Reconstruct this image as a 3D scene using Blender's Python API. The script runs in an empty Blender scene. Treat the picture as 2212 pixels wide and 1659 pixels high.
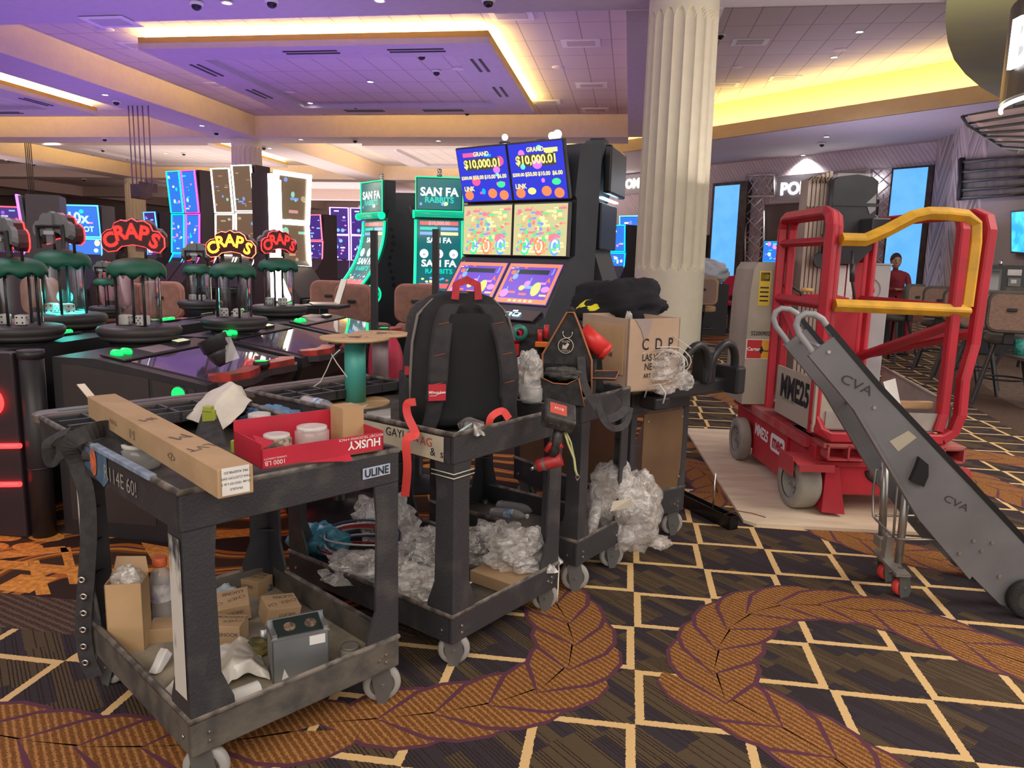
import bpy, bmesh, math, random
from mathutils import Vector as V, Matrix as MX, noise
random.seed(7)
sc = bpy.context.scene
COL = sc.collection
PI = math.pi
# ---------------- camera ----------------
IW, IH, FPX = 2212, 1659, 1640.0
CR = MX(((0.98814346, 0.04759401, -0.14597027), (0.15172797, -0.15733952, 0.97581909), (0.02347625, -0.98639702, -0.16269536)))
CP = V((0, 0, 1.43))
cam = bpy.data.cameras.new('camera'); cam.sensor_width = 36; cam.lens = 36*FPX/IW; cam.clip_end = 200
co = bpy.data.objects.new('camera', cam); COL.objects.link(co)
r, d, f = CR.col[0], CR.col[1], CR.col[2]
co.matrix_world = MX(((r.x, -d.x, -f.x, 0), (r.y, -d.y, -f.y, 0), (r.z, -d.z, -f.z, CP.z), (0, 0, 0, 1)))
sc.camera = co
def ray(x, y): return CR @ V((x-IW/2, y-IH/2, FPX))
def F(x, y, z=0.0):            # the point at height z that the photograph shows at (x, y)
    q = ray(x, y); return CP + q*((z-CP.z)/q.z)
def D(x, y, Y):                # the same at depth Y
    q = ray(x, y); return CP + q*(Y/q.y)
# ---------------- world, lights, exposure ----------------
sc.view_settings.view_transform = 'Standard'; sc.view_settings.look = 'None'
sc.view_settings.exposure = 0.6; sc.view_settings.gamma = 1; sc.view_settings.use_curve_mapping = False
w = bpy.data.worlds.new('world'); sc.world = w; w.use_nodes = True
w.node_tree.nodes['Background'].inputs[0].default_value = (0.80, 0.75, 0.72, 1)
w.node_tree.nodes['Background'].inputs[1].default_value = 0.9
sc.cycles.sample_clamp_indirect = 4; sc.cycles.max_bounces = 8; sc.cycles.transparent_max_bounces = 16
sc.cycles.caustics_reflective = False; sc.cycles.caustics_refractive = False
def area(loc, rot, size, power, color):
    l = bpy.data.lights.new('area_light', 'AREA'); l.shape = 'RECTANGLE'; l.size = size[0]; l.size_y = size[1]; l.energy = power; l.color = color
    o = bpy.data.objects.new('area_light', l); COL.objects.link(o); o.location = loc; o.rotation_euler = rot
def point(loc, power, color, rad=.08):
    l = bpy.data.lights.new('lamp', 'POINT'); l.energy = power; l.color = color; l.shadow_soft_size = rad
    o = bpy.data.objects.new('lamp', l); COL.objects.link(o); o.location = loc
def spot(loc, power, color, ang=120):
    l = bpy.data.lights.new('spot', 'SPOT'); l.energy = power; l.color = color; l.spot_size = math.radians(ang); l.spot_blend = .6; l.shadow_soft_size = .06
    o = bpy.data.objects.new('spot', l); COL.objects.link(o); o.location = loc
# the room's ceiling light behind and beside the photographer
area((-0.5, -2.5, 5.2), (math.radians(20), 0, 0), (7, 5), 420, (1, .88, .78))
area((5.5, 3.0, 5.2), (0, math.radians(-12), 0), (4, 5), 240, (1, .88, .76))
area((-6.5, 5.0, 5.2), (0, math.radians(10), 0), (5, 5), 200, (.96, .84, .95))
# added unseen uplights that stand in for the slot floor's violet glow
area((-9.0, 15, 2.9), (PI, 0, 0), (9, 9), 150, (.38, .2, 1))
area((-17, 21, 2.9), (PI, 0, 0), (9, 10), 130, (.40, .26, 1))
area((-3.6, 18, 2.9), (PI, 0, 0), (4, 8), 60, (.55, .4, 1))
area((-6, 9.5, 3.0), (PI, 0, 0), (8, 3), 38, (.45, .28, 1))
area((3.5, 9, 2.6), (PI, 0, 0), (5, 6), 110, (1, .86, .82))  # added fill uplights from here down, brightening the right soffit and far bays
area((6.0, 22, 2.4), (PI, 0, 0), (4, 4), 60, (.8, .7, 1))
area((-12, 33, 2.9), (PI, 0, 0), (20, 8), 700, (1, .84, .74))
area((-15, 52, 2.9), (PI, 0, 0), (30, 12), 1500, (1, .8, .78))
area((-32, 25, 2.9), (PI, 0, 0), (10, 16), 500, (1, .8, .8))

# ---------------- materials ----------------
MT = {}
def mat(name, c=(.5, .5, .5), rough=.5, metal=0, c2=None, scale=6, contrast=(.4, .6), bump=0, bscale=60, emit=0, alpha=1, trans=0, coat=0, stretch=None):
    if name in MT: return MT[name]
    m = bpy.data.materials.new(name); m.use_nodes = True; MT[name] = m
    nt = m.node_tree; N = nt.nodes; L = nt.links; b = N['Principled BSDF']
    b.inputs['Roughness'].default_value = rough; b.inputs['Metallic'].default_value = metal
    b.inputs['Alpha'].default_value = alpha; b.inputs['Transmission Weight'].default_value = trans
    b.inputs['Coat Weight'].default_value = coat
    tc = N.new('ShaderNodeTexCoord'); vec = tc.outputs['Object']
    if stretch:
        mp = N.new('ShaderNodeMapping'); L.new(vec, mp.inputs[0]); mp.inputs['Scale'].default_value = stretch; vec = mp.outputs[0]
    nz = N.new('ShaderNodeTexNoise'); nz.inputs['Scale'].default_value = scale; nz.inputs['Detail'].default_value = 5; L.new(vec, nz.inputs['Vector'])
    rp = N.new('ShaderNodeValToRGB'); L.new(nz.outputs[0], rp.inputs[0])
    k = c2 if c2 else tuple(x*.96 for x in c)
    rp.color_ramp.elements[0].position = contrast[0]; rp.color_ramp.elements[1].position = contrast[1]
    rp.color_ramp.elements[0].color = (*c, 1); rp.color_ramp.elements[1].color = (*k, 1)
    L.new(rp.outputs[0], b.inputs['Base Color'])
    if emit: L.new(rp.outputs[0], b.inputs['Emission Color']); b.inputs['Emission Strength'].default_value = emit
    if bump:
        n2 = N.new('ShaderNodeTexNoise'); n2.inputs['Scale'].default_value = bscale; n2.inputs['Detail'].default_value = 4; L.new(vec, n2.inputs['Vector'])
        bp = N.new('ShaderNodeBump'); bp.inputs['Strength'].default_value = bump; bp.inputs['Distance'].default_value = .02
        L.new(n2.outputs[0], bp.inputs['Height']); L.new(bp.outputs[0], b.inputs['Normal'])
    return m
def em(c, s=1.0, c2=None, scale=8):
    n = 'glow_%d_%d_%d_%d' % (c[0]*99, c[1]*99, c[2]*99, s*10) + ('v' if c2 else '')
    if n in MT: return MT[n]
    m = bpy.data.materials.new(n); m.use_nodes = True; MT[n] = m
    nt = m.node_tree; N = nt.nodes; L = nt.links; b = N['Principled BSDF']
    b.inputs['Base Color'].default_value = (.02, .02, .02, 1); b.inputs['Roughness'].default_value = .25
    b.inputs['Emission Strength'].default_value = s; b.inputs['Emission Color'].default_value = (*c, 1)
    if c2:
        tc = N.new('ShaderNodeTexCoord'); nz = N.new('ShaderNodeTexNoise'); nz.inputs['Scale'].default_value = scale; nz.inputs['Detail'].default_value = 3
        L.new(tc.outputs['Object'], nz.inputs['Vector']); rp = N.new('ShaderNodeValToRGB'); L.new(nz.outputs[0], rp.inputs[0])
        rp.color_ramp.elements[0].position = .38; rp.color_ramp.elements[1].position = .62
        rp.color_ramp.elements[0].color = (*c, 1); rp.color_ramp.elements[1].color = (*c2, 1); L.new(rp.outputs[0], b.inputs['Emission Color'])
    if s < 6: m.cycles.emission_sampling = 'NONE'
    return m
# ---------------- mesh builder ----------------
def frame(o, x, y):            # matrix with origin o, x axis, y axis (z = x cross y)
    x = V(x).normalized(); y = V(y).normalized(); z = x.cross(y).normalized(); y = z.cross(x)
    return MX(((x.x, y.x, z.x, o[0]), (x.y, y.y, z.y, o[1]), (x.z, y.z, z.z, o[2]), (0, 0, 0, 1)))
def RZ(a, o=(0, 0, 0)): return MX.Translation(V(o)) @ MX.Rotation(a, 4, 'Z')
def RX(a): return MX.Rotation(a, 4, 'X')
def RY(a): return MX.Rotation(a, 4, 'Y')
_FONT = {}
class B:
    def __init__(s, T=None): s.bm = bmesh.new(); s.T = T or MX.Identity(4)
    def _f(s, vs, m, T=None):
        T = s.T if T is None else s.T @ T
        return [s.bm.verts.new(T @ V(v)) for v in vs]
    def face(s, pts, m=0, T=None):
        try:
            f = s.bm.faces.new(s._f(pts, m, T)); f.material_index = m
        except ValueError: pass
    def box(s, a, b, m=0, T=None, bev=0):
        x0, y0, z0 = [min(a[i], b[i]) for i in range(3)]; x1, y1, z1 = [max(a[i], b[i]) for i in range(3)]
        v = s._f([(x0,y0,z0),(x1,y0,z0),(x1,y1,z0),(x0,y1,z0),(x0,y0,z1),(x1,y0,z1),(x1,y1,z1),(x0,y1,z1)], m, T)
        fs = [s.bm.faces.new([v[i] for i in q]) for q in ((3,2,1,0),(4,5,6,7),(0,1,5,4),(1,2,6,5),(2,3,7,6),(3,0,4,7))]
        for f in fs: f.material_index = m
        if bev:
            es = list({e for f in fs for e in f.edges})
            r = bmesh.ops.bevel(s.bm, geom=es, offset=bev, segments=2, affect='EDGES', profile=.5)
            for f in r['faces']: f.material_index = m
    def loft(s, rings, m=0, T=None, caps=True, closed=True):
        R = [s._f(r, m, T) for r in rings]; n = len(R[0])
        for a, b in zip(R, R[1:]):
            for i in range(n if closed else n-1):
                j = (i+1) % n
                try: f = s.bm.faces.new((a[i], a[j], b[j], b[i])); f.material_index = m; f.smooth = getattr(s, 'sm', False)
                except ValueError: pass
        if caps and closed:
            for q in (R[0][::-1], R[-1]):
                try: f = s.bm.faces.new(q); f.material_index = m
                except ValueError: pass
    def cyl(s, p, q, r, r2=None, n=14, m=0, T=None, caps=True):
        p, q = V(p), V(q); r2 = r if r2 is None else r2; z = (q-p).normalized()
        x = z.orthogonal().normalized(); y = z.cross(x); s.sm = True
        ring = lambda c, k: [c+x*(k*math.cos(2*PI*i/n))+y*(k*math.sin(2*PI*i/n)) for i in range(n)]
        s.loft([ring(p, r), ring(q, r2)], m, T, caps); s.sm = False
    def tube(s, pts, r, n=8, m=0, T=None, closed=False, flat=None, up=(0, 0, 1), sq=False):
        P = [V(p) for p in pts]; rings = []; k = len(P); last = None
        for i, p in enumerate(P):
            a = P[i-1] if (i > 0 or closed) else P[i]; c = P[(i+1) % k] if (i < k-1 or closed) else P[i]
            t = (c-a).normalized()
            if flat: u = V(up); x = t.cross(u); x = (x if x.length > 1e-3 else t.orthogonal()).normalized()
            else:
                x = (last - t*last.dot(t)) if last else t.orthogonal()
                x = (x if x.length > 1e-4 else t.orthogonal()).normalized()
            last = x; y = t.cross(x).normalized()
            if flat: h, g = flat[0]/2, flat[1]/2; rings.append([p+x*h+y*g, p-x*h+y*g, p-x*h-y*g, p+x*h-y*g])
            elif sq: rings.append([p+x*(r*u_)+y*(r*v_) for u_, v_ in ((1,.7),(.7,1),(-.7,1),(-1,.7),(-1,-.7),(-.7,-1),(.7,-1),(1,-.7))])
            else: rings.append([p+x*(r*math.cos(2*PI*j/n))+y*(r*math.sin(2*PI*j/n)) for j in range(n)])
        if closed: rings.append(rings[0])
        s.sm = not (flat or sq); s.loft(rings, m, T, caps=not closed); s.sm = False
    def lathe(s, prof, n=24, m=0, T=None, caps=True):
        s.sm = True; s.loft([[(r*math.cos(2*PI*i/n), r*math.sin(2*PI*i/n), z) for i in range(n)] for r, z in prof], m, T, caps); s.sm = False
    def prism(s, poly, h, m=0, T=None, bev=0):     # poly in xy, extruded along z by h
        s.loft([[(x, y, 0) for x, y in poly], [(x, y, h) for x, y in poly]], m, T)
    def ball(s, c, r, sc3=(1, 1, 1), m=0, T=None, u=14, v=9):
        s.sm = True
        rings = [[(c[0]+r*sc3[0]*math.sin(PI*j/v)*math.cos(2*PI*i/u), c[1]+r*sc3[1]*math.sin(PI*j/v)*math.sin(2*PI*i/u), c[2]-r*sc3[2]*math.cos(PI*j/v)) for i in range(u)] for j in [.05]+list(range(1, v))+[v-.05]]
        s.loft(rings, m, T); s.sm = False
    def lump(s, c, size, seed=0, amp=.25, freq=3, m=0, T=None, u=30, v=18, flatz=None, fine=.05):   # crumpled blob
        s.sm = True; rings = []
        for j in [.15]+list(range(1, v))+[v-.15]:
            ring = []
            for i in range(u):
                d = V((math.sin(PI*j/v)*math.cos(2*PI*i/u), math.sin(PI*j/v)*math.sin(2*PI*i/u), -math.cos(PI*j/v)))
                q = d*freq+V((seed*7.3, seed*3.1, 0)); n1 = noise.noise(q); n2 = 1-2*abs(noise.noise(q*2.7)); n3 = noise.voronoi(q*1.7)[0][0]; n4 = noise.voronoi(q*4.1)[0][0]
                k = 1+amp*n1+amp*.25*n2+(fine*(1.5*(.45-n3)+.5*(.45-n4)) if fine > .055 else fine*noise.noise(q*5))
                p = V((d.x*size[0]*k, d.y*size[1]*k, d.z*size[2]*k))
                if flatz is not None: p.z = max(p.z, flatz)
                ring.append((c[0]+p.x, c[1]+p.y, c[2]+p.z))
            rings.append(ring)
        s.loft(rings, m, T); s.sm = False
    def rrect(s, w, h, r, n=5):
        return [(cx*(w/2-r)+r*math.cos(a+k*PI/2/n), cy*(h/2-r)+r*math.sin(a+k*PI/2/n)) for cx, cy, a in ((1,1,0),(-1,1,PI/2),(-1,-1,PI),(1,-1,3*PI/2)) for k in range(n+1)]
    def disc(s, c, rx, ry=None, m=0, T=None, n=20, z=0):
        ry = ry or rx; s.face([(c[0]+rx*math.cos(2*PI*i/n), c[1]+ry*math.sin(2*PI*i/n), z) for i in range(n)], m, T)
    def rect(s, x0, y0, x1, y1, m=0, T=None, z=0): s.face([(x0,y0,z),(x1,y0,z),(x1,y1,z),(x0,y1,z)], m, T)
    def text(s, t, size, m=0, T=None, ext=0, align='CENTER', squash=1, bold=0):
        key = (t, ext, align, bold)
        if key not in _FONT:
            c = bpy.data.curves.new('font', 'FONT'); c.body = t; c.size = 1; c.align_x = align; c.align_y = 'CENTER'; c.extrude = ext; c.resolution_u = 3; c.offset = bold
            o = bpy.data.objects.new('font', c); _FONT[key] = bpy.data.meshes.new_from_object(o); bpy.data.objects.remove(o)
        me = _FONT[key]; TT = s.T @ (T or MX.Identity(4)) @ MX.Diagonal((size*squash, size, size, 1))
        vs = [s.bm.verts.new(TT @ v.co) for v in me.vertices]
        for p in me.polygons:
            try: f = s.bm.faces.new([vs[i] for i in p.vertices]); f.material_index = m
            except ValueError: pass
    def out(s, name, mats, parent=None, loc=None, kind=None, label=None):
        me = bpy.data.meshes.new(name); bmesh.ops.recalc_face_normals(s.bm, faces=[f for f in s.bm.faces]) if getattr(s, 'fixn', True) else None
        s.bm.to_mesh(me); s.bm.free()
        for m in (mats if isinstance(mats, (list, tuple)) else [mats]): me.materials.append(m)
        o = bpy.data.objects.new(name, me); COL.objects.link(o)
        if parent: o.parent = parent
        if loc: o.location = loc
        if kind: o['kind'] = kind
        if label: o['label'] = label
        return o
def tag(o, label, cat, group=None):
    o['label'] = label; o['category'] = cat
    if group: o['group'] = group
    return o
def thing(name, label, cat, loc=(0, 0, 0), rz=0, group=None):
    o = bpy.data.objects.new(name, None); COL.objects.link(o); o.empty_display_size = .1
    o.location = loc; o.rotation_euler = (0, 0, rz); return tag(o, label, cat, group)
def kids(o): return [c for c in bpy.data.objects if c.parent == o]
def dup(o, loc, rz, label=None, group=None, parent=None, scale=None):
    r = o.copy(); COL.objects.link(r); r.location = loc; r.rotation_euler = (o.rotation_euler[0], o.rotation_euler[1], rz)
    if scale: r.scale = (scale,)*3
    if label: r['label'] = label
    if group: r['group'] = group
    def rec(src, dst):
        for ch in kids(src):
            c = ch.copy(); COL.objects.link(c); c.parent = dst; rec(ch, c)
    rec(o, r)
    return r
def smooth3(P, k=5):
    P = [V(p) for p in P]; Q = [P[0]*2-P[1]]+P+[P[-1]*2-P[-2]]; o = []
    for i in range(1, len(Q)-2):
        for j in range(k):
            t = j/k; a, b_, c, d_ = Q[i-1:i+3]; o.append(.5*((2*b_)+(-a+c)*t+(2*a-5*b_+4*c-d_)*t*t+(-a+3*b_-3*c+d_)*t**3))
    return o+[P[-1]]
def struct(b, name, mats, **k): return b.out(name, mats, kind='structure', **k)

# ---------------- floor ----------------
def carpet():
    m = bpy.data.materials.new('lattice_carpet'); m.use_nodes = True; nt = m.node_tree; N = nt.nodes; L = nt.links; b = N['Principled BSDF']
    b.inputs['Roughness'].default_value = .95; b.inputs['Specular IOR Level'].default_value = .1
    tc = N.new('ShaderNodeTexCoord'); O = tc.outputs['Object']
    def mth(op, a, bb=None, c=None):
        n = N.new('ShaderNodeMath'); n.operation = op
        for i, q in enumerate((a, bb, c)):
            if q is None: continue
            if isinstance(q, (int, float)): n.inputs[i].default_value = q
            else: L.new(q, n.inputs[i])
        return n.outputs[0]
    nz = N.new('ShaderNodeTexNoise'); nz.inputs['Scale'].default_value = 90; nz.inputs['Detail'].default_value = 2; L.new(O, nz.inputs['Vector'])
    jit = mth('MULTIPLY', mth('SUBTRACT', nz.outputs[0], .5), .010)
    sp = N.new('ShaderNodeSeparateXYZ'); L.new(O, sp.inputs[0]); X = sp.outputs[0]; Y = sp.outputs[1]
    gx = mth('DIVIDE', mth('ADD', mth('SUBTRACT', X, .085), jit), .33); gy = mth('DIVIDE', mth('ADD', mth('SUBTRACT', Y, 3.19), jit), .326)
    ix = mth('FLOOR', gx); iy = mth('FLOOR', gy); fx = mth('SUBTRACT', gx, ix); fy = mth('SUBTRACT', gy, iy)
    par = mth('MODULO', mth('ADD', mth('ADD', ix, iy), 1000), 2)
    ex = mth('MINIMUM', fx, mth('SUBTRACT', 1, fx)); ey = mth('MINIMUM', fy, mth('SUBTRACT', 1, fy)); e = mth('MINIMUM', ex, ey)
    par = mth('GREATER_THAN', par, .5)
    line = mth('MULTIPLY', par, mth('LESS_THAN', e, .088))
    # diagonal bars
    u = mth('MULTIPLY', mth('ADD', X, Y), .7071); v = mth('MULTIPLY', mth('SUBTRACT', X, Y), .7071)
    def wn(a, bb):
        c = N.new('ShaderNodeCombineXYZ'); L.new(a, c.inputs[0]); L.new(bb, c.inputs[1]); n = N.new('ShaderNodeTexWhiteNoise'); n.noise_dimensions = '2D'; L.new(c.outputs[0], n.inputs[0]); return n.outputs['Value']
    iu = mth('FLOOR', mth('DIVIDE', mth('ADD', u, jit), .058)); iv = mth('FLOOR', mth('DIVIDE', mth('ADD', v, mth('MULTIPLY', wn(iu, iu), .12)), .21))
    blk = mth('GREATER_THAN', wn(iu, iv), .52)
    st = mth('FRACT', mth('DIVIDE', mth('ADD', u, mth('MULTIPLY', jit, .6)), .0115)); stripe = mth('LESS_THAN', st, .34)
    su = mth('FLOOR', mth('DIVIDE', u, .0115)); stripe = mth('MULTIPLY', stripe, mth('GREATER_THAN', wn(su, iv), .35))
    def mix(f, a, bb):
        n = N.new('ShaderNodeMix'); n.data_type = 'RGBA'
        if isinstance(f, float): n.inputs[0].default_value = f
        else: L.new(f, n.inputs[0])
        for i, q in ((6, a), (7, bb)):
            if isinstance(q, tuple): n.inputs[i].default_value = (*q, 1)
            else: L.new(q, n.inputs[i])
        return n.outputs[2]
    base = mix(blk, (.040, .033, .045), (.105, .074, .042)); base = mix(stripe, base, (.022, .013, .010))
    n3 = N.new('ShaderNodeTexNoise'); n3.inputs['Scale'].default_value = 260; L.new(O, n3.inputs['Vector'])
    base = mix(mth('MULTIPLY', n3.outputs[0], .35), base, (.09, .07, .06))
    base = mix(line, base, mix(n3.outputs[0], (.86, .60, .29), (.66, .44, .19)))
    L.new(base, b.inputs['Base Color'])
    bp = N.new('ShaderNodeBump'); bp.inputs['Strength'].default_value = .5; bp.inputs['Distance'].default_value = .004; L.new(n3.outputs[0], bp.inputs['Height']); L.new(bp.outputs[0], b.inputs['Normal'])
    return m
def stripes_mat(name, ca, cb, period, th, extra=None, ang=45):
    m = bpy.data.materials.new(name); m.use_nodes = True; nt = m.node_tree; N = nt.nodes; L = nt.links; b = N['Principled BSDF']
    b.inputs['Roughness'].default_value = .95; b.inputs['Specular IOR Level'].default_value = .1
    tc = N.new('ShaderNodeTexCoord'); mp = N.new('ShaderNodeMapping'); L.new(tc.outputs['Object'], mp.inputs[0]); mp.inputs['Rotation'].default_value = (0, 0, math.radians(-ang))
    nz = N.new('ShaderNodeTexNoise'); nz.inputs['Scale'].default_value = 22; nz.inputs['Detail'].default_value = 4; L.new(mp.outputs[0], nz.inputs['Vector'])
    wv = N.new('ShaderNodeTexWave'); wv.bands_direction = 'X'; wv.inputs['Scale'].default_value = .314/period; wv.inputs['Distortion'].default_value = 3.2; wv.inputs['Detail'].default_value = 3; wv.inputs['Detail Scale'].default_value = 12; L.new(mp.outputs[0], wv.inputs['Vector'])
    rp = N.new('ShaderNodeValToRGB'); L.new(wv.outputs[0], rp.inputs[0]); rp.color_ramp.elements[0].position = th; rp.color_ramp.elements[1].position = th+.1
    rp.color_ramp.elements[0].color = (*ca, 1); rp.color_ramp.elements[1].color = (*cb, 1)
    n4 = N.new('ShaderNodeTexNoise'); n4.inputs['Scale'].default_value = 150; n4.inputs['Detail'].default_value = 2; L.new(mp.outputs[0], n4.inputs['Vector'])
    r4 = N.new('ShaderNodeValToRGB'); L.new(n4.outputs[0], r4.inputs[0]); r4.color_ramp.elements[0].position = .47; r4.color_ramp.elements[1].position = .56
    mx = N.new('ShaderNodeMix'); mx.data_type = 'RGBA'; L.new(r4.outputs[0], mx.inputs[0]); L.new(rp.outputs[0], mx.inputs[6]); mx.inputs[7].default_value = (*(extra or cb), 1)
    m2 = N.new('ShaderNodeMix'); m2.data_type = 'RGBA'; m2.inputs[0].default_value = .5; L.new(rp.outputs[0], m2.inputs[6]); L.new(mx.outputs[2], m2.inputs[7])
    L.new(m2.outputs[2], b.inputs['Base Color'])
    return m
def swirl_carpet():
    m = bpy.data.materials.new('ornate_carpet'); m.use_nodes = True; nt = m.node_tree; N = nt.nodes; L = nt.links; b = N['Principled BSDF']
    b.inputs['Roughness'].default_value = .95; b.inputs['Specular IOR Level'].default_value = .1
    tc = N.new('ShaderNodeTexCoord')
    wv = N.new('ShaderNodeTexWave'); wv.wave_type = 'RINGS'; wv.rings_direction = 'Z'; wv.inputs['Scale'].default_value = .55; wv.inputs['Distortion'].default_value = 8; wv.inputs['Detail'].default_value = 2; wv.inputs['Detail Scale'].default_value = 1.3; L.new(tc.outputs['Object'], wv.inputs['Vector'])
    rp = N.new('ShaderNodeValToRGB'); L.new(wv.outputs[0], rp.inputs[0]); cr = rp.color_ramp; cr.interpolation = 'CONSTANT'
    for p, c in ((0, (.06, .035, .03)), (.3, (.62, .20, .045)), (.5, (.10, .04, .07)), (.58, (.80, .34, .07)), (.74, (.30, .10, .03)), (.86, (.09, .05, .035))):
        e = cr.elements.new(p) if p not in (0,) else cr.elements[0]; e.position = p; e.color = (*c, 1)
    cr.elements.remove(cr.elements[-1])
    nz = N.new('ShaderNodeTexNoise'); nz.inputs['Scale'].default_value = 120; L.new(tc.outputs['Object'], nz.inputs['Vector'])
    mx = N.new('ShaderNodeMix'); mx.data_type = 'RGBA'; mx.blend_type = 'MULTIPLY'; mx.inputs[0].default_value = .5; L.new(rp.outputs[0], mx.inputs[6]); L.new(nz.outputs[0], mx.inputs[7])
    L.new(mx.outputs[2], b.inputs['Base Color'])
    return m
fl = B(); fl.fixn = False
fl.rect(-60, -12, 30, 75, 0)
bl = [(-9, 2.38), (-1.4, 2.38), (-.75, 2.62), (-.42, 3.05), (-.15, 3.8), (.12, 4.7), (.36, 5.9), (.52, 7.6), (.75, 10), (1.3, 12.3), (2.4, 14.4), (4.2, 16.9), (7.5, 21.5), (12, 27)]
def offs(pl, d):
    o = []
    for i, p in enumerate(pl):
        a = pl[max(i-1, 0)]; c = pl[min(i+1, len(pl)-1)]; t = V((c[0]-a[0], c[1]-a[1])).normalized(); o.append((p[0]-t.y*d, p[1]+t.x*d))
    return o
bo = offs(bl, .26)
for i in range(len(bl)-1):
    fl.face([(*bl[i], .0006), (*bl[i+1], .0006), (*bo[i+1], .0006), (*bo[i], .0006)], 2)
fl.face([(*p, .0006) for p in bo]+[(12, 75, .0006), (-60, 75, .0006), (-60, 2.6, .0006)], 1)
br = [(3.0, 2), (3.25, 5), (3.5, 7.1), (3.75, 9.4), (4.3, 11.5), (5.2, 13.6), (7, 16.6), (10, 20.5)]; bq = offs(br, -.5)
for i in range(len(br)-1): fl.face([(*bq[i], .0006), (*bq[i+1], .0006), (*br[i+1], .0006), (*br[i], .0006)], 2)
fl.face([(*p, .0006) for p in bq[::-1]]+[(3.5, -6, .0006), (30, -6, .0006), (30, 20, .0006)], 3)
# wreaths: leaf chains along curves on the carpet
def catmull(P, step):
    P = [V((*p, 0)) for p in P]; Q = [P[0]*2-P[1]]+P+[P[-1]*2-P[-2]]; o = []
    for i in range(1, len(Q)-2):
        for k in range(20):
            t = k/20; a, b_, c, d_ = Q[i-1:i+3]
            o.append(.5*((2*b_)+(-a+c)*t+(2*a-5*b_+4*c-d_)*t*t+(-a+3*b_-3*c+d_)*t**3))
    o.append(P[-1]); res = [o[0]]; acc = 0
    for a, c in zip(o, o[1:]):
        acc += (c-a).length
        if acc >= step: res.append(c); acc = 0
    return res
def wreath(pts, wd=.15, step=.175, z0=.001):
    C = catmull(pts[::-1], step)
    for i in range(len(C)-1):
        t = (C[i+1]-C[i]).normalized(); n = V((-t.y, t.x, 0)); p = C[i]; L_ = step*2.1; z = z0+.00003*i
        for s in (1, -1):
            def leaf(g, zz, m):
                q = []
                for a, w_ in ((-.12, 0), (.10, .42), (.26, .78), (.50, 1.0), (.78, .97), (1.0, .70), (1.08, .3)):
                    q.append(p + t*(L_*a*1.0-g*.4) + n*s*(wd*w_+(g if w_ > 0 else 0)))
                q.append(p+t*(L_*.50+g)+n*s*(-.004))
                fl.face([(v.x, v.y, zz) for v in (q if s > 0 else q[::-1])], m)
            leaf(.017, z, 5); leaf(0, z+.000015, 4)
PX = lambda *a: [tuple(F(x, y, 0)[:2]) for x, y in a]
wreath(PX((2330, 1470), (2100, 1395), (1900, 1325), (1700, 1305), (1590, 1345), (1545, 1430), (1570, 1510), (1690, 1570), (1850, 1670), (2000, 1800)))
wreath(PX((1160, 1250), (1225, 1340), (1235, 1420), (1180, 1480), (1060, 1520), (900, 1545), (720, 1560)))
wreath(PX((720, 1560), (520, 1600), (250, 1615), (60, 1600), (-150, 1560)))
wreath(PX((2500, 1300), (2250, 1250), (2100, 1225), (1900, 1180), (1750, 1120), (1640, 1040)))
wreath(PX((2400, 1140), (2250, 1090), (2150, 1055), (2050, 1020), (1900, 1000)), wd=.18)
wreath([(1.9, 6.2), (2.6, 6.3), (3.2, 6.0), (3.9, 5.6)], wd=.18); wreath([(2.2, 7.6), (2.8, 8.0), (3.3, 8.0)], wd=.18)
wreath([(.55, 5.9), (.9, 6.3), (1.3, 7.2), (1.2, 8.2), (.8, 9.0)], wd=.18); wreath([(.2, 4.5), (.6, 4.7), (.55, 5.3), (.3, 5.6)], wd=.15)
# orange geometric figures in the ornate zone behind the carts
for z, pts in ((.0009, [(-3.6, 2.86), (-2.0, 2.86), (-2.0, 2.94), (-3.6, 2.94)]), (.0009, [(-2.16, 2.66), (-2.08, 2.66), (-2.0, 2.94), (-2.08, 2.94)]), (.0009, [(-2.6, 2.66), (-2.42, 2.66), (-2.42, 2.82), (-2.6, 2.82)]), (.0009, [(-1.95, 2.66), (-1.75, 2.66), (-1.9, 3.2), (-2.0, 3.2)])):
    fl.face([(x, y, z) for x, y in pts], 6)
for q in (((-40, 1196), (140, 1180), (150, 1192), (-40, 1212)), ((130, 1184), (152, 1182), (172, 1262), (150, 1262)), ((60, 1212), (84, 1210), (110, 1284), (78, 1286)), ((-40, 1222), (60, 1212), (64, 1222), (-40, 1236)),
          ((305, 1172), (362, 1182), (372, 1256), (352, 1250)), ((440, 1150), (560, 1140), (600, 1172), (590, 1180), (545, 1158), (450, 1166)), ((880, 1010), (940, 1000), (960, 1100), (930, 1100), (915, 1030))):
    fl.face([(*F(x, y, 0)[:2], .0012) for x, y in q], 6)
for cx_, cy_, rx_ in ((60, 1182, 34), (-10, 1180, 30), (100, 1160, 40), (10, 1160, 38), (230, 1156, 30), (925, 1130, 22), (905, 1150, 22), (970, 1090, 20)):
    fl.face([(*F(cx_+rx_*math.cos(a), cy_+rx_*.26*math.sin(a), 0)[:2], .0014) for a in [-PI*k/8 for k in range(16)]], 6)
struct(fl, 'floor', [carpet(), swirl_carpet(), stripes_mat('border_carpet', (.055, .032, .026), (.14, .095, .07), .03, .62, ang=70), mat('bar_carpet', (.16, .10, .065), .95, c2=(.09, .06, .05), scale=14, bump=.3), stripes_mat('leaf_carpet', (.17, .070, .022), (.44, .22, .08), .021, .68, (.30, .13, .045)), mat('leaf_outline', (.11, .03, .055), .95), mat('orange_carpet', (.85, .36, .06), .95, c2=(.6, .22, .04), scale=40)])
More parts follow.
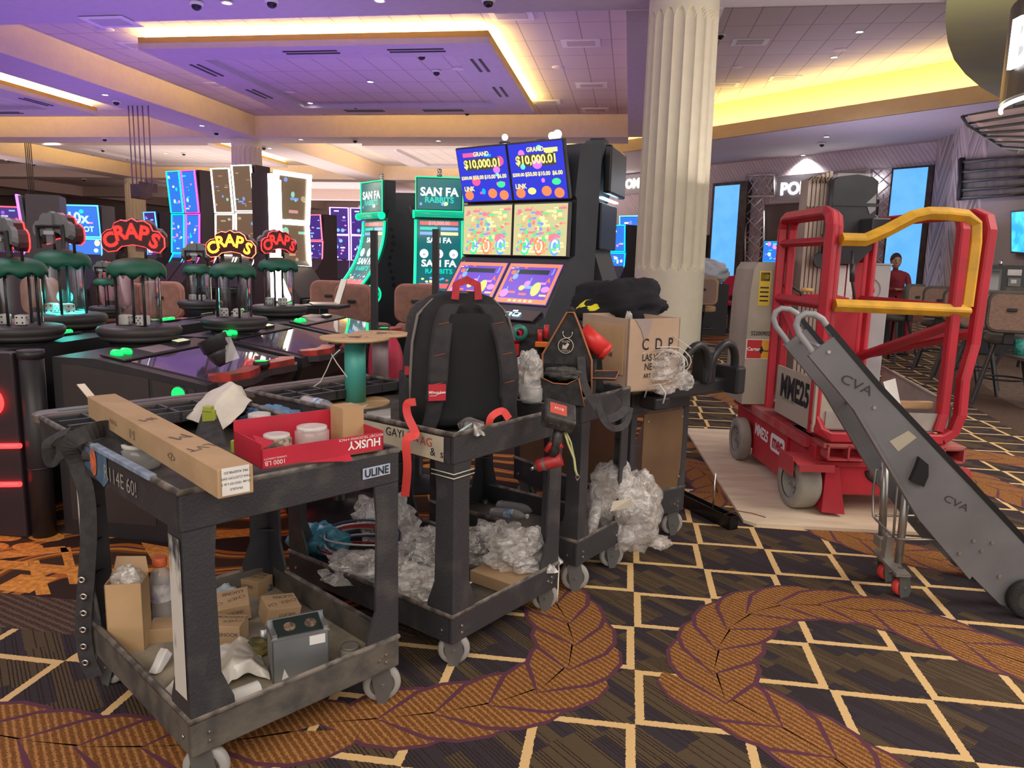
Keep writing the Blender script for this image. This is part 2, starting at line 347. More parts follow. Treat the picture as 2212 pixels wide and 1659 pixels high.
# ---------------- ceiling ----------------
SOF, UP = 5.35, 6.04
paint = mat('cream_paint', (.70, .58, .50), .85)
soft = mat('soffit_paint', (.60, .55, .58), .85)
warmp = mat('warm_paint', (.80, .70, .48), .85); tanp = mat('tan_fascia', (.58, .45, .26), .85); must = mat('mustard_fascia', (.56, .38, .10), .8)
def tiles(name, c, step=.61):
    m = bpy.data.materials.new(name); m.use_nodes = True; nt = m.node_tree; N = nt.nodes; L = nt.links; b = N['Principled BSDF']; b.inputs['Roughness'].default_value = .9
    tc = N.new('ShaderNodeTexCoord'); br_ = N.new('ShaderNodeTexBrick'); L.new(tc.outputs['Object'], br_.inputs[0]); br_.offset = 0
    br_.inputs['Scale'].default_value = 1; br_.inputs['Brick Width'].default_value = 1.22; br_.inputs['Row Height'].default_value = step; br_.inputs['Mortar Size'].default_value = .012
    br_.inputs['Color1'].default_value = (*c, 1); br_.inputs['Color2'].default_value = (c[0]*.97, c[1]*.97, c[2]*.97, 1); br_.inputs['Mortar'].default_value = (c[0]*.55, c[1]*.5, c[2]*.5, 1)
    mp = N.new('ShaderNodeMapping'); mp.inputs['Rotation'].default_value = (0, 0, PI/2); L.new(tc.outputs['Object'], mp.inputs[0]); L.new(mp.outputs[0], br_.inputs[0])
    L.new(br_.outputs[0], b.inputs['Base Color'])
    return m
tm = tiles('ceiling_tiles', (.68, .63, .62))
b = B(); b.box((-60, -12, UP), (1.25, 67, UP+.1)); struct(b, 'ceiling', tm)
b = B(); b.box((1.25, 12.9, 6.6), (16, 30, 6.7)); struct(b, 'ceiling', tm)
BX = [(-.25, 1.25), (-14.35, -12.9), (-28.4, -26.95), (-42.4, -41)]; BYs = [(11.5, 12.9), (25.4, 26.8), (39.3, 40.7), (53.2, 54.6)]
b = B(); b.box((-60, -12, SOF), (4.6, 12.9, UP+.6)); struct(b, 'trim_1', [soft])
b = B()
for x0, x1 in BX: b.box((x0, 12.9, SOF), (x1, 25.4 if x0 > -1 else 67, UP+(.7 if x0 > -1 else 0)), 0)
for y0, y1 in BYs[1:]: b.box((-60, y0, SOF), (-.25, y1, UP-.001), 0)
struct(b, 'trim_2', [paint])
b = B()
for i in range(2):      # lilac soffit boards under the beams
    pass
for x0, x1 in BX: b.box((x0, 12.9, SOF-.012), (x1, 25.4 if x0 > -1 else 67, SOF), 0)
for y0, y1 in BYs[1:]: b.box((-60, y0, SOF-.0125), (-.25, y1, SOF), 0)
struct(b, 'trim_3', [soft])
# dropped panels with cove light on top
glow = em((1, .80, .36), 30)
vent_d = mat('vent_slot', (.03, .03, .035), .6)
n = 0
for x0, x1, y0, y1 in ((-10.6, -3.0, 15.75, 23.1), (-24.6, -17.1, 15.75, 23.1), (-10.6, -3.0, 29.6, 37.0), (-24.6, -17.1, 29.6, 37.0)):
    b = B(); w_ = .95
    b.box((x0, y0, 5.78), (x1, y1, 5.90), 0); b.box((x0, y0, 5.66), (x1, y0+w_, 5.78), 1); b.box((x0, y1-w_, 5.66), (x1, y1, 5.78), 1)
    b.box((x0, y0+w_, 5.66), (x0+w_, y1-w_, 5.78), 1); b.box((x1-w_, y0+w_, 5.66), (x1, y1-w_, 5.78), 1)
    b.rect(x0+w_, y0+w_, x1-w_, y1-w_, 2, z=5.775)
    b.box((x0+.32, y0+.32, 5.90), (x1-.32, y1-.32, 6.04), 3)
    struct(b, 'ceiling', [must, soft, tm, warmp])
    b = B()
    for a, c in (((x0+.10, y0+.08, 5.90), (x1-.1, y0+.15, 5.93)), ((x0+.1, y1-.15, 5.9), (x1-.1, y1-.08, 5.93)), ((x0+.08, y0+.18, 5.9), (x0+.15, y1-.18, 5.93)), ((x1-.15, y0+.18, 5.9), (x1-.08, y1-.18, 5.93))): b.box(a, c)
    o = b.out('cove_light', em((1, .66, .15), 80)); tag(o, 'warm strip light hidden on top of the %s dropped ceiling panel' % ['nearest', 'left-hand', 'middle far', 'far left'][n], 'light')
    n += 1
    if n == 1:
        vs = [((-6.9, 16.2), 0), ((-4.6, 16.2), 0), ((-10.1, 17.6), 1), ((-10.1, 20.2), 1), ((-3.5, 17.5), 1), ((-3.5, 20.2), 1), ((-8, 22.6), 0), ((-5.6, 22.6), 0)]
    elif n == 2: vs = [((-17.5, 18.5), 1), ((-17.5, 21), 1), ((-20, 22.6), 0)]
    else: vs = []
    for (cx, cy), ax in vs:
        b = B()
        for k in (-.09, .09):
            if ax: b.box((cx+k-.03, cy-.55, 5.645), (cx+k+.03, cy+.55, 5.662))
            else: b.box((cx-.6, cy+k-.03, 5.645), (cx+.6, cy+k+.03, 5.662))
        o = b.out('linear_vent', vent_d); tag(o, 'dark double slot vent in the border of a dropped ceiling panel', 'vent', 'slot vents in the panel borders')
# diagonal bulkhead on the right with its own cove
b = B()
def diag(s, x0, x1, z0, z1, th, m=0):
    k = th/math.sqrt(2)
    b.loft([[(x0, s-x0, z0), (x1, s-x1, z0), (x1+k, s-x1+k, z0), (x0+k, s-x0+k, z0)], [(x0, s-x0, z1), (x1, s-x1, z1), (x1+k, s-x1+k, z1), (x0+k, s-x0+k, z1)]], m)
diag(28.4, -7, 13, SOF, 5.76, .05); diag(29.3, -7, 13, 5.66, 6.62, .05, 1)
b.face([(-7, 35.4, SOF), (13, 15.4, SOF), (22, 24.4, SOF), (2, 44.4, SOF)], 2); b.face([(-7, 35.45, 5.66), (13, 15.45, 5.66), (13.6, 15.95, 5.66), (-6.4, 36.05, 5.66)], 1)
struct(b, 'trim_4', [tanp, warmp, soft])
b = B(); diag(28.62, -7, 13, 5.68, 5.71, .06); o = b.out('cove_light', em((1, .70, .22), 46)); tag(o, 'long warm strip light along the diagonal bulkhead at right', 'light')
# curved canopy over the bar
b = B(); pl = [F(x, y, 5.2) for x, y in ((2052, -60), (2045, 0), (2041, 40), (2047, 90), (2060, 128), (2085, 160), (2120, 190), (2160, 212), (2190, 222))]
pl = [(p.x, p.y) for p in pl]+[(13, 21), (16, 14), (12, 9.2), (5, 10.4)]
b.prism([(x, y) for x, y in pl], 1.4, 0, MX.Translation((0, 0, 5.2))); struct(b, 'trim_5', [mat('olive_paint', (.46, .47, .22), .8, c2=(.40, .40, .26), scale=.6)])
# ---------------- walls ----------------
def wallpaper():
    m = mat('maze_wallpaper', (.62, .52, .60), .7); nt = m.node_tree; N = nt.nodes; L = nt.links
    tc = N.new('ShaderNodeTexCoord'); mp = N.new('ShaderNodeMapping'); mp.inputs['Rotation'].default_value = (math.radians(30), math.radians(35), math.radians(10)); L.new(tc.outputs['Object'], mp.inputs[0])
    wv = N.new('ShaderNodeTexBrick'); wv.inputs['Scale'].default_value = 1; wv.inputs['Brick Width'].default_value = .6; wv.inputs['Row Height'].default_value = .08; wv.inputs['Mortar Size'].default_value = .012; L.new(mp.outputs[0], wv.inputs[0])
    wv.inputs['Color1'].default_value = (.56, .48, .56, 1); wv.inputs['Color2'].default_value = (.60, .52, .58, 1); wv.inputs['Mortar'].default_value = (.74, .66, .70, 1)
    L.new(wv.outputs[0], N['Principled BSDF'].inputs['Base Color']); return m
b = B(); diag(35.6, -7, 14, 0, SOF+.2, .3); struct(b, 'wall_back', [wallpaper()])
fw = mat('far_wall', (.62, .50, .44), .8, c2=(.56, .45, .42), scale=.3)
b = B(); b.box((-60, 66, 0), (-6.5, 66.3, 6.1)); struct(b, 'wall_far', [fw])
b = B(); b.box((-60.2, -12, 0), (-60, 66, 6.1)); struct(b, 'wall_left', [fw])
b = B(); b.box((-7.2, 42.4, 0), (-6.9, 66, 6.1)); struct(b, 'wall_corner', [fw])
b = B(); b.box((-12, 33, 3.1), (-3.5, 33.3, 3.6)); b.box((-12, 33.3, 3.6), (-3.5, 34, 3.8)); struct(b, 'trim_6', [mat('mauve_band', (.42, .31, .34), .8)])
def chevron():
    m = mat('chevron_wood', (.40, .35, .36), .6); nt = m.node_tree; N = nt.nodes; L = nt.links
    tc = N.new('ShaderNodeTexCoord'); sp = N.new('ShaderNodeSeparateXYZ'); L.new(tc.outputs['Object'], sp.inputs[0])
    def mth(op, a, c=None):
        n_ = N.new('ShaderNodeMath'); n_.operation = op
        for i, q in enumerate((a, c)):
            if q is None: continue
            if isinstance(q, (int, float)): n_.inputs[i].default_value = q
            else: L.new(q, n_.inputs[i])
        return n_.outputs[0]
    t = mth('PINGPONG', mth('ADD', sp.outputs[1], sp.outputs[0]), .85); k = mth('ADD', mth('MULTIPLY', t, 1.7), sp.outputs[2])
    c = N.new('ShaderNodeCombineXYZ'); L.new(mth('FLOOR', mth('MULTIPLY', k, 6)), c.inputs[0]); L.new(mth('FLOOR', mth('DIVIDE', mth('ADD', sp.outputs[1], sp.outputs[0]), .85)), c.inputs[1])
    wn = N.new('ShaderNodeTexWhiteNoise'); wn.noise_dimensions = '2D'; L.new(c.outputs[0], wn.inputs[0])
    rp = N.new('ShaderNodeValToRGB'); L.new(wn.outputs['Value'], rp.inputs[0]); rp.color_ramp.elements[0].color = (.20, .17, .18, 1); rp.color_ramp.elements[1].color = (.62, .55, .55, 1)
    L.new(rp.outputs[0], N['Principled BSDF'].inputs['Base Color']); return m
b = B(); cx, cy, rr = 11.2, 23.2, 2.4
arc = [(cx+rr*math.cos(a), cy+rr*math.sin(a)) for a in [math.radians(d_) for d_ in range(90, 181, 10)]]+[(8.8, 21.5), (9.2, 21.5), (9.2, 26)]
b.prism(arc, SOF); struct(b, 'wall_right', [chevron()])
b = B(); b.box((8.8, 12.6, 0), (9.1, 21.5, SOF)); struct(b, 'wall_bar', [mat('grey_weave', (.30, .29, .31), .8, c2=(.40, .38, .39), scale=40, bump=.2)])
# fluted columns
def flute(name_label, x, y, r0=.54, hh=SOF):
    b = B(); nf = 20; n = nf*10; levels = [0, .2, 1.30, 1.33, 1.37, 1.42, 1.5, 4.92, 4.98, 5.02, 5.05, 5.07, hh]; b.sm = True
    def prof(z, i):
        a = 2*PI*i/n; ph = (i % 10)/10; g = math.sin(PI*ph)
        lo = 1.30+.16*(1-g)+.0; hi = 5.07-.16*(1-g)
        dep = .055*math.sqrt(max(g, 0)) if lo < z < hi and g > .25 else 0
        k = r0*(1-.012*max(0, z-1.3))-dep
        return (k*math.cos(a), k*math.sin(a), z)
    b.loft([[prof(z, i) for i in range(n)] for z in levels], 0)
    o = b.out('fluted_column', mat('column_cream', (.80, .75, .58), .6), loc=(x, y, 0)); tag(o, name_label, 'column')
    for p in o.data.polygons: p.use_smooth = False
flute('large cream fluted column behind the cardboard box stack', .62, 12.35)
flute('fluted column behind the white-lit slot machines', -13.6, 26.1)
flute('fluted column above the left craps sign', -27.6, 40.0)
flute('small distant fluted column near the left edge', -40.5, 40.0)
# ceiling fixtures
lit = em((1, .97, .92), 14); rim = mat('white_trim', (.85, .83, .82), .4)
b = B(); b.lathe([(.10, 0), (.10, -.015), (.075, -.018), (.07, .0)], 20, 0); b.disc((0, 0), .07, m=1, z=-.010)
dl0 = b.out('downlight', [rim, lit]); tag(dl0, 'round recessed downlight glowing in the ceiling', 'downlight', 'recessed ceiling downlights')
first = True
def zc(X, Y):
    if any(x0 < X < x1 and y0 < Y < y1 for x0, x1, y0, y1 in ((-10.6, -3.0, 15.75, 23.1), (-24.6, -17.1, 15.75, 23.1), (-10.6, -3.0, 29.6, 37.0), (-24.6, -17.1, 29.6, 37.0))): return 5.77
    if Y < 12.9 or any(a < X < c for a, c in BX) or any(a < Y < c for a, c in BYs): return SOF-.013
    if X+Y > 28.4: return SOF
    return UP if X < 1.25 else 6.6
DL = [(490, 3), (820, -2), (455, 112), (977, 114), (800, 176), (670, 222), (1069, 224), (227, 203), (436, 270), (60, 220), (110, 293), (375, 295), (650, 300), (583, 319), (947, 303), (147, 310), (408, 313), (357, 331), (40, 381), (209, 382), (186, 390), (165, 398), (97, 423), (862, 319), (1857, 68), (1802, 123), (1786, 294), (1655, 345), (1735, 334), (1867, 324), (310, 347), (205, 430), (182, 425), (30, 445)]
def zone(o, p, what, grp):
    X, Y, z = p
    if abs(z-5.77) < .02: w_ = 'in the nearest dropped panel' if Y < 25 and X > -12 else 'in the left dropped panel' if Y < 25 else 'in a far dropped panel'
    elif Y < 12.9: w_ = 'in the beam soffit at the top edge of the photo'
    elif X+Y > 28.4 and X > 0: w_ = 'in the lilac soffit in front of the poker room wall'
    elif X > 1.25: w_ = 'in the tiled ceiling right of the fluted column'
    elif Y < 25.4 and abs(z-UP) < .05: w_ = 'in the tiled ceiling around the nearest dropped panel' if X > -13 else 'in the tiled ceiling at far left'
    elif Y < 25.4: w_ = 'under the long beam running away on the left'
    elif Y < 26.9: w_ = 'under the beam crossing behind the machines'
    else: w_ = 'in the distant ceiling bays'
    o['label'] = what+' '+w_; o['group'] = grp+' '+w_
def ceil_at(x, y):
    for z in (5.35, 5.77, 6.04, 6.6):
        p = F(x, y, z)
        if abs(zc(p.x, p.y)-z) < .02: return V((p.x, p.y, z-(.013 if z == 5.35 else 0)))
    p = F(x, y, 5.35); p.z = zc(p.x, p.y); return p
for x, y in DL:
    p = ceil_at(x, y)
    if p.y > 41 or p.x < -56: continue
    o = dl0 if first else dup(dl0, p, 0); first = False; o.location = p; zone(o, p, 'round recessed downlight glowing', 'downlights')
    if p.y < 24 or p.y > 28: spot((p.x, p.y, p.z-.06), 75 if p.y < 24 else 260, (1, .93, .84), 130)
dark = mat('black_gloss', (.015, .015, .018), .12); 
b = B(); b.lathe([(.11, 0), (.11, -.03), (.09, -.05), (.075, -.05)], 20)
cm0 = thing('dome_camera', 'white dome security camera with dark bubble', 'camera', (0, 0, 0), 0, 'ceiling dome cameras')
b.out('housing', rim, cm0); b = B(); b.lathe([(.078, -.045), (.076, -.08), (.055, -.11), (.02, -.125), (.002, -.127)], 20); b.out('dome', dark, cm0)
first = True
for x, y in [(424, 3), (587, -2), (1055, -4), (911, 117), (943, 152), (768, 226), (1009, 241), (251, 216), (467, 283), (226, 297), (570, 316), (767, 300), (1060, 310), (222, 322), (275, 340), (200, 331), (397, 330), (16, 344), (72, 352), (98, 380), (182, 386), (72, 415), (212, 430), (718, 417), (1557, 73), (1776, 308)]:
    p = ceil_at(x, y)
    if p.y > 41 or p.x < -56: continue
    o = cm0 if first else dup(cm0, p, 0); first = False; o.location = p; zone(o, p, 'dark-bubbled dome security camera', 'dome cameras')
b = B(); b.box((-.42, -.3, -.012), (.42, .3, 0), 0); b.box((-.30, -.18, -.02), (.30, .18, -.011), 1)
vt0 = b.out('ceiling_vent', [rim, mat('vent_grey', (.55, .52, .52), .6)]); tag(vt0, 'square air diffuser in the tiled ceiling', 'vent', 'ceiling air diffusers')
first = True
for x, y in [(1255, 93), (1278, 184), (1286, 237), (1620, 90), (1565, 183), (1695, 169), (1105, 33), (240, 45), (305, 98), (480, 183), (1180, 220)]:
    p = ceil_at(x, y); o = vt0 if first else dup(vt0, p, 0); first = False; o.location = p; zone(o, p, 'square air diffuser', 'air diffusers')
b = B(); b.lathe([(.16, 0), (.15, -.012), (.02, -.016)], 20); sp0 = b.out('ceiling_speaker', mat('speaker_white', (.75, .72, .74), .5)); tag(sp0, 'flat round speaker grille in the ceiling', 'speaker', 'ceiling speakers')
first = True
for x, y in [(1206, 145), (990, 148), (1815, 107), (1592, 144), (625, 198), (230, 63)]:
    p = ceil_at(x, y); o = sp0 if first else dup(sp0, p, 0); first = False; o.location = p; zone(o, p, 'flat round speaker grille', 'speaker grilles')
# ---------------- utility carts ----------------
cartm = mat('cart_plastic', (.036, .036, .042), .5, c2=(.085, .08, .075), scale=9, contrast=(.52, .8), bump=.15, bscale=120)
dusty = mat('cart_plastic_dusty', (.12, .105, .085), .75, c2=(.06, .055, .052), scale=11, contrast=(.4, .62), bump=.15)
dust = mat('dusty_shelf', (.38, .33, .24), .85, c2=(.22, .20, .165), scale=7)
worn = mat('worn_paint', (.62, .60, .55), .6, c2=(.05, .05, .055), scale=14, contrast=(.50, .60), stretch=(1, 1, .35))
steel = mat('bright_steel', (.62, .62, .62), .3, 1)
zinc = mat('zinc_steel', (.50, .52, .53), .42, .8, c2=(.40, .43, .45), scale=5)
tyre = mat('grey_tyre', (.34, .33, .31), .6); tyre_d = mat('wheel_hub', (.07, .065, .055), .6, c2=(.13, .115, .09), scale=30)
def caster(root, x, y, rz, R=.063, m=tyre):
    b = B(); T = RZ(rz, (x, y, 0)); b.T = T
    b.box((-.035, -.03, R*2+.008), (.035, .03, R*2+.016)); b.cyl((0, 0, R*2+.012), (0, 0, R*2+.045), .016)
    for s in (-1, 1): b.prism([(-.03, .07), (.03, .07), (.045, 0), (.02, -R-.01), (-.004, -R-.01), (-.02, 0)], .003, 0, MX.Translation((0, s*.021-.0015, R*2-.062)) @ RX(PI/2))
    b.cyl((.01, -.03, R), (.01, .03, R), .007)
    c = b.out('caster', mat('caster_steel', (.16, .16, .155), .5, .5), root)
    b = B(T @ MX.Translation((.01, 0, R)) @ RX(PI/2)); w_ = .016
    b.lathe([(.012, -w_), (R*.62, -w_*.8), (R*.66, -w_)], 24, 1); b.lathe([(R*.66, -w_), (R*.93, -w_), (R, -w_*.5), (R, w_*.5), (R*.93, w_), (R*.66, w_)], 28, 0, caps=False); b.lathe([(R*.66, w_), (R*.62, w_*.8), (.012, w_)], 24, 1)
    b.out('wheel', [m, tyre_d], c)
    return c
def cart(A, yaw, W, Lt, Lb, zt, zb, zu, name, label, deep=.085, worn_leg=False, panels=None, handle=True, group=None, lw=1):
    root = thing(name, label, 'cart', (A[0], A[1], 0), math.radians(yaw), group)
    def tray(x0, y0, x1, y1, z0, z1, dp, nm, mi):
        b = B(); t = .018
        b.box((x0, y0, z0), (x1, y0+t, z1), 0, bev=.004); b.box((x0, y1-t, z0), (x1, y1, z1), 0, bev=.004)
        b.box((x0, y0+t, z0), (x0+t, y1-t, z1), 0); b.box((x1-t, y0+t, z0), (x1, y1-t, z1), 0)
        b.box((x0+t, y0+t, z1-dp-.012), (x1-t, y1-t, z1-dp), 1)
        b.tube([(x0+.004, y0+.004, z1), (x1-.004, y0+.004, z1), (x1-.004, y1-.004, z1), (x0+.004, y1-.004, z1)], .0105, 8, 2, closed=True)
        for (px, py) in ((x0+.05, y0-.001), (x0+.05, y0-.001)):
            pass
        for dx, dz in ((.05, .03), (.05, .055), (W-.05, .03), (W-.075, .045), (W-.05, .055)):
            if nm == 'lower_shelf': b.cyl((dx, y0-.004, z0+dz), (dx, y0, z0+dz), .006, n=10, m=3)
        for dy in (.05, Lb-.05):
            if nm == 'lower_shelf': b.cyl((x0-.004, dy, z0+.04), (x0, dy, z0+.04), .006, n=10, m=3)
        return b.out(nm, [cartm if nm != 'lower_shelf' else dusty if mi else cartm, dust if mi else dusty, mat('rim_wear', (.24, .21, .18), .6, c2=(.07, .065, .06), scale=20), steel], root)
    tray(0, 0, W, Lb, zu, zb, zb-zu-.02, 'lower_shelf', worn_leg)
    tray(0, 0, W, Lt-.02 if handle else Lt, zt-.10, zt, deep, 'upper_shelf', False)
    if handle:    # moulded organiser and push bar past the shelf end
        b = B(); y0 = Lt-.24; y1 = Lt-.03
        b.box((.03, y0, zt-.03), (W-.03, y0+.015, zt+.004), 0)
        for k in range(1, 5): b.box((W*k/5-.006, y0, zt-.03), (W*k/5+.006, y1, zt+.002), 0)
        b.box((.03, y0+.10, zt-.03), (W-.03, y0+.112, zt+.002), 0)
        b.box((.02, y0, zt-.034), (W-.02, y1, zt-.03), 0)
        b.loft([[(x*1.0+W/2, y+Lt+.02, z) for x, y in b.rrect(W+.02+g, .11+g, .045)] for z, g in ((zt-.045, -.03), (zt-.02, 0), (zt+.004, 0), (zt+.010, -.02))], 1)
        b.loft([[(x+W/2, y+Lt+.01, z) for x, y in b.rrect(W*.8, .02, .008)] for z in (zt+.0105, zt+.011)], 0)
        b.out('push_handle', [cartm, mat('handle_plastic', (.16, .13, .12), .5, c2=(.10, .085, .08), scale=6)], root)
    for sx in (0, 1):
        for sy in (0, 1):
            b = B(); rings = []
            for z, wd0 in ((zb-.03, .125), (zb+.03, .12), (zb+.11, .088), (zt-.2, .082), (zt-.10, .09)):
                wd = wd0*lw; t = .02*lw; x, y = (W*sx, Lb*sy); k, l = (1 if not sx else -1), (1 if not sy else -1)
                rings.append([(x+k*.002, y+l*.002, z), (x+k*wd, y+l*.002, z), (x+k*wd, y+l*(t*.6), z), (x+k*t, y+l*t, z), (x+k*(t*.6), y+l*wd, z), (x+k*.002, y+l*wd, z)])
            b.loft(rings, 0)
            for z in (zb+.15, zb+.26, zb+.37): b.loft([[(x+k*.01, y+l*.01, z), (x+k*.07, y+l*.01, z), (x+k*.01, y+l*.07, z)], [(x+k*.01, y+l*.01, z+.006), (x+k*.07, y+l*.01, z+.006), (x+k*.01, y+l*.07, z+.006)]], 0)
            if worn_leg and (sx, sy) != (1, 1):
                z0, z1 = zb+.12, zt-.12    # scraped face of the leg
                b.face([(x-k*.001, y+l*.012, z0-.06), (x-k*.001, y+l*.085, z0-.06), (x-k*.001, y+l*.082, z1), (x-k*.001, y+l*.012, z1)], 1)
            b.out('leg', [cartm, worn], root)
    for sx, sy, a in ((.045, .045, 12), (W-.045, .05, 25), (.045, Lb-.06, -15), (W-.05, Lb-.06, 40)): caster(root, sx, sy, math.radians(a-yaw), .0615 if zu > .115 else .057)
    if panels:
        b = B()
        if 'front' in panels: b.box((.09, .004, zb), (W-.0, .010, zt-.11), 0)
        if 'side' in panels: b.box((.004, .08, zb), (.010, Lb-.05, zt-.11), 0)
        for z in (zb+.06, zt-.15):
            for x in (.12, W-.05): b.cyl((x, .0, z), (x, .006, z), .006, n=8, m=1)
        b.out('side_panel', [mat('bronze_panel', (.235, .145, .082), .35, .35, c2=(.19, .115, .07), scale=3), steel], root)
    return root
C1 = cart((-1.065, 1.650), 54.6, .672, 1.20, .82, .84, .225, .125, 'utility_cart', 'nearest grey utility cart, dusty, with scraped white legs and a long cardboard box on top', worn_leg=True)
C2 = cart((-.548, 2.399), 60.6, .647, 1.16, .93, .846, .20, .10, 'utility_cart', 'middle black utility cart under the large black backpack, plastic wrap on its lower shelf', deep=.06)
C3 = cart((-.165, 3.10), 62, .42, .95, .86, .86, .24, .13, 'utility_cart', 'narrow black utility cart under the black tool tote', deep=.03, handle=False, lw=.8)
C4 = cart((.045, 3.66), 45, .42, .95, .95, .80, .27, .14, 'utility_cart', 'black cart closed in with bronze-brown side panels and twin grab handles', deep=.03, panels=('front', 'side'), handle=False, lw=.45)
def loc2w(c, p): return MX.Translation(c.location) @ MX.Rotation(c.rotation_euler[2], 4, 'Z') @ V(p)
# handle bracket of the panelled cart
b = B(); hb = mat('handle_black', (.022, .023, .026), .38)
b.box((.06, -.13, .78), (.58, .0, .86), 0, bev=.015)
for x0 in (.17, .385):
    pts = [(x0, -.14, .86)]+[(x0+.095-.095*math.cos(a), -.14-.02*math.sin(a), .90+.14*math.sin(a)) for a in [PI*k/12 for k in range(13)]]+[(x0+.19, -.14, .86)]
    b.tube(pts, .021, 12, 0)
b.box((.335, -.16, .84), (.42, -.06, 1.02), 0, bev=.02)
b.box((.53, -.20, .78), (.60, -.05, .92), 0, bev=.012); b.box((-.0, -.15, .74), (.1, -.04, .80), 0, bev=.01)
b.out('grab_handle', hb, C4)
# paint, sticker and writing on the near cart
b = B(); blue = mat('blue_paint_tape', (.045, .11, .20), .6, c2=(.10, .16, .24), scale=15); 
b.face([(-.003, .50, .845), (-.003, .70, .845), (-.003, .70, .77), (-.003, .62, .755), (-.003, .54, .735), (-.003, .50, .76)], 0)
b.out('blue_paint_patch', blue, C1)
b = B(); b.box((-.010, .17, .838), (.014, .62, .853), 0, bev=.003); b.out('blue_rim_tape', mat('pale_blue_tape', (.26, .34, .46), .6, c2=(.17, .22, .30), scale=20), C1)
b = B(); b.disc((0, 0), .028, .045, T=frame((-.006, .61, .80), (0, -1, 0), (0, 0, 1)), n=16); b.out('orange_spray_mark', mat('orange_spray', (.75, .16, .05), .7, c2=(.4, .12, .08), scale=60), C1)
b = B(); b.text('R114E 60!', .062, T=frame((-.004, .40, .785), (0, -1, 0), (0, 0, 1))); b.out('scratched_writing', mat('scratch', (.33, .31, .28), .8), C1)
b = B(); b.rect(-.05, -.017, .05, .017, 0, T=frame((.585, -.004, .79), (1, 0, 0), (0, 0, 1))); b.text('ULINE', .034, 1, T=frame((.585, -.0055, .789), (1, 0, 0), (0, 0, 1)), bold=.02, squash=.95)
b.out('sticker', [mat('silver_label', (.42, .50, .62), .4), mat('ink', (.012, .012, .02), .6)], C1)
# writing on the middle cart
ink = mat('ink'); white_tape = mat('masking_tape', (.55, .50, .37), .8, c2=(.46, .42, .33), scale=12)
b = B(); b.face([(-.003, .045, .835), (-.003, .62, .835), (-.003, .62, .765), (-.003, .30, .755), (-.003, .045, .748)], 0); b.out('masking_tape', white_tape, C2)
b = B(); b.text('GAYLOR', .042, 0, T=frame((-.005, .245, .812), (0, -1, 0), (0, 0, 1))); b.text('AG', .042, 1, T=frame((-.005, .125, .806), (0, -1, 0), (0, 0, 1))); b.text('&  s', .04, 0, T=frame((-.005, .075, .775), (0, -1, 0), (0, 0, 1)))
b.out('marker_writing', [ink, mat('red_ink', (.5, .06, .04), .7)], C2)
b = B(); b.tube([(-.004, .10, .715), (-.004, -.004, .715), (.10, -.004, .715)], .0022, 6); b.tube([(-.004, .10, .70), (-.004, -.004, .70), (.10, -.004, .70)], .0022, 6); b.out('wire_wrap', mat('pale_wire', (.6, .6, .5), .4), C2)
# ---------------- things on the near cart ----------------
card = mat('cardboard', (.50, .335, .19), .85, c2=(.43, .285, .155), scale=5, bump=.1, bscale=25)
card2 = mat('cardboard_warm', (.56, .37, .19), .85, c2=(.48, .31, .16), scale=4)
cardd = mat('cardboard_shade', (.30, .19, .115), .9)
paper = mat('white_paper', (.80, .79, .76), .8, c2=(.72, .70, .68), scale=9)
def carton(name, label, cat, p, q, wdt, hgt, mats=None, extras=None, group=None, up=(0, 0, 1)):
    """long box from p to q (bottom centre line)"""
    p, q = V(p), V(q); root = thing(name, label, cat, p, 0, group); ax = (q-p); L_ = ax.length; T = frame((0, 0, 0), ax, V(up).cross(ax))
    b = B(T); b.box((0, -wdt/2, 0), (L_, wdt/2, hgt), 0, bev=.003); b.out('box_body', mats or card, root)
    if extras: extras(root, T, L_)
    return root
n1 = (F(470, 1078, .852)+F(550, 1065, .852))/2; q0 = F(178, 880, .852); 
zf = .868
f1 = (F(180, 905, zf)+F(262, 890, zf))/2; dr = (f1-n1); f1 = n1+dr
def ex(root, T, L_):
    b = B(T @ frame((-.002, 0, .04), (0, -1, 0), (0, 0, 1))); b.rect(-.035, -.034, .033, .034, 0); 
    for i, t in enumerate(('PRE ASSEMBLED', 'TWS-CUSTOM DIM', 'Ord# 1053150 L/# 3', 'FRAGILE')): b.text(t, .0085, 1, T=MX.Translation((0, .022-.014*i, .0006)) @ MX.Rotation(PI, 4, 'Z'))
    b.out('address_label', [paper, ink], root)
    b = B(T); b.box((.05, -.022, .0705), (L_*.995, .022, .0715)); b.out('packing_tape', mat('tape_clear', (.56, .40, .24), .25), root)
    b = B(T); tp = lambda x, y: T @ MX.Identity(4)
    for x, tx, sz in ((.22, 'LVT', .05), (.36, 'M', .07), (.62, 'IM', .05)): b.text(tx, sz, 0, T=MX.Translation((x, .0, .0735)) @ MX.Rotation(PI/2+.3, 4, 'Z'))
    for x, tx, sz in ((.30, '<7>', .035), (.62, '|[=]|', .03), (.80, 'FRAGILE', .02)): b.text(tx, sz, 0, T=frame((x, wd_/2+.0015, .035), (-1, 0, 0), (0, 0, 1)))
    b.out('printing', mat('box_ink', (.17, .12, .10), .8), root)
    b = B(T); b.tube([(L_, .02, .05), (L_+.05, .03, .075), (L_+.11, .035, .095)], .01, flat=(.025, .003)); b.out('torn_tape', mat('tape_pale', (.75, .66, .52), .5), root)
wd_ = .088
carton('long_cardboard_box', 'long narrow brown cardboard carton lying diagonally across the nearest cart', 'box', n1, f1, wd_, .072, extras=ex)
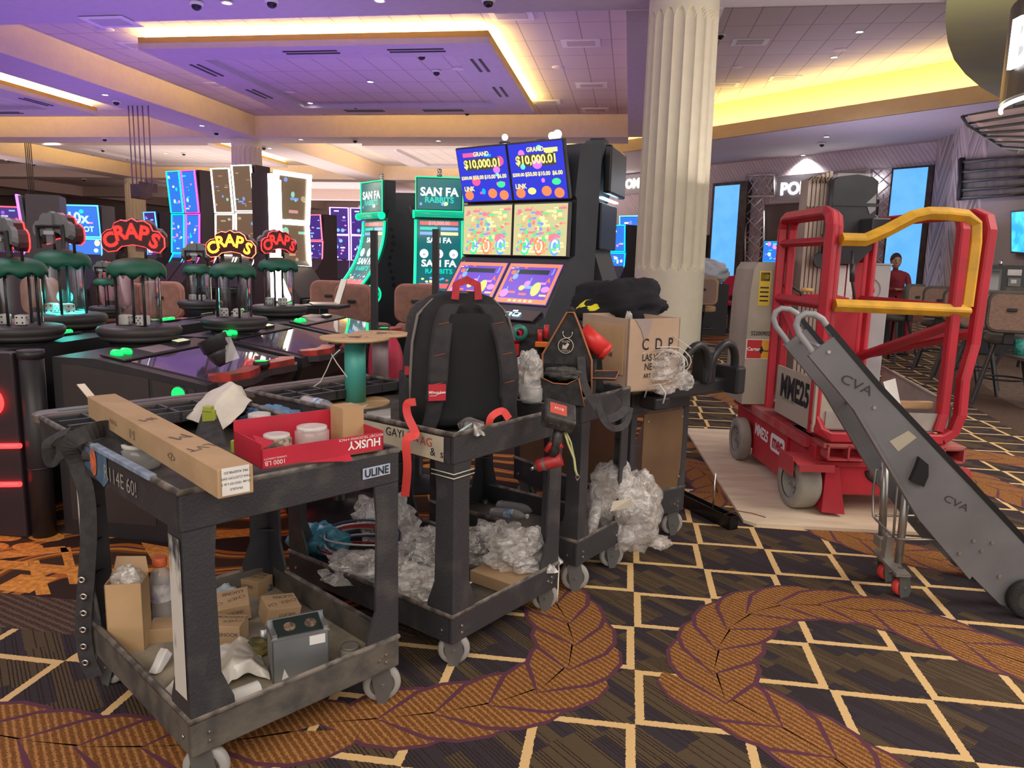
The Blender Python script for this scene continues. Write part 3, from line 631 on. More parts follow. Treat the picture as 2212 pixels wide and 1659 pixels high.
# red tie-down tray box
red = mat('red_card', (.55, .022, .05), .45, c2=(.47, .02, .045), scale=6)
pa = F(566, 1015, .856); pb = F(828, 972, .856); ax = (pb-pa).normalized(); L_ = (pb-pa).length
hk = thing('open_box', 'open red printed cardboard box holding two clear tubs on the nearest cart', 'box', pa)
T = frame((0, 0, 0), ax, V((-ax.y, ax.x, 0))); b = B(T); dpt = .20
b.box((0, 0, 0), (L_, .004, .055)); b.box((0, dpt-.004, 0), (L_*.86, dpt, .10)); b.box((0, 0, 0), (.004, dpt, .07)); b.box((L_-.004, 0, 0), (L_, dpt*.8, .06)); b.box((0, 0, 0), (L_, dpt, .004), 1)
b.face([(0, .0, .055), (.0, .06, .085), (.06, .05, .06)], 0); b.face([(L_*.3, -.006, .004), (L_*.7, -.02, -.012), (L_*.7, 0, .004)], 0)
b.out('tray', [red, cardd], hk)
b = B(T); b.box((L_*.8, dpt*.55, .0), (L_*.99, dpt-.01, .115)); b.out('raised_flap', card2, hk)
wht = mat('print_white', (.85, .85, .83), .6)
b = B(T @ frame((0, -.0015, .028), (1, 0, 0), (0, 0, 1)))
b.text('HUSKY', .034, 0, T=MX.Translation((L_*.83, .002, 0)) @ MX.Rotation(PI, 4, 'Z'), bold=.025); b.text('RATCHET TIE-DOWNS 4-PACK', .0105, 0, T=MX.Translation((L_*.80, .021, 0)) @ MX.Rotation(PI, 4, 'Z'))
b.text('1000 LB', .018, 0, T=MX.Translation((L_*.10, -.012, 0)) @ MX.Rotation(PI, 4, 'Z')); b.text('LASHING CAPACITY', .007, 0, T=MX.Translation((L_*.10, .0, 0)) @ MX.Rotation(PI, 4, 'Z'))
b.out('printing', wht, hk)
clear = mat('clear_plastic', (.85, .85, .83), .08, alpha=.32, coat=.4); clear_w = mat('milky_plastic', (.80, .78, .74), .3, alpha=.72, bump=.5, bscale=30)
glassy = bpy.data.materials.new('clear_wall'); glassy.use_nodes = True
_n = glassy.node_tree; _n.nodes.remove(_n.nodes['Principled BSDF']); _t = _n.nodes.new('ShaderNodeBsdfTransparent'); _t.inputs[0].default_value = (.93, .94, .97, 1); _g = _n.nodes.new('ShaderNodeBsdfGlossy'); _g.inputs['Roughness'].default_value = .06
_l = _n.nodes.new('ShaderNodeLayerWeight'); _l.inputs[0].default_value = .42; _m = _n.nodes.new('ShaderNodeMixShader'); _n.links.new(_l.outputs['Facing'], _m.inputs[0]); _n.links.new(_t.outputs[0], _m.inputs[1]); _n.links.new(_g.outputs[0], _m.inputs[2]); _n.links.new(_m.outputs[0], _n.nodes['Material Output'].inputs[0])
def tub(pos, R, H, label, lidc=None, cont=None, name='plastic_tub', tilt=0, group=None):
    t = thing(name, label, 'container', pos, 0, group); T = RX(tilt); b = B(T); b.lathe([(R*.9, 0), (R, .01), (R, H*.8), (R*.82, H*.88)], 20, 0); b.out('body', cont or clear, t)
    b = B(T); b.lathe([(R*.86, H*.86), (R*.88, H*.88), (R*.88, H), (R*.7, H*1.02)], 20, 0); b.out('lid', lidc or clear_w, t); return t
Tw = MX.Translation(pa) @ T
clamps = mat('beige_parts', (.40, .33, .25), .6, c2=(.12, .09, .07), scale=60)
tub(Tw @ V((.085, .10, .006)), .042, .062, 'clear tub of small parts at the left in the red open box', clear_w, clamps)
tub(Tw @ V((.20, .115, .006)), .05, .068, 'clear round tub at the right in the red open box', clear_w)
# tool tote with lime clips behind the carton, plastic bag, jar, blue rag
def bagmesh(name, label, cat, p, size, seed, m, amp=.35, T=None, freq=2.4, parent=None, fine=.05, extra=None):
    if m in (film, film2): fine = max(fine, .10)
    b = B(T); b.fixn = True; b.lump((0, 0, size[2]*.9), size, seed, amp, freq, 0, fine=fine, u=40, v=26)
    if extra: extra(b)
    o = b.out(name, m, parent, loc=p)
    if m in (film, film2):
        for q in o.data.polygons: q.use_smooth = False
    return tag(o, label, cat) if not parent else o
def filmmat(name, lo, hi, col, sc_=9):
    m = mat(name, col, .13, bump=.8, bscale=26, coat=.7, c2=(.95, .93, .9), scale=12); nt = m.node_tree; N = nt.nodes; L = nt.links
    tc = N.new('ShaderNodeTexCoord'); nz = N.new('ShaderNodeTexNoise'); nz.inputs['Scale'].default_value = sc_; nz.inputs['Detail'].default_value = 6; nz.inputs['Distortion'].default_value = 2.5; L.new(tc.outputs['Object'], nz.inputs['Vector'])
    rp = N.new('ShaderNodeValToRGB'); L.new(nz.outputs[0], rp.inputs[0]); cr = rp.color_ramp
    for p, v in ((.40, lo), (.49, lo*1.15), (.515, hi), (.54, lo*1.3), (.62, (lo+hi)/2)):  # opaque noise ridges paint in the film's white highlight streaks
        e = cr.elements.new(p); e.color = (v, v, v, 1)
    cr.elements[0].color = (lo, lo, lo, 1); cr.elements[-1].color = (hi, hi, hi, 1); L.new(rp.outputs[0], N['Principled BSDF'].inputs['Alpha']); return m
film = filmmat('plastic_film', .20, .75, (.74, .70, .66)); film2 = filmmat('plastic_film_dense', .34, .85, (.66, .61, .56), 11)
sheet = mat('foam_sheet', (.80, .75, .64), .6, alpha=.93, c2=(.70, .66, .58), scale=8, bump=.15, bscale=12)
def cloth(name, label, cat, rows, m, th=.002, group=None, parent=None):
    o0 = V(rows[0][0]); b = B(); b.sm = True; n_, k_ = len(rows), len(rows[0])
    # refine with a bilinear subdivision and wrinkles
    U = 6; G = []
    for i in range((n_-1)*U+1):
        a = min(i//U, n_-2); s_ = i/U-a; row = []
        for j in range((k_-1)*U+1):
            c = min(j//U, k_-2); t_ = j/U-c
            p = (V(rows[a][c])*(1-t_)+V(rows[a][c+1])*t_)*(1-s_)+(V(rows[a+1][c])*(1-t_)+V(rows[a+1][c+1])*t_)*s_
            p = p-o0 + V((0, 0, 1))*(.010*noise.noise(p*22)) + V((1, 0, 0))*(.008*noise.noise(p*17+V((5, 1, 2)))); row.append(p)
        G.append(row)
    b.loft(G, closed=False, caps=False); b.sm = False
    o = b.out(name, m, parent, loc=o0)
    if name: sd = o.modifiers.new('thick', 'SOLIDIFY'); sd.thickness = th; sb = o.modifiers.new('smooth', 'SUBSURF'); sb.levels = 1; sb.render_levels = 1
    for p in o.data.polygons: p.use_smooth = True
    return tag(o, label, cat, group) if not parent else o
yl = lambda x, y, Y: D(x, y, Y)
cloth('foam_sheet_bag', 'translucent off-white foam sheet standing up on the nearest cart behind the carton', 'packaging',
      [[yl(400, 905, 2.55), yl(440, 915, 2.45), yl(480, 930, 2.42)], [yl(425, 870, 2.62), yl(465, 870, 2.5), yl(520, 895, 2.5)], [yl(460, 838, 2.7), yl(505, 830, 2.62), yl(545, 865, 2.6)], [yl(492, 824, 2.75), yl(522, 832, 2.7), yl(546, 880, 2.62)]], sheet)
tote = thing('tool_bag', 'black tool bag with lime-green buckles standing on the nearest cart behind the carton', 'bag', F(455, 985, .77))
o_ = tote.location; b = B(); pp = [D(436, 908, 2.25)-o_, D(468, 905, 2.25)-o_, D(492, 965, 2.12)-o_, D(420, 960, 2.12)-o_]
b.loft([[p for p in pp], [p+V((-.06, .10, .0)) for p in pp]]); b.out('bag_body', mat('black_canvas', (.022, .022, .024), .85, c2=(.04, .04, .042), scale=30, bump=.2, bscale=300), tote)
lime = mat('lime_plastic', (.36, .42, .06), .45)
b = B(); c_ = D(452, 898, 2.25)-o_; b.box(c_+V((-.022, -.008, -.025)), c_+V((.022, .008, .02)), bev=.003); b.box(c_+V((-.016, -.012, .015)), c_+V((.012, .012, .032)), bev=.002); b.out('buckle', lime, tote)
b = B(); c_ = D(527, 965, 2.15)-o_; b.box(c_+V((-.04, -.01, -.02)), c_+V((.04, .01, .02)), bev=.003); b.out('buckle', lime, tote)
t2 = thing('tool_case', 'yellow-green clasp and black case lying left of the carton on the nearest cart', 'case', F(240, 965, .77)); o_ = t2.location
b = B(); c_ = F(255, 975, .80)-o_; b.lump(c_, (.12, .09, .045), 3, .2, 2); b.out('case_body', MT['black_canvas'], t2)
b = B(); c_ = F(222, 928, .835)-o_; b.box(c_+V((-.045, -.012, -.015)), c_+V((.035, .012, .02)), bev=.004); b.tube([c_+V((-.07, 0, -.03)), c_+V((-.05, 0, -.01)), c_+V((0, 0, -.004)), c_+V((.06, -.01, -.03))], .005, flat=(.02, .008)); b.out('clasp', mat('yellow_plastic', (.62, .55, .03), .4), t2)
tub(F(562, 955, .758), .045, .105, 'clear plastic jar with a milky lid behind the red box', clear_w, mat('smoky_clear', (.5, .48, .46), .1, alpha=.6))
tub(F(305, 1008, .76), .06, .075, 'square clear container with a barcode label beside the carton', mat('label_top', (.75, .74, .68), .5), clear, name='clear_container')
b = B(); b.lump((0, 0, .035), (.11, .07, .05), 9, .4, 3); o = b.out('blue_rag', mat('blue_cloth', (.10, .22, .42), .8, c2=(.16, .30, .5), scale=12), loc=F(590, 925, .76)); tag(o, 'crumpled blue rag beside the clear jar on the nearest cart', 'rag')
o = bagmesh('red_pouch', 'small red pouch half hidden behind the long carton', 'pouch', F(368, 915, .76), (.07, .045, .03), 4, mat('red_cloth', (.6, .03, .03), .7))
# hanging belt with grommets
strapm = mat('black_webbing', (.030, .028, .030), .75, c2=(.045, .043, .045), scale=40)
bt = thing('tool_belt', 'black belt with steel grommets hanging off the back corner of the nearest cart', 'belt', F(215, 975, .84)); o_ = bt.location
Yb = 2.06
path = [(265, 925, .86), (225, 905, .88)]
P_ = [F(285, 950, .855)-o_, F(240, 925, .87)-o_, F(190, 935, .875)-o_, F(150, 960, .84)-o_]
P_ += [D(x, y, Yb)-o_ for x, y in ((165, 1000), (186, 1060), (192, 1150), (186, 1260), (180, 1350), (188, 1420), (206, 1462))]
b = B(); b.tube(smooth3(P_), .01, flat=(.05, .005), up=(.3, -.95, .1)); b.out('strap', strapm, bt)
b = B(); Q = [D(x, y, 2.14)-o_ for x, y in ((150, 930), (120, 945), (105, 965), (112, 1000), (130, 985), (165, 945), (230, 925))]
b.tube(smooth3(Q, 8), .01, flat=(.04, .004), up=(.5, -.3, .8)); b.out('loop', strapm, bt)
gp = [(176, 1253), (180, 1289), (180, 1325), (179, 1361), (180, 1397), (184, 1432)]
for x, y in gp:
    c_ = D(x, y, Yb-.012)-o_; b = B(frame(c_, (1, .3, 0), (0, 0, 1))); b.lathe([(.005, 0), (.0055, .002), (.0105, .0025), (.0115, 0)], 16, caps=False); b.out('grommet', steel, bt)
# ---- lower shelf of the near cart
zs = .142
t = thing('cardboard_box', 'tall open brown carton with crumpled film inside on the lower shelf of the nearest cart', 'box', F(283, 1395, zs)); o_ = t.location
T = RZ(math.radians(20)); b = B(T); h_ = .235; 
for a, c in (((-.055, -.045, 0), (.055, -.042, h_)), ((-.055, .042, 0), (.055, .045, h_)), ((-.055, -.045, 0), (-.052, .045, h_)), ((.052, -.045, 0), (.055, .045, h_)), ((-.055, -.045, 0), (.055, .045, .003))): b.box(a, c)
b.out('carton', card2, t); b = B(T); b.face([(-.055, .045, h_), (.055, .045, h_), (.045, .06, h_+.05), (-.045, .06, h_+.055)]); b.out('flap', card, t)
b = B(T); b.lump((0, 0, h_-.01), (.047, .038, .05), 5, .35, 3); b.out('crumpled_film', film2, t)
t = thing('drink_bottle', 'clear sports drink bottle with an orange cap behind the tall carton', 'bottle', F(352, 1345, zs))
b = B(); b.lathe([(.035, 0), (.038, .01), (.037, .05), (.034, .07), (.038, .09), (.038, .16), (.03, .19), (.018, .205), (.018, .215)], 20); b.out('body', mat('bottle_plastic', (.7, .66, .62), .1, alpha=.5, coat=.5), t)
b = B(); b.lathe([(.023, .212), (.024, .216), (.024, .24), (.021, .244)], 20); b.out('cap', mat('orange_cap', (.78, .16, .05), .4), t); b = B(); b.lathe([(.0385, .09), (.0388, .10), (.0388, .15), (.0385, .155)], 20, caps=False); b.out('wrapper', mat('bottle_label', (.35, .33, .42), .5, c2=(.75, .73, .72), scale=25), t)
def smallbox(p, s, rz, label, tilt=(0, 0), txt='LUCREI', grp=None, m=None):
    t = thing('cardboard_box', label, 'box', p, 0, grp); T = MX.Rotation(rz, 4, 'Z') @ RX(tilt[0]) @ RY(tilt[1])
    b = B(T); b.box((-s[0]/2, -s[1]/2, 0), (s[0]/2, s[1]/2, s[2]), bev=.002); b.out('box_body', m or card, t)
    if txt:
        b = B(T); b.text(txt, .022, 0, T=MX.Translation((s[0]*.1, s[1]*.28, s[2]+.001)) @ MX.Rotation(PI, 4, 'Z'), bold=.02); b.text('CHEX  CH', .024, 0, T=MX.Translation((0, -s[1]*.1, s[2]+.001)) @ MX.Rotation(PI+.2, 4, 'Z')); b.text(txt, .018, 0, T=frame((s[0]*.1, -s[1]/2-.001, s[2]*.6), (1, 0, 0), (0, 0, 1)), bold=.02)
        b.out('printing', mat('box_ink'), t)
    return t
smallbox(F(545, 1275, zs), (.13, .085, .06), -.25, 'small brown printed box at the back of the lower shelf of the nearest cart')
smallbox(F(500, 1325, zs+.02), (.13, .10, .065), .55, 'small brown box with marker writing, tilted against the others on the nearest cart', (.25, -.1))
smallbox(F(600, 1335, zs), (.12, .09, .07), .75, 'small brown box tipped on its edge behind the metal enclosure', (.2, .15))
smallbox(F(490, 1385, zs), (.12, .085, .075), .15, 'small brown box with handwritten notes in front of the tilted box', (.0, .0), 'CHINOOK')
smallbox(F(360, 1375, zs), (.10, .09, .05), .35, 'small plain brown box between the tall carton and the scraped leg', (.0, .0), None)
# metal enclosure
pa = F(590, 1480, zs); pb = F(712, 1452, zs); ax = (pb-pa).normalized(); L_ = (pb-pa).length; dn = V((-ax.y, ax.x, 0))
t = thing('metal_enclosure', 'galvanised steel electrical box with two knockout holes on the nearest cart', 'box', pa)
T = frame((0, 0, 0), ax, dn); b = B(T); h_ = .145; d_ = .075
b.box((0, 0, 0), (L_, .003, h_)); b.box((0, d_, 0), (L_, d_+.003, h_+.03)); b.box((0, 0, 0), (.004, d_, h_+.012)); b.box((L_-.004, 0, 0), (L_, d_, h_+.012)); b.box((0, 0, 0), (L_, d_, .003))
b.box((-.002, -.003, h_-.004), (L_+.002, .006, h_+.002)); b.box((0, 0, h_), (.016, d_, h_+.014)); b.box((L_-.016, 0, h_), (L_, d_, h_+.014))
b.out('shell', zinc, t)
tp = T @ frame((0, .004, h_-.001), (1, 0, 0), (0, d_, .03))
b = B(tp); b.box((.016, 0, -.003), (L_-.016, d_, 0)); b.out('knockout_plate', mat('dark_galv', (.045, .065, .06), .4, .5), t)
b = B(tp)
for x in (.35, .72): b.disc((L_*x, d_*.5), .018, m=0, z=.0012)
b.out('knockout_hole', [mat('hole_brown', (.30, .20, .12), .8, c2=(.08, .06, .05), scale=60)], t)
b = B(T); b.box((L_*.65, -.0012, h_*.72), (L_*.93, 0, h_*.92)); b.face([(L_*.15, -.001, .01), (L_*.27, -.001, .015), (L_*.20, -.001, .045)]); b.out('label_sticker', paper, t)
tub(F(757, 1425, zs), .033, .05, 'grey lidded jar sitting in a ring on the lower shelf of the nearest cart', mat('grey_lid', (.16, .16, .13), .4, c2=(.25, .24, .2), scale=10), mat('grey_jar', (.22, .21, .17), .6), name='jar')
b = B(); b.lathe([(.050, 0), (.056, 0), (.057, .015), (.050, .015)], 28, caps=False); o = b.out('rubber_ring', mat('grey_ring', (.36, .35, .31), .6), loc=F(755, 1440, zs)); tag(o, 'grey plastic ring around the lidded jar', 'ring')
cloth('plastic_bag', 'white plastic bag spread between the scraped leg and the metal enclosure', 'bag', [[F(470, 1510, zs+.01), F(500, 1470, zs+.05), F(540, 1455, zs+.03), F(585, 1470, zs+.01)], [F(460, 1475, zs+.03), F(500, 1430, zs+.08), F(545, 1425, zs+.07), F(580, 1455, zs+.02)], [F(465, 1440, zs+.02), F(505, 1395, zs+.07), F(545, 1405, zs+.05), F(570, 1430, zs+.02)], [F(470, 1410, zs), F(515, 1372, zs+.07), F(540, 1385, zs+.03), F(560, 1400, zs)]], mat('white_bag', (.78, .74, .66), .35, bump=.5, bscale=18, coat=.4))
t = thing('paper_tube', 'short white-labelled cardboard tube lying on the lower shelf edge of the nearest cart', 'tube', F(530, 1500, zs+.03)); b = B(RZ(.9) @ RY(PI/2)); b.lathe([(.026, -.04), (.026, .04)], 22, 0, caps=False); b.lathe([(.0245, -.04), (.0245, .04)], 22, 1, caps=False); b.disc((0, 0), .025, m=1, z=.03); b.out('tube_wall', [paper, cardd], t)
cloth('instruction_leaflet', 'white instruction leaflet with a red stripe on the lower shelf of the nearest cart', 'paper', [[F(320, 1450, zs+.02), F(350, 1395, zs+.06)], [F(335, 1455, zs+.02), F(362, 1400, zs+.06)], [F(350, 1450, zs+.01), F(375, 1410, zs+.04)]], paper, .0008)
b = B(); a_, c_ = F(342, 1452, zs+.025), F(368, 1402, zs+.058); b.tube([V((0, 0, 0)), c_-a_], .002, flat=(.004, .001)); 
cloth('paper_sheet', 'crumpled off-white sheet beside the scraped front leg on the lower shelf', 'paper', [[F(345, 1500, zs), F(380, 1460, zs+.03), F(400, 1440, zs+.02)], [F(380, 1530, zs), F(410, 1490, zs+.02), F(430, 1460, zs)]], sheet, .001)
o = bagmesh('work_glove', 'dark olive work glove lying left of the metal enclosure', 'glove', F(555, 1410, zs), (.05, .045, .022), 8, mat('olive_glove', (.08, .075, .035), .9, c2=(.2, .16, .05), scale=30))
o = bagmesh('white_mitt', 'white padded mitt with a yellow edge behind the white bag', 'glove', F(490, 1425, zs), (.045, .04, .025), 12, mat('mitt_white', (.62, .58, .55), .8), .2)
o = bagmesh('crumpled_bag', 'crumpled white and blue plastic at the far end of the nearest cart lower shelf', 'bag', F(475, 1290, zs), (.06, .05, .03), 15, mat('white_blue_film', (.7, .72, .74), .3, c2=(.3, .42, .55), scale=14, bump=.6, bscale=25))
b = B(); b.lathe([(.012, 0), (.012, .07)], 16); o = b.out('pipe_coupling', zinc, loc=F(570, 1400, zs)); tag(o, 'short steel pipe coupling left of the metal enclosure', 'pipe')
# ---------------- middle cart: backpack and the rest ----------------
z2 = .782
nylon = mat('black_nylon', (.011, .011, .013), .8, c2=(.019, .018, .020), scale=8, bump=.25, bscale=350)
nylon2 = mat('grey_nylon', (.022, .021, .024), .85, c2=(.032, .030, .033), scale=30, bump=.2, bscale=400)
redc = mat('red_webbing', (.52, .03, .045), .6, c2=(.42, .025, .035), scale=30)
bp_ = F(992, 928, z2+.005); bp_.y += .12; bp_.x -= .03
pk = thing('backpack', 'large black backpack with red top loop and square red strap badge on the middle cart', 'backpack', bp_, math.radians(27))
b = B(); rings = []; b.sm = True
for z, wx, dy, yo in ((0, .19, .10, 0), (.02, .21, .145, 0), (.14, .213, .165, .01), (.28, .206, .155, .01), (.38, .188, .115, .005), (.45, .165, .095, 0), (.495, .12, .07, -.005), (.515, .06, .04, -.01)):
    rings.append([(x, y+yo, z) for x, y in b.rrect(wx*2, dy*2, min(wx, dy)*.7, 6)])
b.loft(rings); pkb = b.out('bag_body', nylon, pk)
for p in pkb.data.polygons: p.use_smooth = True
b = B(); b.sm = True
b.loft([[(x, y, z) for x, y in b.rrect(w2, .05, .022)] for z, w2 in ((.03, .26), (.06, .29), (.30, .27), (.40, .22), (.44, .15))], T=MX.Translation((0, -.150, 0))); b.out('back_padding', mat('mesh_black', (.011, .011, .014), .9, bump=.3, bscale=500), pk)
for s in (-1, 1):
    b = B(); pts = [(s*.045, -.10, .475), (s*.075, -.165, .462), (s*.105, -.195, .40), (s*.125, -.20, .31), (s*.135, -.195, .21), (s*.14, -.185, .13), (s*.15, -.17, .06), (s*.165, -.15, .015)]
    cm = catmull([(p[0], p[2]) for p in pts], .012); 
    rings = []
    for i, q in enumerate(cm):
        t = i/(len(cm)-1); y = -.12-.10*math.sin(min(1, t*1.6)*PI/2)+.05*max(0, t-.6)*2; w_ = .037 if t < .75 else .030
        rings.append([(q.x-w_, y, q.y), (q.x-w_*.8, y-.009, q.y), (q.x+w_*.8, y-.009, q.y), (q.x+w_, y, q.y), (q.x+w_*.8, y+.006, q.y), (q.x-w_*.8, y+.006, q.y)])
    b.loft(rings); st = b.out('shoulder_strap', nylon2, pk)
    b = B(); 
    for k in (.20, .42, .62): i = int(k*len(rings)); a = rings[i]; b.tube([V(a[1])+V((.008, -.001, 0)), V(a[2])+V((-.012, -.001, .008))], .0011, 5)
    b.out('red_stitching', mat('red_thread', (.55, .10, .05), .7), st)
b = B(); T = frame((-.139, -.228, .165), (1, 0, 0), (0, 0, 1)); b.box((-.032, -.03, -.001), (.032, .03, .0025), 0, T, bev=.001); b.text('Milwaukee', .0145, 1, T=T @ MX.Translation((0, .001, .0035)), bold=.01)
b.tube([(-.028, -.011, .0036), (-.005, -.011, .0036), (.0, -.006, .0036), (.027, .0, .0036)], .0012, 5, 1, T)
b.out('badge', [mat('badge_red', (.50, .02, .035), .5), wht], pk)
b = B(); b.tube([(-.045, -.10, .49), (-.04, -.10, .545), (0, -.10, .562), (.04, -.10, .545), (.045, -.10, .49)], .01, flat=(.028, .008), up=(0, 1, 0)); b.out('top_loop', redc, pk)
b = B(); b.tube([(-.205, -.07, .08), (-.206, -.075, .2), (-.198, -.07, .33), (-.175, -.055, .43), (-.12, -.05, .485), (0, -.05, .512), (.12, -.05, .485), (.175, -.055, .43), (.2, -.07, .33)], .006, 8); b.out('piping', mat('grey_piping', (.20, .18, .17), .7), pk)
b = B(); b.sm = True; b.loft([[(x-.19, y+.03, z) for x, y in b.rrect(.06+.0*z, dd, .028)] for z, dd in ((.01, .16), (.03, .18), (.19, .175), (.20, .16))]); b.out('side_pocket', nylon2, pk)
b = B(); b.box((-.222, -.065, .205), (-.185, -.035, .235)); b.out('red_tab', redc, pk)
b = B(); b.sm = True; b.loft([[(x-.01, y+.19, z) for x, y in b.rrect(w2, .16, .07)] for z, w2 in ((.02, .33), (.05, .36), (.26, .34), (.34, .27), (.37, .18))]); b.out('front_pocket', nylon2, pk)
def ribbon(name, label, cat, pts, wdt, m, up=(0, 0, 1), parent=None):
    o0 = V(pts[0]); b = B(); b.tube(smooth3([V(p)-o0 for p in pts], 8), .01, flat=(wdt, .003), up=up); o = b.out(name, m, parent, loc=o0); return o if parent else tag(o, label, cat)
ribbon('red_strap', 'bright red strap hanging over the side of the middle cart below the backpack', 'strap', [D(898, 868, 2.62), D(880, 872, 2.60), D(880, 895, 2.52), D(893, 925, 2.44), D(897, 940, 2.41), D(878, 950, 2.385), D(880, 1010, 2.385), D(875, 1072, 2.39)], .028, mat('red_strap', (.75, .06, .05), .55), up=(.3, -1, .2))
# spools
ply = mat('plywood', (.66, .45, .24), .6, c2=(.53, .34, .17), scale=3, stretch=(1, 6, 6))
def spool(x, y, R, H, core, label, rz=0, r0=.05):
    p = F(x, y, z2); t = thing('cable_spool', label, 'spool', p, rz)
    b = B(); b.lathe([(R, 0), (R, .011)], 36, 0); b.out('bottom_flange', ply, t)
    b = B(); b.lathe([(R, H), (R, H+.012)], 36, 0); 
    b.disc((0, -.01), .028, m=1, z=H+.0128); 
    for a in (0, 1.1, 2.3, 3.6, 5.0): b.disc((.052*math.cos(a), .052*math.sin(a)-.01), .008, m=1, z=H+.0128, n=10)
    b.out('top_flange', [ply, mat('hole_dark', (.16, .09, .05), .9)], t); b = B(); b.lathe([(r0, .011), (r0, H)], 30); b.out('core', core, t); return t
sA = D(768, 765, 2.72); 
spool(768, 872, .150, .285, mat('teal_core', (.075, .42, .36), .45), 'wooden cable spool with a teal-green core left of the backpack', .3, .046)
C2sp = spool(822, 838, .140, .262, mat('mauve_core', (.30, .22, .24), .5), 'wooden cable spool with a mauve core partly behind the teal one', 1.1, .040)
b = B(); o0 = F(700, 790, .95); pts = [D(735, 755, 2.95)-o0, D(718, 770, 2.95)-o0, D(705, 800, 2.95)-o0, D(692, 825, 2.95)-o0, D(678, 835, 2.92)-o0]; b.tube(pts, .0022, 6); b.tube([D(716, 765, 2.95)-o0, D(728, 785, 2.9)-o0, D(750, 815, 2.85)-o0], .0022, 6)
o = b.out('cord', mat('white_cord', (.70, .64, .58), .5), loc=o0); tag(o, 'thin white cord looping behind the teal-core spool', 'cord')
def bottle(p, dirv, label, L_=.2, R=.031, m=None, grp=None, blue=True):
    p = V(p); ax = V(dirv).normalized(); t = thing('water_bottle', label, 'bottle', p, 0, grp); x = ax.orthogonal().normalized(); T = frame((0, 0, 0), x, ax.cross(x))
    prof = [(R*.8, 0)]+[(R*(1 if i % 2 else .93), .01+i*.012) for i in range(10)]+[(R, .135), (R*.75, .16), (R*.42, .178), (R*.42, .188)]
    b = B(T); b.lathe([(r_, z*L_/.2) for r_, z in prof], 18); b.out('body', clear, t); b = B(T); b.lathe([(R*.46, L_*.93), (R*.46, L_)], 14); b.out('cap', wht, t)
    if blue: b = B(T); b.lathe([(R*1.02, L_*.38), (R*1.02, L_*.62)], 18, caps=False); b.out('wrapper', mat('blue_label', (.08, .22, .45), .4, c2=(.6, .65, .7), scale=40), t)
    return t
bottle(F(655, 868, .83), (.9, -.42, -.05), 'empty crushed water bottle lying in the organiser of the middle cart')
bottle(F(625, 872, .82), (.9, -.3, .0), 'second empty bottle half hidden at the left of the organiser', .17, .025, blue=False)
bottle(F(1185, 885, .815), (-1, .2, .0), 'water bottle with a blue label between the backpack and the impact driver', .16)
o = thing('plastic_cup', 'clear plastic cup lying on its side at the rim left of the backpack', 'cup', F(815, 905, .82)); b = B(RZ(.3) @ RY(PI/2)); b.lathe([(.028, -.04), (.042, .05)], 20, caps=False); b.lathe([(.001, -.04), (.028, -.04)], 20, caps=False); b.out('cup_wall', clear, o)
cloth('plastic_film', 'crumpled clear film at the foot of the backpack', 'packaging', [[F(1000, 935, .80), F(1030, 945, .84), F(1052, 940, .82)], [F(985, 915, .82), F(1025, 915, .87), F(1050, 925, .84)], [F(980, 905, .81), F(1020, 900, .85), F(1045, 912, .84)]], film2)
ribbon('red_strap', 'short red strap end curled beside the crumpled film at the right of the backpack', 'strap', [D(1055, 925, 2.62), D(1062, 900, 2.62), D(1085, 888, 2.64), D(1100, 905, 2.64)], .026, MT['red_strap'], up=(0, -1, .3))
b = B(); a_ = D(982, 940, 2.42); c_ = D(1018, 915, 2.5); b.tube([V((0, 0, 0)), c_-a_], .004, 8); tag(b.out('drinking_straw', mat('pale_teal', (.42, .58, .58), .5), loc=a_), 'pale teal straw sticking out at the rim under the backpack', 'straw')
cloth('paper_scrap', 'torn off-white paper lying in front of the teal spool', 'paper', [[F(742, 893, .845), F(790, 882, .85)], [F(745, 885, .855), F(798, 872, .865)]], mat('cream_paper', (.62, .56, .44), .7), .001)
# impact driver hanging over the rim
dr_ = thing('impact_driver', 'red and black cordless impact driver hanging upside down from the middle cart rim', 'power tool', D(1190, 905, 2.72)); o_ = dr_.location
blk = mat('tool_black', (.028, .028, .03), .5, c2=(.06, .058, .056), scale=40); tred = mat('tool_red', (.45, .03, .035), .45, c2=(.33, .03, .03), scale=20)
def P4(x, y, Y=2.72): return D(x, y, Y)-o_
T = frame(P4(1207, 897), (1, .25, -.28), (.2, 1, .4)); b = B(T); b.box((-.06, -.055, -.03), (.06, .055, .026), 0, bev=.008); 
for k in (-.03, 0, .03): b.box((k-.006, -.058, -.02), (k+.006, .058, .0), 0, bev=.002)
b.out('battery', blk, dr_); b = B(T); b.box((-.042, -.030, .0255), (.022, .030, .0275), 0); b.text('M18', .02, 1, T=MX.Translation((-.008, 0, .0285))); b.out('battery_label', [mat('label_red', (.62, .10, .07), .4), wht], dr_)
b = B(); b.tube([P4(1208, 925), P4(1203, 950), P4(1196, 985)], .019, 10); b.out('grip', blk, dr_)
b = B(); b.tube([P4(1160, 1006), P4(1172, 1003), P4(1196, 997), P4(1213, 992)], .024, 12); b.tube([P4(1180, 975), P4(1190, 960), P4(1205, 955), P4(1212, 968)], .012, 8); b.out('motor_housing', tred, dr_)
b = B(); b.cyl(P4(1178, 1002), P4(1163, 1006), .026, .02); b.cyl(P4(1163, 1006), P4(1155, 1009), .013); b.out('nose_cone', mat('nose_grey', (.11, .11, .11), .4), dr_)
b = B(); b.cyl(P4(1155, 1009), P4(1146, 1013), .008); b.out('driver_bit', steel, dr_)
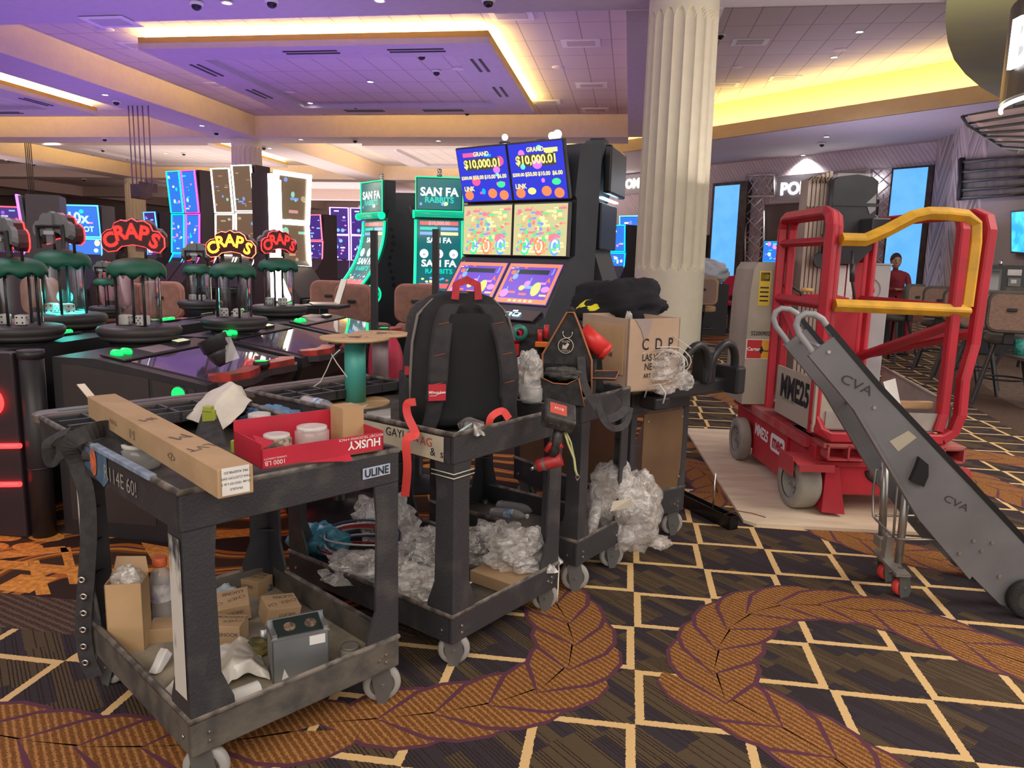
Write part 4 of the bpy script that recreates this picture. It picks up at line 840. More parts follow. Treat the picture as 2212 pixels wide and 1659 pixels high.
b = B(); b.tube([P4(1217, 925), P4(1228, 960), P4(1240, 990), P4(1243, 1015), P4(1247, 1028)], .0045, 8); b.tube([P4(1219, 925), P4(1233, 955), P4(1242, 995)], .003, 8); o = b.out('lanyard', mat('lime_cord', (.50, .54, .24), .6), loc=o_); tag(o, 'pale green lanyard with a clip hanging beside the impact driver', 'lanyard')
b = B(); b.tube([P4(1247, 1022), P4(1252, 1030), P4(1247, 1038), P4(1243, 1030)], .002, 6, closed=True); b.out('clip', steel, o)
# lower shelf of the middle cart
zl = .122
bagmesh('blue_plastic_bag', 'crumpled blue plastic bag at the left of the middle cart lower shelf', 'bag', F(690, 1200, zl), (.12, .09, .075), 21, mat('blue_film', (.06, .27, .38), .35, c2=(.10, .36, .46), scale=10, bump=.6, bscale=20, coat=.3))
for i, (x, y, s, sd, lb, m) in enumerate((
    (835, 1175, (.13, .11, .125), 31, 'tall rounded film bag at the back of the middle cart lower shelf', film2),
    (800, 1265, (.17, .10, .07), 32, 'flat heap of clear film in front of the cable coil on the lower shelf', film2),
    (920, 1240, (.12, .10, .10), 33, 'bunched clear film behind the front leg of the middle cart', film),
    (930, 1285, (.14, .09, .05), 34, 'low crumpled film spilling to the shelf edge of the middle cart', film2),
    (1075, 1215, (.15, .10, .09), 35, 'loose clear film right of the front leg on the lower shelf', film),
    (1130, 1245, (.13, .10, .10), 36, 'full clear film bag at the right front of the middle cart lower shelf', film2))):
    bagmesh('plastic_bag', lb, 'bag', F(x, y, zl), s, sd, m, .45, freq=2.6, fine=.09)
b = B(); c_ = F(780, 1215, zl); rnd = random.Random(3)
coil = thing('cable_coil', 'coil of red, white and blue cables on the middle cart lower shelf', 'cable', c_)
for nm_, cc, k in (('red_cable', (.32, .02, .03), 4), ('white_cable', (.62, .60, .55), 4), ('blue_cable', (.03, .05, .12), 2)):
    b = B()
    for q in range(k):
        r_ = .10+.02*rnd.random(); ox, oy = (rnd.random()-.5)*.03, (rnd.random()-.5)*.03; z0 = .02+.09*rnd.random(); b.tube([(ox+r_*1.5*math.cos(a*PI/12), oy+r_*math.sin(a*PI/12), z0+.02*math.sin(a*PI/12+q)+.03*(math.sin(a*PI/12) > 0)) for a in range(24)], .0045, 6, closed=True)
    b.out(nm_, mat(nm_, cc, .45), coil)
smallbox(F(1095, 1262, zl), (.26, .16, .05), -.5, 'flat brown carton under the film bags on the middle cart lower shelf', (0, 0), None)
bottle(F(1060, 1108, zl+.03), (1, -.15, .02), 'clear water bottle with blue label at the back of the middle cart lower shelf')
bottle(F(1075, 1092, zl+.035), (1, -.25, .02), 'empty bottle lying behind the blue-label bottle on the lower shelf', .22, blue=False)
ribbon('flat_cable', 'cream flat cable running along the shelf edge near the front leg', 'cable', [F(860, 1275, zl+.01), F(900, 1298, zl+.012), F(950, 1325, zl+.01), F(970, 1330, zl+.01)], .012, mat('cream_cable', (.62, .55, .40), .5))
b = B(); o0 = F(1205, 1195, .2); b.tube([V((0, 0, 0)), D(1207, 1230, 2.98)-o0, D(1205, 1275, 2.9)-o0, D(1203, 1300, 2.9)-o0], .003, 6); tag(b.out('cord', MT['white_cord'], loc=o0), 'white cord hanging off the right corner of the middle cart lower shelf', 'cord')
# ---------------- narrow cart: tool tote, pouch ----------------
tt = thing('tool_tote', 'black tool tote with orange piping and a round emblem on the narrow cart', 'bag', D(1238, 872, 3.22)); o_ = tt.location
def Q(x, y, Y=3.2): return D(x, y, Y)-o_
can = mat('black_canvas'); orp = mat('orange_piping', (.42, .16, .07), .7)
fr_ = [(1172, 765), (1225, 672), (1238, 672), (1250, 700), (1278, 775), (1278, 870), (1255, 880), (1175, 868)]
b = B(); b.loft([[Q(x, y, 3.16) for x, y in fr_], [Q(x, y, 3.20) for x, y in fr_]]); b.out('front_panel', can, tt)
bk = [(1180, 768), (1228, 670), (1242, 670), (1256, 700), (1300, 775), (1306, 868), (1280, 872), (1180, 860)]
b = B(); b.loft([[Q(x, y, 3.36) for x, y in bk], [Q(x, y, 3.40) for x, y in bk]]); b.out('back_panel', can, tt)
b = B(); b.box(Q(1172, 870, 3.16), Q(1290, 775, 3.38)); b.out('body', can, tt)
b = B(); b.tube([Q(x, y, 3.155) for x, y in ((1172, 865), (1172, 765), (1225, 675), (1240, 675), (1252, 705), (1278, 778), (1278, 868))], .0045, 6); b.out('piping', orp, tt)
b = B(); b.tube([Q(1232, 674, 3.16), Q(1234, 668, 3.28), Q(1238, 672, 3.40)], .012, 8); b.out('carry_handle', nylon2, tt)
pc = [(1168, 815), (1195, 828), (1225, 830), (1250, 818), (1262, 878), (1170, 865)]
b = B(); b.loft([[Q(x, y, 3.09) for x, y in pc], [Q(x, y, 3.15) for x, y in pc]]); pcx = b.out('front_pocket', can, tt); b = B(); b.tube([Q(x, y, 3.085) for x, y in pc[:4]+[(1262, 878)]], .003, 6); b.out('pocket_piping', orp, pcx)
b = B(frame(Q(1222, 747, 3.152), (1, .1, 0), (0, 0, 1))); b.lathe([(.030, 0), (.033, 0), (.033, .001), (.030, .001)], 24, caps=False); b.text('KLEIN', .0125, T=MX.Translation((0, .018, .001))); b.text('TOOLS', .0115, T=MX.Translation((0, -.021, .001)))
b.face([(-.015, -.012, .001), (.003, -.014, .001), (.015, .008, .001), (.006, .013, .001), (-.004, .0, .001), (-.012, .006, .001)]); b.out('emblem', mat('emblem_cream', (.62, .54, .46), .7), tt)
b = B(); b.tube([(Q(1226, 720, 3.15))+V((.02*math.cos(a), -.003, .02*math.sin(a))) for a in [PI*k/8 for k in range(7, 18)]], .0025, 6); b.out('key_ring', steel, tt)
bagmesh('work_gloves', 'dark grey work gloves with a lime edge stuffed in the tote pocket', 'glove', D(1215, 818, 3.12), (.07, .03, .026), 41, mat('charcoal_cloth', (.05, .05, .05), .9, c2=(.09, .09, .08), scale=50))
fl_ = thing('red_flashlight', 'fat red cylinder torch leaning out of the tote', 'torch', D(1285, 745, 3.25)); b = B(); o2 = fl_.location
b.cyl(D(1255, 715, 3.25)-o2, D(1303, 755, 3.25)-o2, .040, .042, 20); b.cyl(D(1303, 755, 3.25)-o2, D(1313, 762, 3.25)-o2, .042, .036, 20); b.out('body', mat('bright_red', (.72, .035, .03), .4), fl_); b = B(); b.cyl(D(1313, 762, 3.25)-o2, D(1314, 763, 3.25)-o2, .030, n=20); b.out('lens', mat('rosy_lens', (.55, .12, .14), .2), fl_)
b = B(); c_ = D(1308, 812, 3.18); T = frame((0, 0, 0), (1, -.2, .05), (.25, 1, .35)); b.box((-.05, -.035, -.006), (.05, .035, .006), 0, T, bev=.006); o = b.out('phone_pouch', [nylon2], loc=c_); tag(o, 'open black pouch flap with orange edging sticking out of the tote', 'pouch')
b = B(T); b.tube([(-.05, -.035, .006), (.05, -.035, .006), (.05, .035, .006), (-.05, .035, .006)], .003, 6, closed=True); b.out('edging', orp, o)
for lb, pts, wd in (('black shoulder strap drooping from the tote over the cart edge', [D(1255, 770, 3.15), D(1262, 830, 3.10), D(1290, 880, 3.05), D(1312, 905, 3.05), D(1345, 890, 3.12), D(1352, 865, 3.2), D(1335, 845, 3.25)], .034), ('second black strap loop beside the tote, hanging lower', [D(1290, 850, 3.1), D(1300, 900, 3.02), D(1325, 925, 3.02), D(1352, 915, 3.1), D(1362, 880, 3.2)], .026)):
    ribbon('shoulder_strap', lb, 'strap', pts, wd, strapm, up=(.2, -1, .3))
tp_ = thing('tool_pouch', 'dark tool pouch bristling with red-handled tools behind the backpack', 'bag', D(1148, 790, 3.45)); o_ = tp_.location
b = B(); b.box(D(1095, 800, 3.42)-o_, D(1200, 725, 3.56)-o_, bev=.015); b.lump(D(1150, 730, 3.48)-o_, (.10, .05, .05), 5, .4, 3); b.out('bag_body', MT['black_canvas'], tp_)
for x, y, cc, nm_ in ((1113, 723, (.55, .02, .06), 'red'), (1122, 718, (.02, .22, .16), 'green')):
    b = B(frame(D(x, y, 3.38)-o_, (.9, .4, 0), (0, 0, 1))); b.lathe([(.018, -.011), (.036, -.011), (.036, .011), (.018, .011)], 24, caps=False); b.out('tape_roll', mat(nm_+'_tape', cc, .35), tp_)
for x, y in ((1166, 722), (1180, 712)):
    b = B(); b.tube([D(x, y+18, 3.38)-o_, D(x+1, y-10, 3.38)-o_], .012, 8); b.out('tool_handle', mat('handle_red', (.58, .03, .03), .4), tp_)
b = B(); b.box(D(1155, 750, 3.36)-o_, D(1188, 738, 3.38)-o_, bev=.004); b.out('orange_tool', mat('orange_tool', (.80, .20, .02), .4), tp_)
b = B(); b.box(D(1108, 768, 3.38)-o_, D(1122, 742, 3.40)-o_); b.out('red_tool', mat('handle_red'), tp_)
bagmesh('plastic_bag', 'pale bubble-wrap bag between the backpack and the tote', 'bag', D(1140, 858, 3.12), (.062, .05, .105), 51, film2, .2)
tub(D(1148, 868, 3.05), .045, .07, 'clear tub standing below the bubble-wrap bag behind the backpack', clear)
# ---------------- panelled cart load ----------------
z4 = .86
pa = F(1352, 848, z4-.02); ct = thing('cardboard_box', 'large brown carton printed C D P LAS VEGAS under the black jacket', 'box', pa, math.radians(38)); s_ = 1
b = B(); 
def px2(x, y, Y): return D(x, y, Y)
w1, d1, h1 = .30, .36, .335
for a, c in (((0, 0, 0), (w1, .006, h1)), ((0, d1, 0), (w1, d1+.006, h1)), ((0, 0, 0), (.006, d1, h1)), ((w1-.006, 0, 0), (w1, d1, h1)), ((0, 0, 0), (w1, d1, .006))): b.box(a, c)
b.out('carton', mat('carton_tan', (.50, .36, .26), .85, c2=(.44, .31, .22), scale=4), ct)
b = B(); b.box((-.005, .03, .075), (-.0, .33, .30)); b.out('side_flap', card2, ct)
b = B(frame((w1/2, -.002, 0), (1, 0, 0), (0, 0, 1)))
for tx, y, sz in (('C  D  P', .215, .075), ('LAS VEGAS', .155, .045), ('NEVADA', .112, .045), ('ART GALLERY', .07, .03)): b.text(tx, sz, 0, T=MX.Translation((.02, y, 0)), squash=.8, bold=.01)
b.out('printing', ink, ct); b = B(frame((-.0065, d1/2, 0), (0, -1, 0), (0, 0, 1))); b.text('28.5X34CM', .04, 0, T=MX.Translation((.02, .06, 0)), squash=.8, bold=.02); b.text('788', .03, 0, T=MX.Translation((.05, .16, 0))); b.out('printing', ink, ct)
b = B(); b.face([(.03, -.003, h1), (.13, -.003, h1), (.12, -.003, h1-.05), (.09, -.003, h1-.10), (.07, -.003, h1-.05)]); b.out('torn_patch', mat('torn_grey', (.36, .29, .27), .9), ct)
bagmesh('black_jacket', 'black jacket heaped on top of the large carton', 'jacket', D(1342, 708, 4.0), (.235, .17, .125), 61, mat('black_cloth', (.008, .008, .012), .95, c2=(.014, .014, .02), scale=5), .45, freq=1.6)
bagmesh('safety_vest', 'yellow hi-vis vest with a grey stripe under the black jacket', 'vest', D(1280, 690, 3.92), (.085, .06, .05), 62, mat('hivis_yellow', (.85, .75, .02), .6), .2, freq=1.5)
b = B(); b.lump((0, 0, 0), (.018, .012, .055), 63, .3, 2); o = b.out('film_wisp', film2, loc=D(1357, 700, 3.66)); tag(o, 'white film wisp hanging over the front edge of the large carton', 'packaging')
bagmesh('plastic_bag', 'clear bag full of white cable balanced on the panelled cart', 'bag', D(1418, 842, 3.62), (.135, .09, .10), 64, film2, .25)
b = B(); o0 = D(1440, 790, 3.62)
for k in range(7):
    a0 = rnd.random()*6; rx, rz_ = .08+.05*rnd.random(), .04+.04*rnd.random(); cx_ = (rnd.random()-.5)*.12; b.tube([(cx_+rx*math.cos(a), -.04+.1*(rnd.random()-.5)+.05*math.sin(a+a0), .02+rz_*math.sin(a)) for a in [PI*q/9 for q in range(-3, 11)]], .003, 6)
b.tube([D(1392, 858, 3.5)-o0, D(1400, 835, 3.48)-o0, D(1425, 830, 3.46)-o0, D(1438, 850, 3.46)-o0, D(1432, 872, 3.46)-o0], .004, 6)
tag(b.out('white_cable', mat('white_cable'), loc=o0), 'tangle of white cables draped over the clear bag by the grab handles', 'cable')
b = B(); o0 = D(1430, 702, 3.7); b.tube([V((-.03, 0, 0)), V((0, 0, .005)), D(1460, 730, 3.6)-o0, D(1492, 752, 3.5)-o0], .0025, 6); tag(b.out('wire', MT['white_cord'], loc=o0), 'thin wire sticking out from the top right corner of the large carton', 'wire')
bagmesh('plastic_bag', 'small clear bag hanging inside the grab handle', 'bag', D(1478, 840, 3.5), (.04, .03, .04), 65, film, .3)
# hanging film sack by the panelled cart
b = B(); o0 = F(1345, 1205, .02); 
b.lump((0, .0, .235), (.165, .13, .205), 71, .34, 2.2, fine=.12, u=44, v=28); b.lump((-.05, -.02, .37), (.10, .09, .11), 72, .35, 2.4, fine=.1)
b.tube([(-.13, -.08, .30), (-.15, -.14, .18), (-.19, -.2, .10), (-.23, -.26, .05), (-.26, -.30, .012)], .028, 10); b.lump((.17, -.02, .10), (.05, .04, .03), 73, .4, 3)
o = b.out('film_sack', film2, loc=o0); tag(o, 'big sack of crumpled clear film on the floor against the bronze-panelled cart', 'bag')
b = B(); b.face([(0, 0, 0), (.08, -.02, .03), (.09, .02, .06), (.01, .02, .04)]); tag(b.out('paper_scrap', mat('cream_paper'), loc=D(1318, 1105, 3.15)), 'cream paper scraps showing in the film sack', 'paper')
# ---------------- floor: plywood, channel, rod ----------------
pw = thing('plywood_sheet', 'large sheet of pale plywood under the red lift', 'board', (.70, 4.17, 0), math.radians(3.8)); b = B(); b.prism([(0, .06), (.06, 0), (1.22, 0), (1.22, 2.44), (0, 2.44)], .018); 
b.out('sheet', mat('pale_plywood', (.74, .62, .46), .75, c2=(.62, .50, .36), scale=2.2, stretch=(1, 4, 1), bump=.05), pw)
a_, c_ = V((.30, 4.62, 0)), V((.625, 4.10, 0)); ch = thing('black_channel', 'long black metal light fixture lying on the carpet beside the plywood', 'light fixture', a_); T = frame((0, 0, 0), c_-a_, V((0, 0, 1)).cross(c_-a_)); L_ = (c_-a_).length
b = B(T); b.box((0, -.03, .0), (L_, .03, .006)); b.box((0, -.03, 0), (L_, -.026, .075)); b.box((0, .026, 0), (L_, .03, .075)); b.box((L_-.004, -.03, 0), (L_, .03, .075)); b.box((0, -.026, .045), (L_-.02, .026, .05)); b.out('housing', mat('fixture_black', (.006, .006, .008), .35), ch)
b = B(T); b.cyl((L_-.18, 0, .05), (L_-.18, 0, .27), .005, n=8); b.out('threaded_rod', steel, ch)
b = B(T); b.tube([(L_-.08, 0, .06), (L_-.04, .05, .09), (L_, .12, .08), (L_+.0, .22, .045)], .003, 6); b.out('wire', mat('brown_wire', (.18, .06, .04), .5), ch)
# ---------------- scissor-type mast lift ----------------
LR = mat('lift_red', (.50, .018, .038), .45, c2=(.42, .02, .035), scale=7, bump=.05)
LRd = mat('lift_red_dusty', (.48, .05, .06), .6, c2=(.42, .20, .17), scale=5, contrast=(.45, .75))
beige = mat('lift_beige', (.48, .43, .35), .5, c2=(.40, .36, .29), scale=3); lgrey = mat('lift_grey', (.42, .42, .44), .5, c2=(.36, .36, .38), scale=4)
yel = mat('lift_yellow', (.78, .42, .03), .45, c2=(.60, .33, .03), scale=9); alu = mat('mast_aluminium', (.56, .45, .38), .4, .5, c2=(.46, .37, .32), scale=3, stretch=(8, 8, .6))
rub = mat('solid_tyre', (.34, .32, .28), .8, c2=(.27, .255, .22), scale=6); bolt = steel
lift = thing('mast_lift', 'red and beige mobile mast lift with a yellow entry bar standing on plywood', 'lift', (1.02, 4.44, .018), math.radians(8.9))
Z = -.018
b = B(); b.box((.085, .02, .10), (.75, 1.50, .40), 0, bev=.01); b.box((.055, .10, .36), (.80, 1.52, .425), 1, bev=.006); b.box((.07, .40, .07), (.085, 1.05, .40), 0)
b.out('chassis', [LR, LRd], lift)
b = B(); b.box((.10, -.07, .40), (.90, .42, .425), 0)
for x0 in (.12, .66):
    for a, c in (((x0, -.08, .33), (x0+.24, .3, .342)), ((x0, -.08, .33), (x0+.012, .3, .42)), ((x0+.228, -.08, .33), (x0+.24, .3, .42)), ((x0+.115, -.08, .33), (x0+.125, .3, .42)), ((x0, -.08, .41), (x0+.24, .3, .426))): b.box(a, c, 0)
b.out('fork_pocket', [LRd], lift)
b = B(); b.box((.10, -.02, .28), (.86, .05, .31), bev=.006); b.box((.20, .03, .12), (.70, .10, .33)); b.out('front_axle', LR, lift)
def wheel(x, y, R=.155, w_=.10, a=0):
    b = B(MX.Translation((x, y, R)) @ MX.Rotation(a, 4, 'Z') @ RY(PI/2)); h = w_/2
    b.lathe([(R*.62, -h), (R*.66, -h-.002), (R*.95, -h), (R, -h*.7), (R, h*.7), (R*.95, h), (R*.62, h)], 36, 0, caps=False)
    b.lathe([(.001, -h*.4), (R*.2, -h*.6), (R*.22, -h*.35), (R*.5, -h*.35), (R*.62, -h*.9)], 30, 1, caps=False); b.lathe([(.001, h*.5), (R*.62, h*.7)], 24, 1, caps=False)
    for k in range(5): b.cyl((R*.36*math.cos(k*1.257), R*.36*math.sin(k*1.257), -h*.6), (R*.36*math.cos(k*1.257), R*.36*math.sin(k*1.257), -h*.3), .012, n=8, m=1)
    b.out('wheel', [rub, mat('rim_grey', (.26, .25, .22), .6)], lift)
wheel(.045, .10, w_=.13, a=.10); wheel(.80, .10, w_=.13, a=.10); wheel(.02, 1.18, w_=.075); wheel(.82, 1.18, w_=.075)
for s, x in ((-1, .045), (1, .80)):
    b = B(); b.face([(x-.09, -.10, .30), (x+.11, -.10, .27), (x+.11, .10, .32), (x-.09, .10, .335)]); b.box((x-.09, -.11, .27), (x+.11, -.10, .31)); b.box((x-.095, -.02, .22), (x-.085, .2, .33)); b.out('fender', LRd, lift)
    b = B(); b.loft([[(x+.08*1, -.06, .0+.02), (x+.20, -.09, .0+.02), (x+.20, .02, .02), (x+.08, .05, .02)], [(x+.10, -.02, .28), (x+.17, -.03, .28), (x+.17, .04, .28), (x+.10, .05, .28)]]); b.out('pothole_guard', LR, lift)
b = B(); b.tube([(.50+.10*math.cos(a), .02, .25+.07*math.sin(a)) for a in [PI*(1+k/9) for k in range(10)]], .014, 8); b.out('hose', mat('rubber_black', (.02, .02, .02), .7, bump=.5, bscale=200), lift)
# lettering on the chassis side (faces left)
T = frame((.069, .72, .25), (0, -1, 0), (0, 0, 1)); b = B(T); b.text('MME25', .105, 0, T=MX.Translation((-.16, .015, 0)) @ MX.Rotation(-.03, 4, 'Z'), bold=.035, squash=.85); b.face([(x+.155, y+.01, 0) for x, y in b.rrect(.26, .115, .03)], 0); b.text('mec', .125, 1, T=MX.Translation((.155, .015, .001)), bold=.04, squash=.9)
b.out('lettering', [wht, LR], lift)
# battery and pump cabinets
b = B(); poly = [(-.02, .43), (.17, .43), (.17, 1.43), (.03, 1.43), (.0, 1.38), (-.015, 1.22), (-.02, .95)]
b.loft([[(x, 1.08, z) for x, z in poly], [(x, 1.50, z) for x, z in poly]]); b.out('cabinet', beige, lift)
b = B(); b.box((.20, 1.10, .43), (.40, 1.46, 1.43), bev=.01); b.out('cabinet', mat('lift_beige'), lift)
b = B(); b.box((.17, 1.09, .45), (.20, 1.12, 1.43)); b.tube([(.155, 1.07, 1.05), (.15, 1.07, 1.40), (.175, 1.07, 1.435), (.40, 1.07, 1.435)], .012, flat=(.012, .03), up=(0, 1, 0)); b.box((.155, 1.06, .55), (.195, 1.09, 1.02)); b.out('cable_channel', mat('channel_black', (.014, .014, .016), .5), lift)
b = B(frame((.06, 1.078, 0), (1, 0, 0), (0, 0, 1))); b.rect(-.02, 1.13, .06, 1.37, 0); b.rect(-.012, 1.30, .052, 1.36, 1); b.rect(-.006, 1.315, .046, 1.345, 0); 
for k in range(4): b.rect(-.01, 1.16+k*.03, .05, 1.17+k*.03, 1, z=.001)
b.out('warning_label', [mat('label_yellow', (.78, .56, .06), .5), ink], lift)
b = B(frame((-.0, 1.076, .87), (1, 0, 0), (0, 0, 1))); b.rect(-.02, -.115, .17, .025, 0); b.rect(-.013, -.11, .09, .02, 1, z=.0006); b.rect(.09, -.11, .163, .02, 2, z=.0006); b.text('Carter', .034, 0, T=MX.Translation((.035, -.045, .0013)), bold=.03); b.text('Rental', .022, 3, T=MX.Translation((.125, -.055, .0013)), bold=.03); b.face([(.07, -.05, .0012), (.09, -.02, .0012), (.105, -.05, .0012), (.09, -.08, .0012)], 3)
b.text('52200902', .042, 3, T=MX.Translation((.075, .065, .0006)), squash=.8, bold=.01); b.out('rental_sticker', [wht, mat('sticker_red', (.55, .03, .03), .5), mat('sticker_yellow', (.85, .42, .03), .5), ink], lift)
b = B(); b.box((.66, .98, .43), (.90, 1.30, 1.43), bev=.008); b.box((.655, .975, 1.43), (.905, 1.31, 1.44)); b.out('control_cabinet', lgrey, lift)
b = B(frame((.76, .977, 1.26), (1, 0, 0), (0, 0, 1))); b.lathe([(.08, .002), (.078, .004), (.06, -.03), (.001, -.03)], 28, 0, caps=False); b.lathe([(.032, -.01), (.036, .01), (.03, .022), (.001, .026)], 24, 1); b.out('emergency_button', [mat('recess_beige', (.30, .25, .19), .6), mat('button_red', (.62, .03, .05), .4)], lift)
b = B(frame((.71, .976, 1.06), (1, 0, 0), (0, 0, 1))); b.rect(-.04, -.05, .05, .03, 0); b.rect(-.04, .01, .05, .03, 1, z=.0006); b.text('NOTICE', .016, 0, T=MX.Translation((.005, .02, .0012))); b.out('notice_label', [paper, mat('notice_blue', (.06, .12, .30), .5), ink], lift)
# mast and tray
b = B(); 
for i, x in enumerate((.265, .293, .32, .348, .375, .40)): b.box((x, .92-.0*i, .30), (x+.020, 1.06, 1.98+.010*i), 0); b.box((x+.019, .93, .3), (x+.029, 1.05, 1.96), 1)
for k in range(7): b.tube([(.265+k*.022, .915, 1.80), (.275+k*.022, .90, 1.76), (.285+k*.022, .915, 1.80)], .005, 6, 2); b.tube([(.265+k*.022, .93, 1.97), (.275+k*.022, .89, 1.99), (.285+k*.022, .90, 1.95)], .005, 6, 2); b.tube([(.34+k*.02, .91, 1.45), (.35+k*.02, .89, 1.43), (.36+k*.02, .91, 1.45)], .004, 6, 2)
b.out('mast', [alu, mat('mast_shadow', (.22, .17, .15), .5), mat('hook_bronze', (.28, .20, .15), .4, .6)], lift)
bk_ = mat('tray_black', (.028, .030, .038), .35, c2=(.045, .047, .055), scale=3)
b = B(); b.sm = True; pl = [(.385, 1.50), (.43, 1.43), (.58, 1.43), (.67, 1.53), (.67, 1.96), (.63, 1.985), (.53, 2.00), (.42, 1.985), (.385, 1.96)]
b.loft([[(x, .80, z) for x, z in pl], [(x, 1.0, z) for x, z in pl]]); b.box((.385, .79, 1.80), (.67, .802, 1.82)); b.box((.57, .62, 1.60), (.69, .80, 1.72), bev=.01); b.out('control_tray', bk_, lift)
b = B(); b.box((.42, .84, 1.985), (.64, .95, 2.01)); b.out('tray_film', clear, lift)
b = B(); b.face([(.60, .795, 1.82), (.66, .795, 1.88), (.665, .795, 1.78), (.63, .795, 1.75)]); b.out('tape_patch', mat('tape_silver', (.3, .3, .32), .3), lift)
# cage
def gr(pts, r=.026, m=LR, name='guard_rail'):
    b = B(); b.tube(pts, r*1.12, 10, sq=True); return b.out(name, m, lift)
def arch(x, y0, y1, z0, zt, r=.07): return [(x, y0, z0), (x, y0, zt-r), (x, y0+r*.3, zt-r*.3), (x, y0+r, zt), (x, y1-r, zt), (x, y1-r*.3, zt-r*.3), (x, y1, zt-r), (x, y1, z0)]
zt = 1.71
gr(arch(.07, .02, .78, .47, zt)); gr(arch(.12, .06, .74, .56, zt-.005), .022)
gr([(.07, .02, 1.20), (.07, .78, 1.20)], .022); gr([(.07, .02, 1.55), (.07, .78, 1.55)], .018)
gr([(.10, .10, .74), (.12, .74, 1.12)], .022)
xr = .84
gr([(xr-.17, .92, .50), (xr-.17, .92, zt-.07), (xr-.14, .90, zt-.015), (xr-.09, .85, zt), (xr-.06, .10, zt), (xr-.055, .03, zt-.02), (xr-.055, .0, zt-.08), (xr-.055, 0, .60), (xr-.08, -.01, .50)])
gr([(xr-.10, .95, .50), (xr-.10, .95, zt-.07), (xr-.08, .93, zt-.01), (xr-.02, .85, zt+.01), (xr+.07, .10, zt+.01), (xr+.09, .03, zt-.02), (xr+.09, 0, zt-.08), (xr+.075, 0, 1.00), (xr+.03, -.02, .80), (xr+.03, -.03, .60), (xr-.0, -.03, .50), (xr-.07, -.04, .46)])
gr([(xr-.16, .90, .80), (xr-.06, .02, 1.10)], .022); gr([(xr-.10, .93, .82), (xr+.07, .02, 1.06)], .022); gr([(.12, .78, 1.20), (xr-.17, .92, 1.20)], .020); gr([(xr-.17, .92, 1.55), (.60, .92, 1.55)], .018)
gr([(xr-.17, .92, 1.20), (xr-.06, .02, 1.20)], .018)
gr([(.07, .02, .56), (.09, -.02, .49), (.14, -.04, .46), (xr-.07, -.04, .46)], .026)
gr([(.12, .01, 1.20), (xr+.02, -.01, 1.185)], .026, yel, 'entry_bar')
gr([(.12, .0, 1.56), (.25, .0, 1.56), (.36, .0, 1.61), (.50, .0, 1.69), (.58, .0, 1.71), (xr-.16, 0, 1.71), (xr-.05, .0, 1.70), (xr+.01, 0, 1.66), (xr+.02, 0, 1.56), (xr+.015, 0, 1.21)], .026, yel, 'entry_bar')
b = B(); b.tube([(.20, .03, 1.50), (.21, .03, 1.35), (.24, .02, 1.21)], .008, 8); b.cyl((.207, .03, 1.43), (.215, .03, 1.33), .014); b.out('gas_strut', bk_, lift)
b = B(); b.tube([(.20+.022*math.cos(a), .3+.022*math.sin(a), 1.24-.008*a) for a in [k*.6 for k in range(70)]], .005, 6); b.out('coiled_cord', bk_, lift)
b = B(); b.box((.045, -.02, .48), (.060, .60, .78), 0); b.box((.05, .0, .50), (.16, .012, .70), 0); b.out('side_board', beige, lift)
b = B(frame((.043, .29, .645), (0, -1, 0), (0, 0, 1))); b.text('MME25', .19, 0, T=MX.Translation((0, .015, 0)), bold=.04, squash=.8); b.text('Power & stable', .035, 1, T=MX.Translation((-.09, -.055, 0))); b.out('lettering', [ink, mat('faded_green', (.25, .36, .18), .6)], lift)
b = B(); b.box((.10, .0, .49), (xr, .85, .51), 0); b.box((.12, -.01, .50), (xr-.02, .005, .60), 0); b.face([(xr, .0, .50), (xr, .85, .50), (xr, .85, .74), (xr, .0, .64)], 0); b.tube([(xr, .0, .65), (xr, .85, .75)], .01, 6, 0); b.out('platform', [mat('platform_grey', (.40, .37, .34), .6, c2=(.32, .30, .27), scale=6)], lift)
b = B(); b.box((.42, .12, .60), (.80, .16, .645), bev=.005); b.out('timber_block', mat('timber', (.62, .40, .22), .6, c2=(.5, .30, .15), scale=4, stretch=(2, 10, 10)), lift)
b = B(); b.face([(.48, .10, .76), (.56, .12, .78), (.60, .10, .62), (.54, .08, .61)]); b.out('paper_notice', paper, lift)
b = B(); b.box((.44, .88, .95), (.48, .91, 1.42), 0); b.box((.485, .87, 1.18), (.545, .875, 1.42), 1); b.box((.555, .87, 1.16), (.60, .875, 1.43), 1); b.box((.48, .885, .60), (.66, .90, 1.44), 2); b.out('decal_plate', [LR, paper, LR], lift)
b = B(); b.box((xr-.19, .905, .92), (xr-.16, .91, 1.02)); b.out('number_decal', paper, lift)
b = B(); b.lathe([(.05, -.006), (.055, 0), (.05, .006)], 16, T=MX.Translation((.36, .84, 1.45)) @ RX(PI/2)); b.tube([(.36, .83, 1.50), (.35, .82, 1.62)], .012, 8); b.out('pulley', bk_, lift)
b = B(); b.tube([(.05, .8, 1.28), (.16, .8, 1.28), (.22, .78, 1.24), (.24, .76, 1.16)], .010, 8); b.box((.12, .78, 1.14), (.16, .80, 1.27)); b.out('hand_crank', bk_, lift)
b = B(); b.cyl((.20, .72, 1.26), (.27, .70, 1.255), .014); b.out('crank_grip', mat('wood_grip', (.70, .45, .15), .5), lift)
for x, y, z in ((.05, .02, .60), (.07, -.035, .54), (.095, -.045, .47), (.75, -.065, .46), (xr+.0, -.05, .56), (.14, -.02, 1.20), (xr-.01, -.03, 1.19), (xr+.0, -.03, 1.55)):
    pass
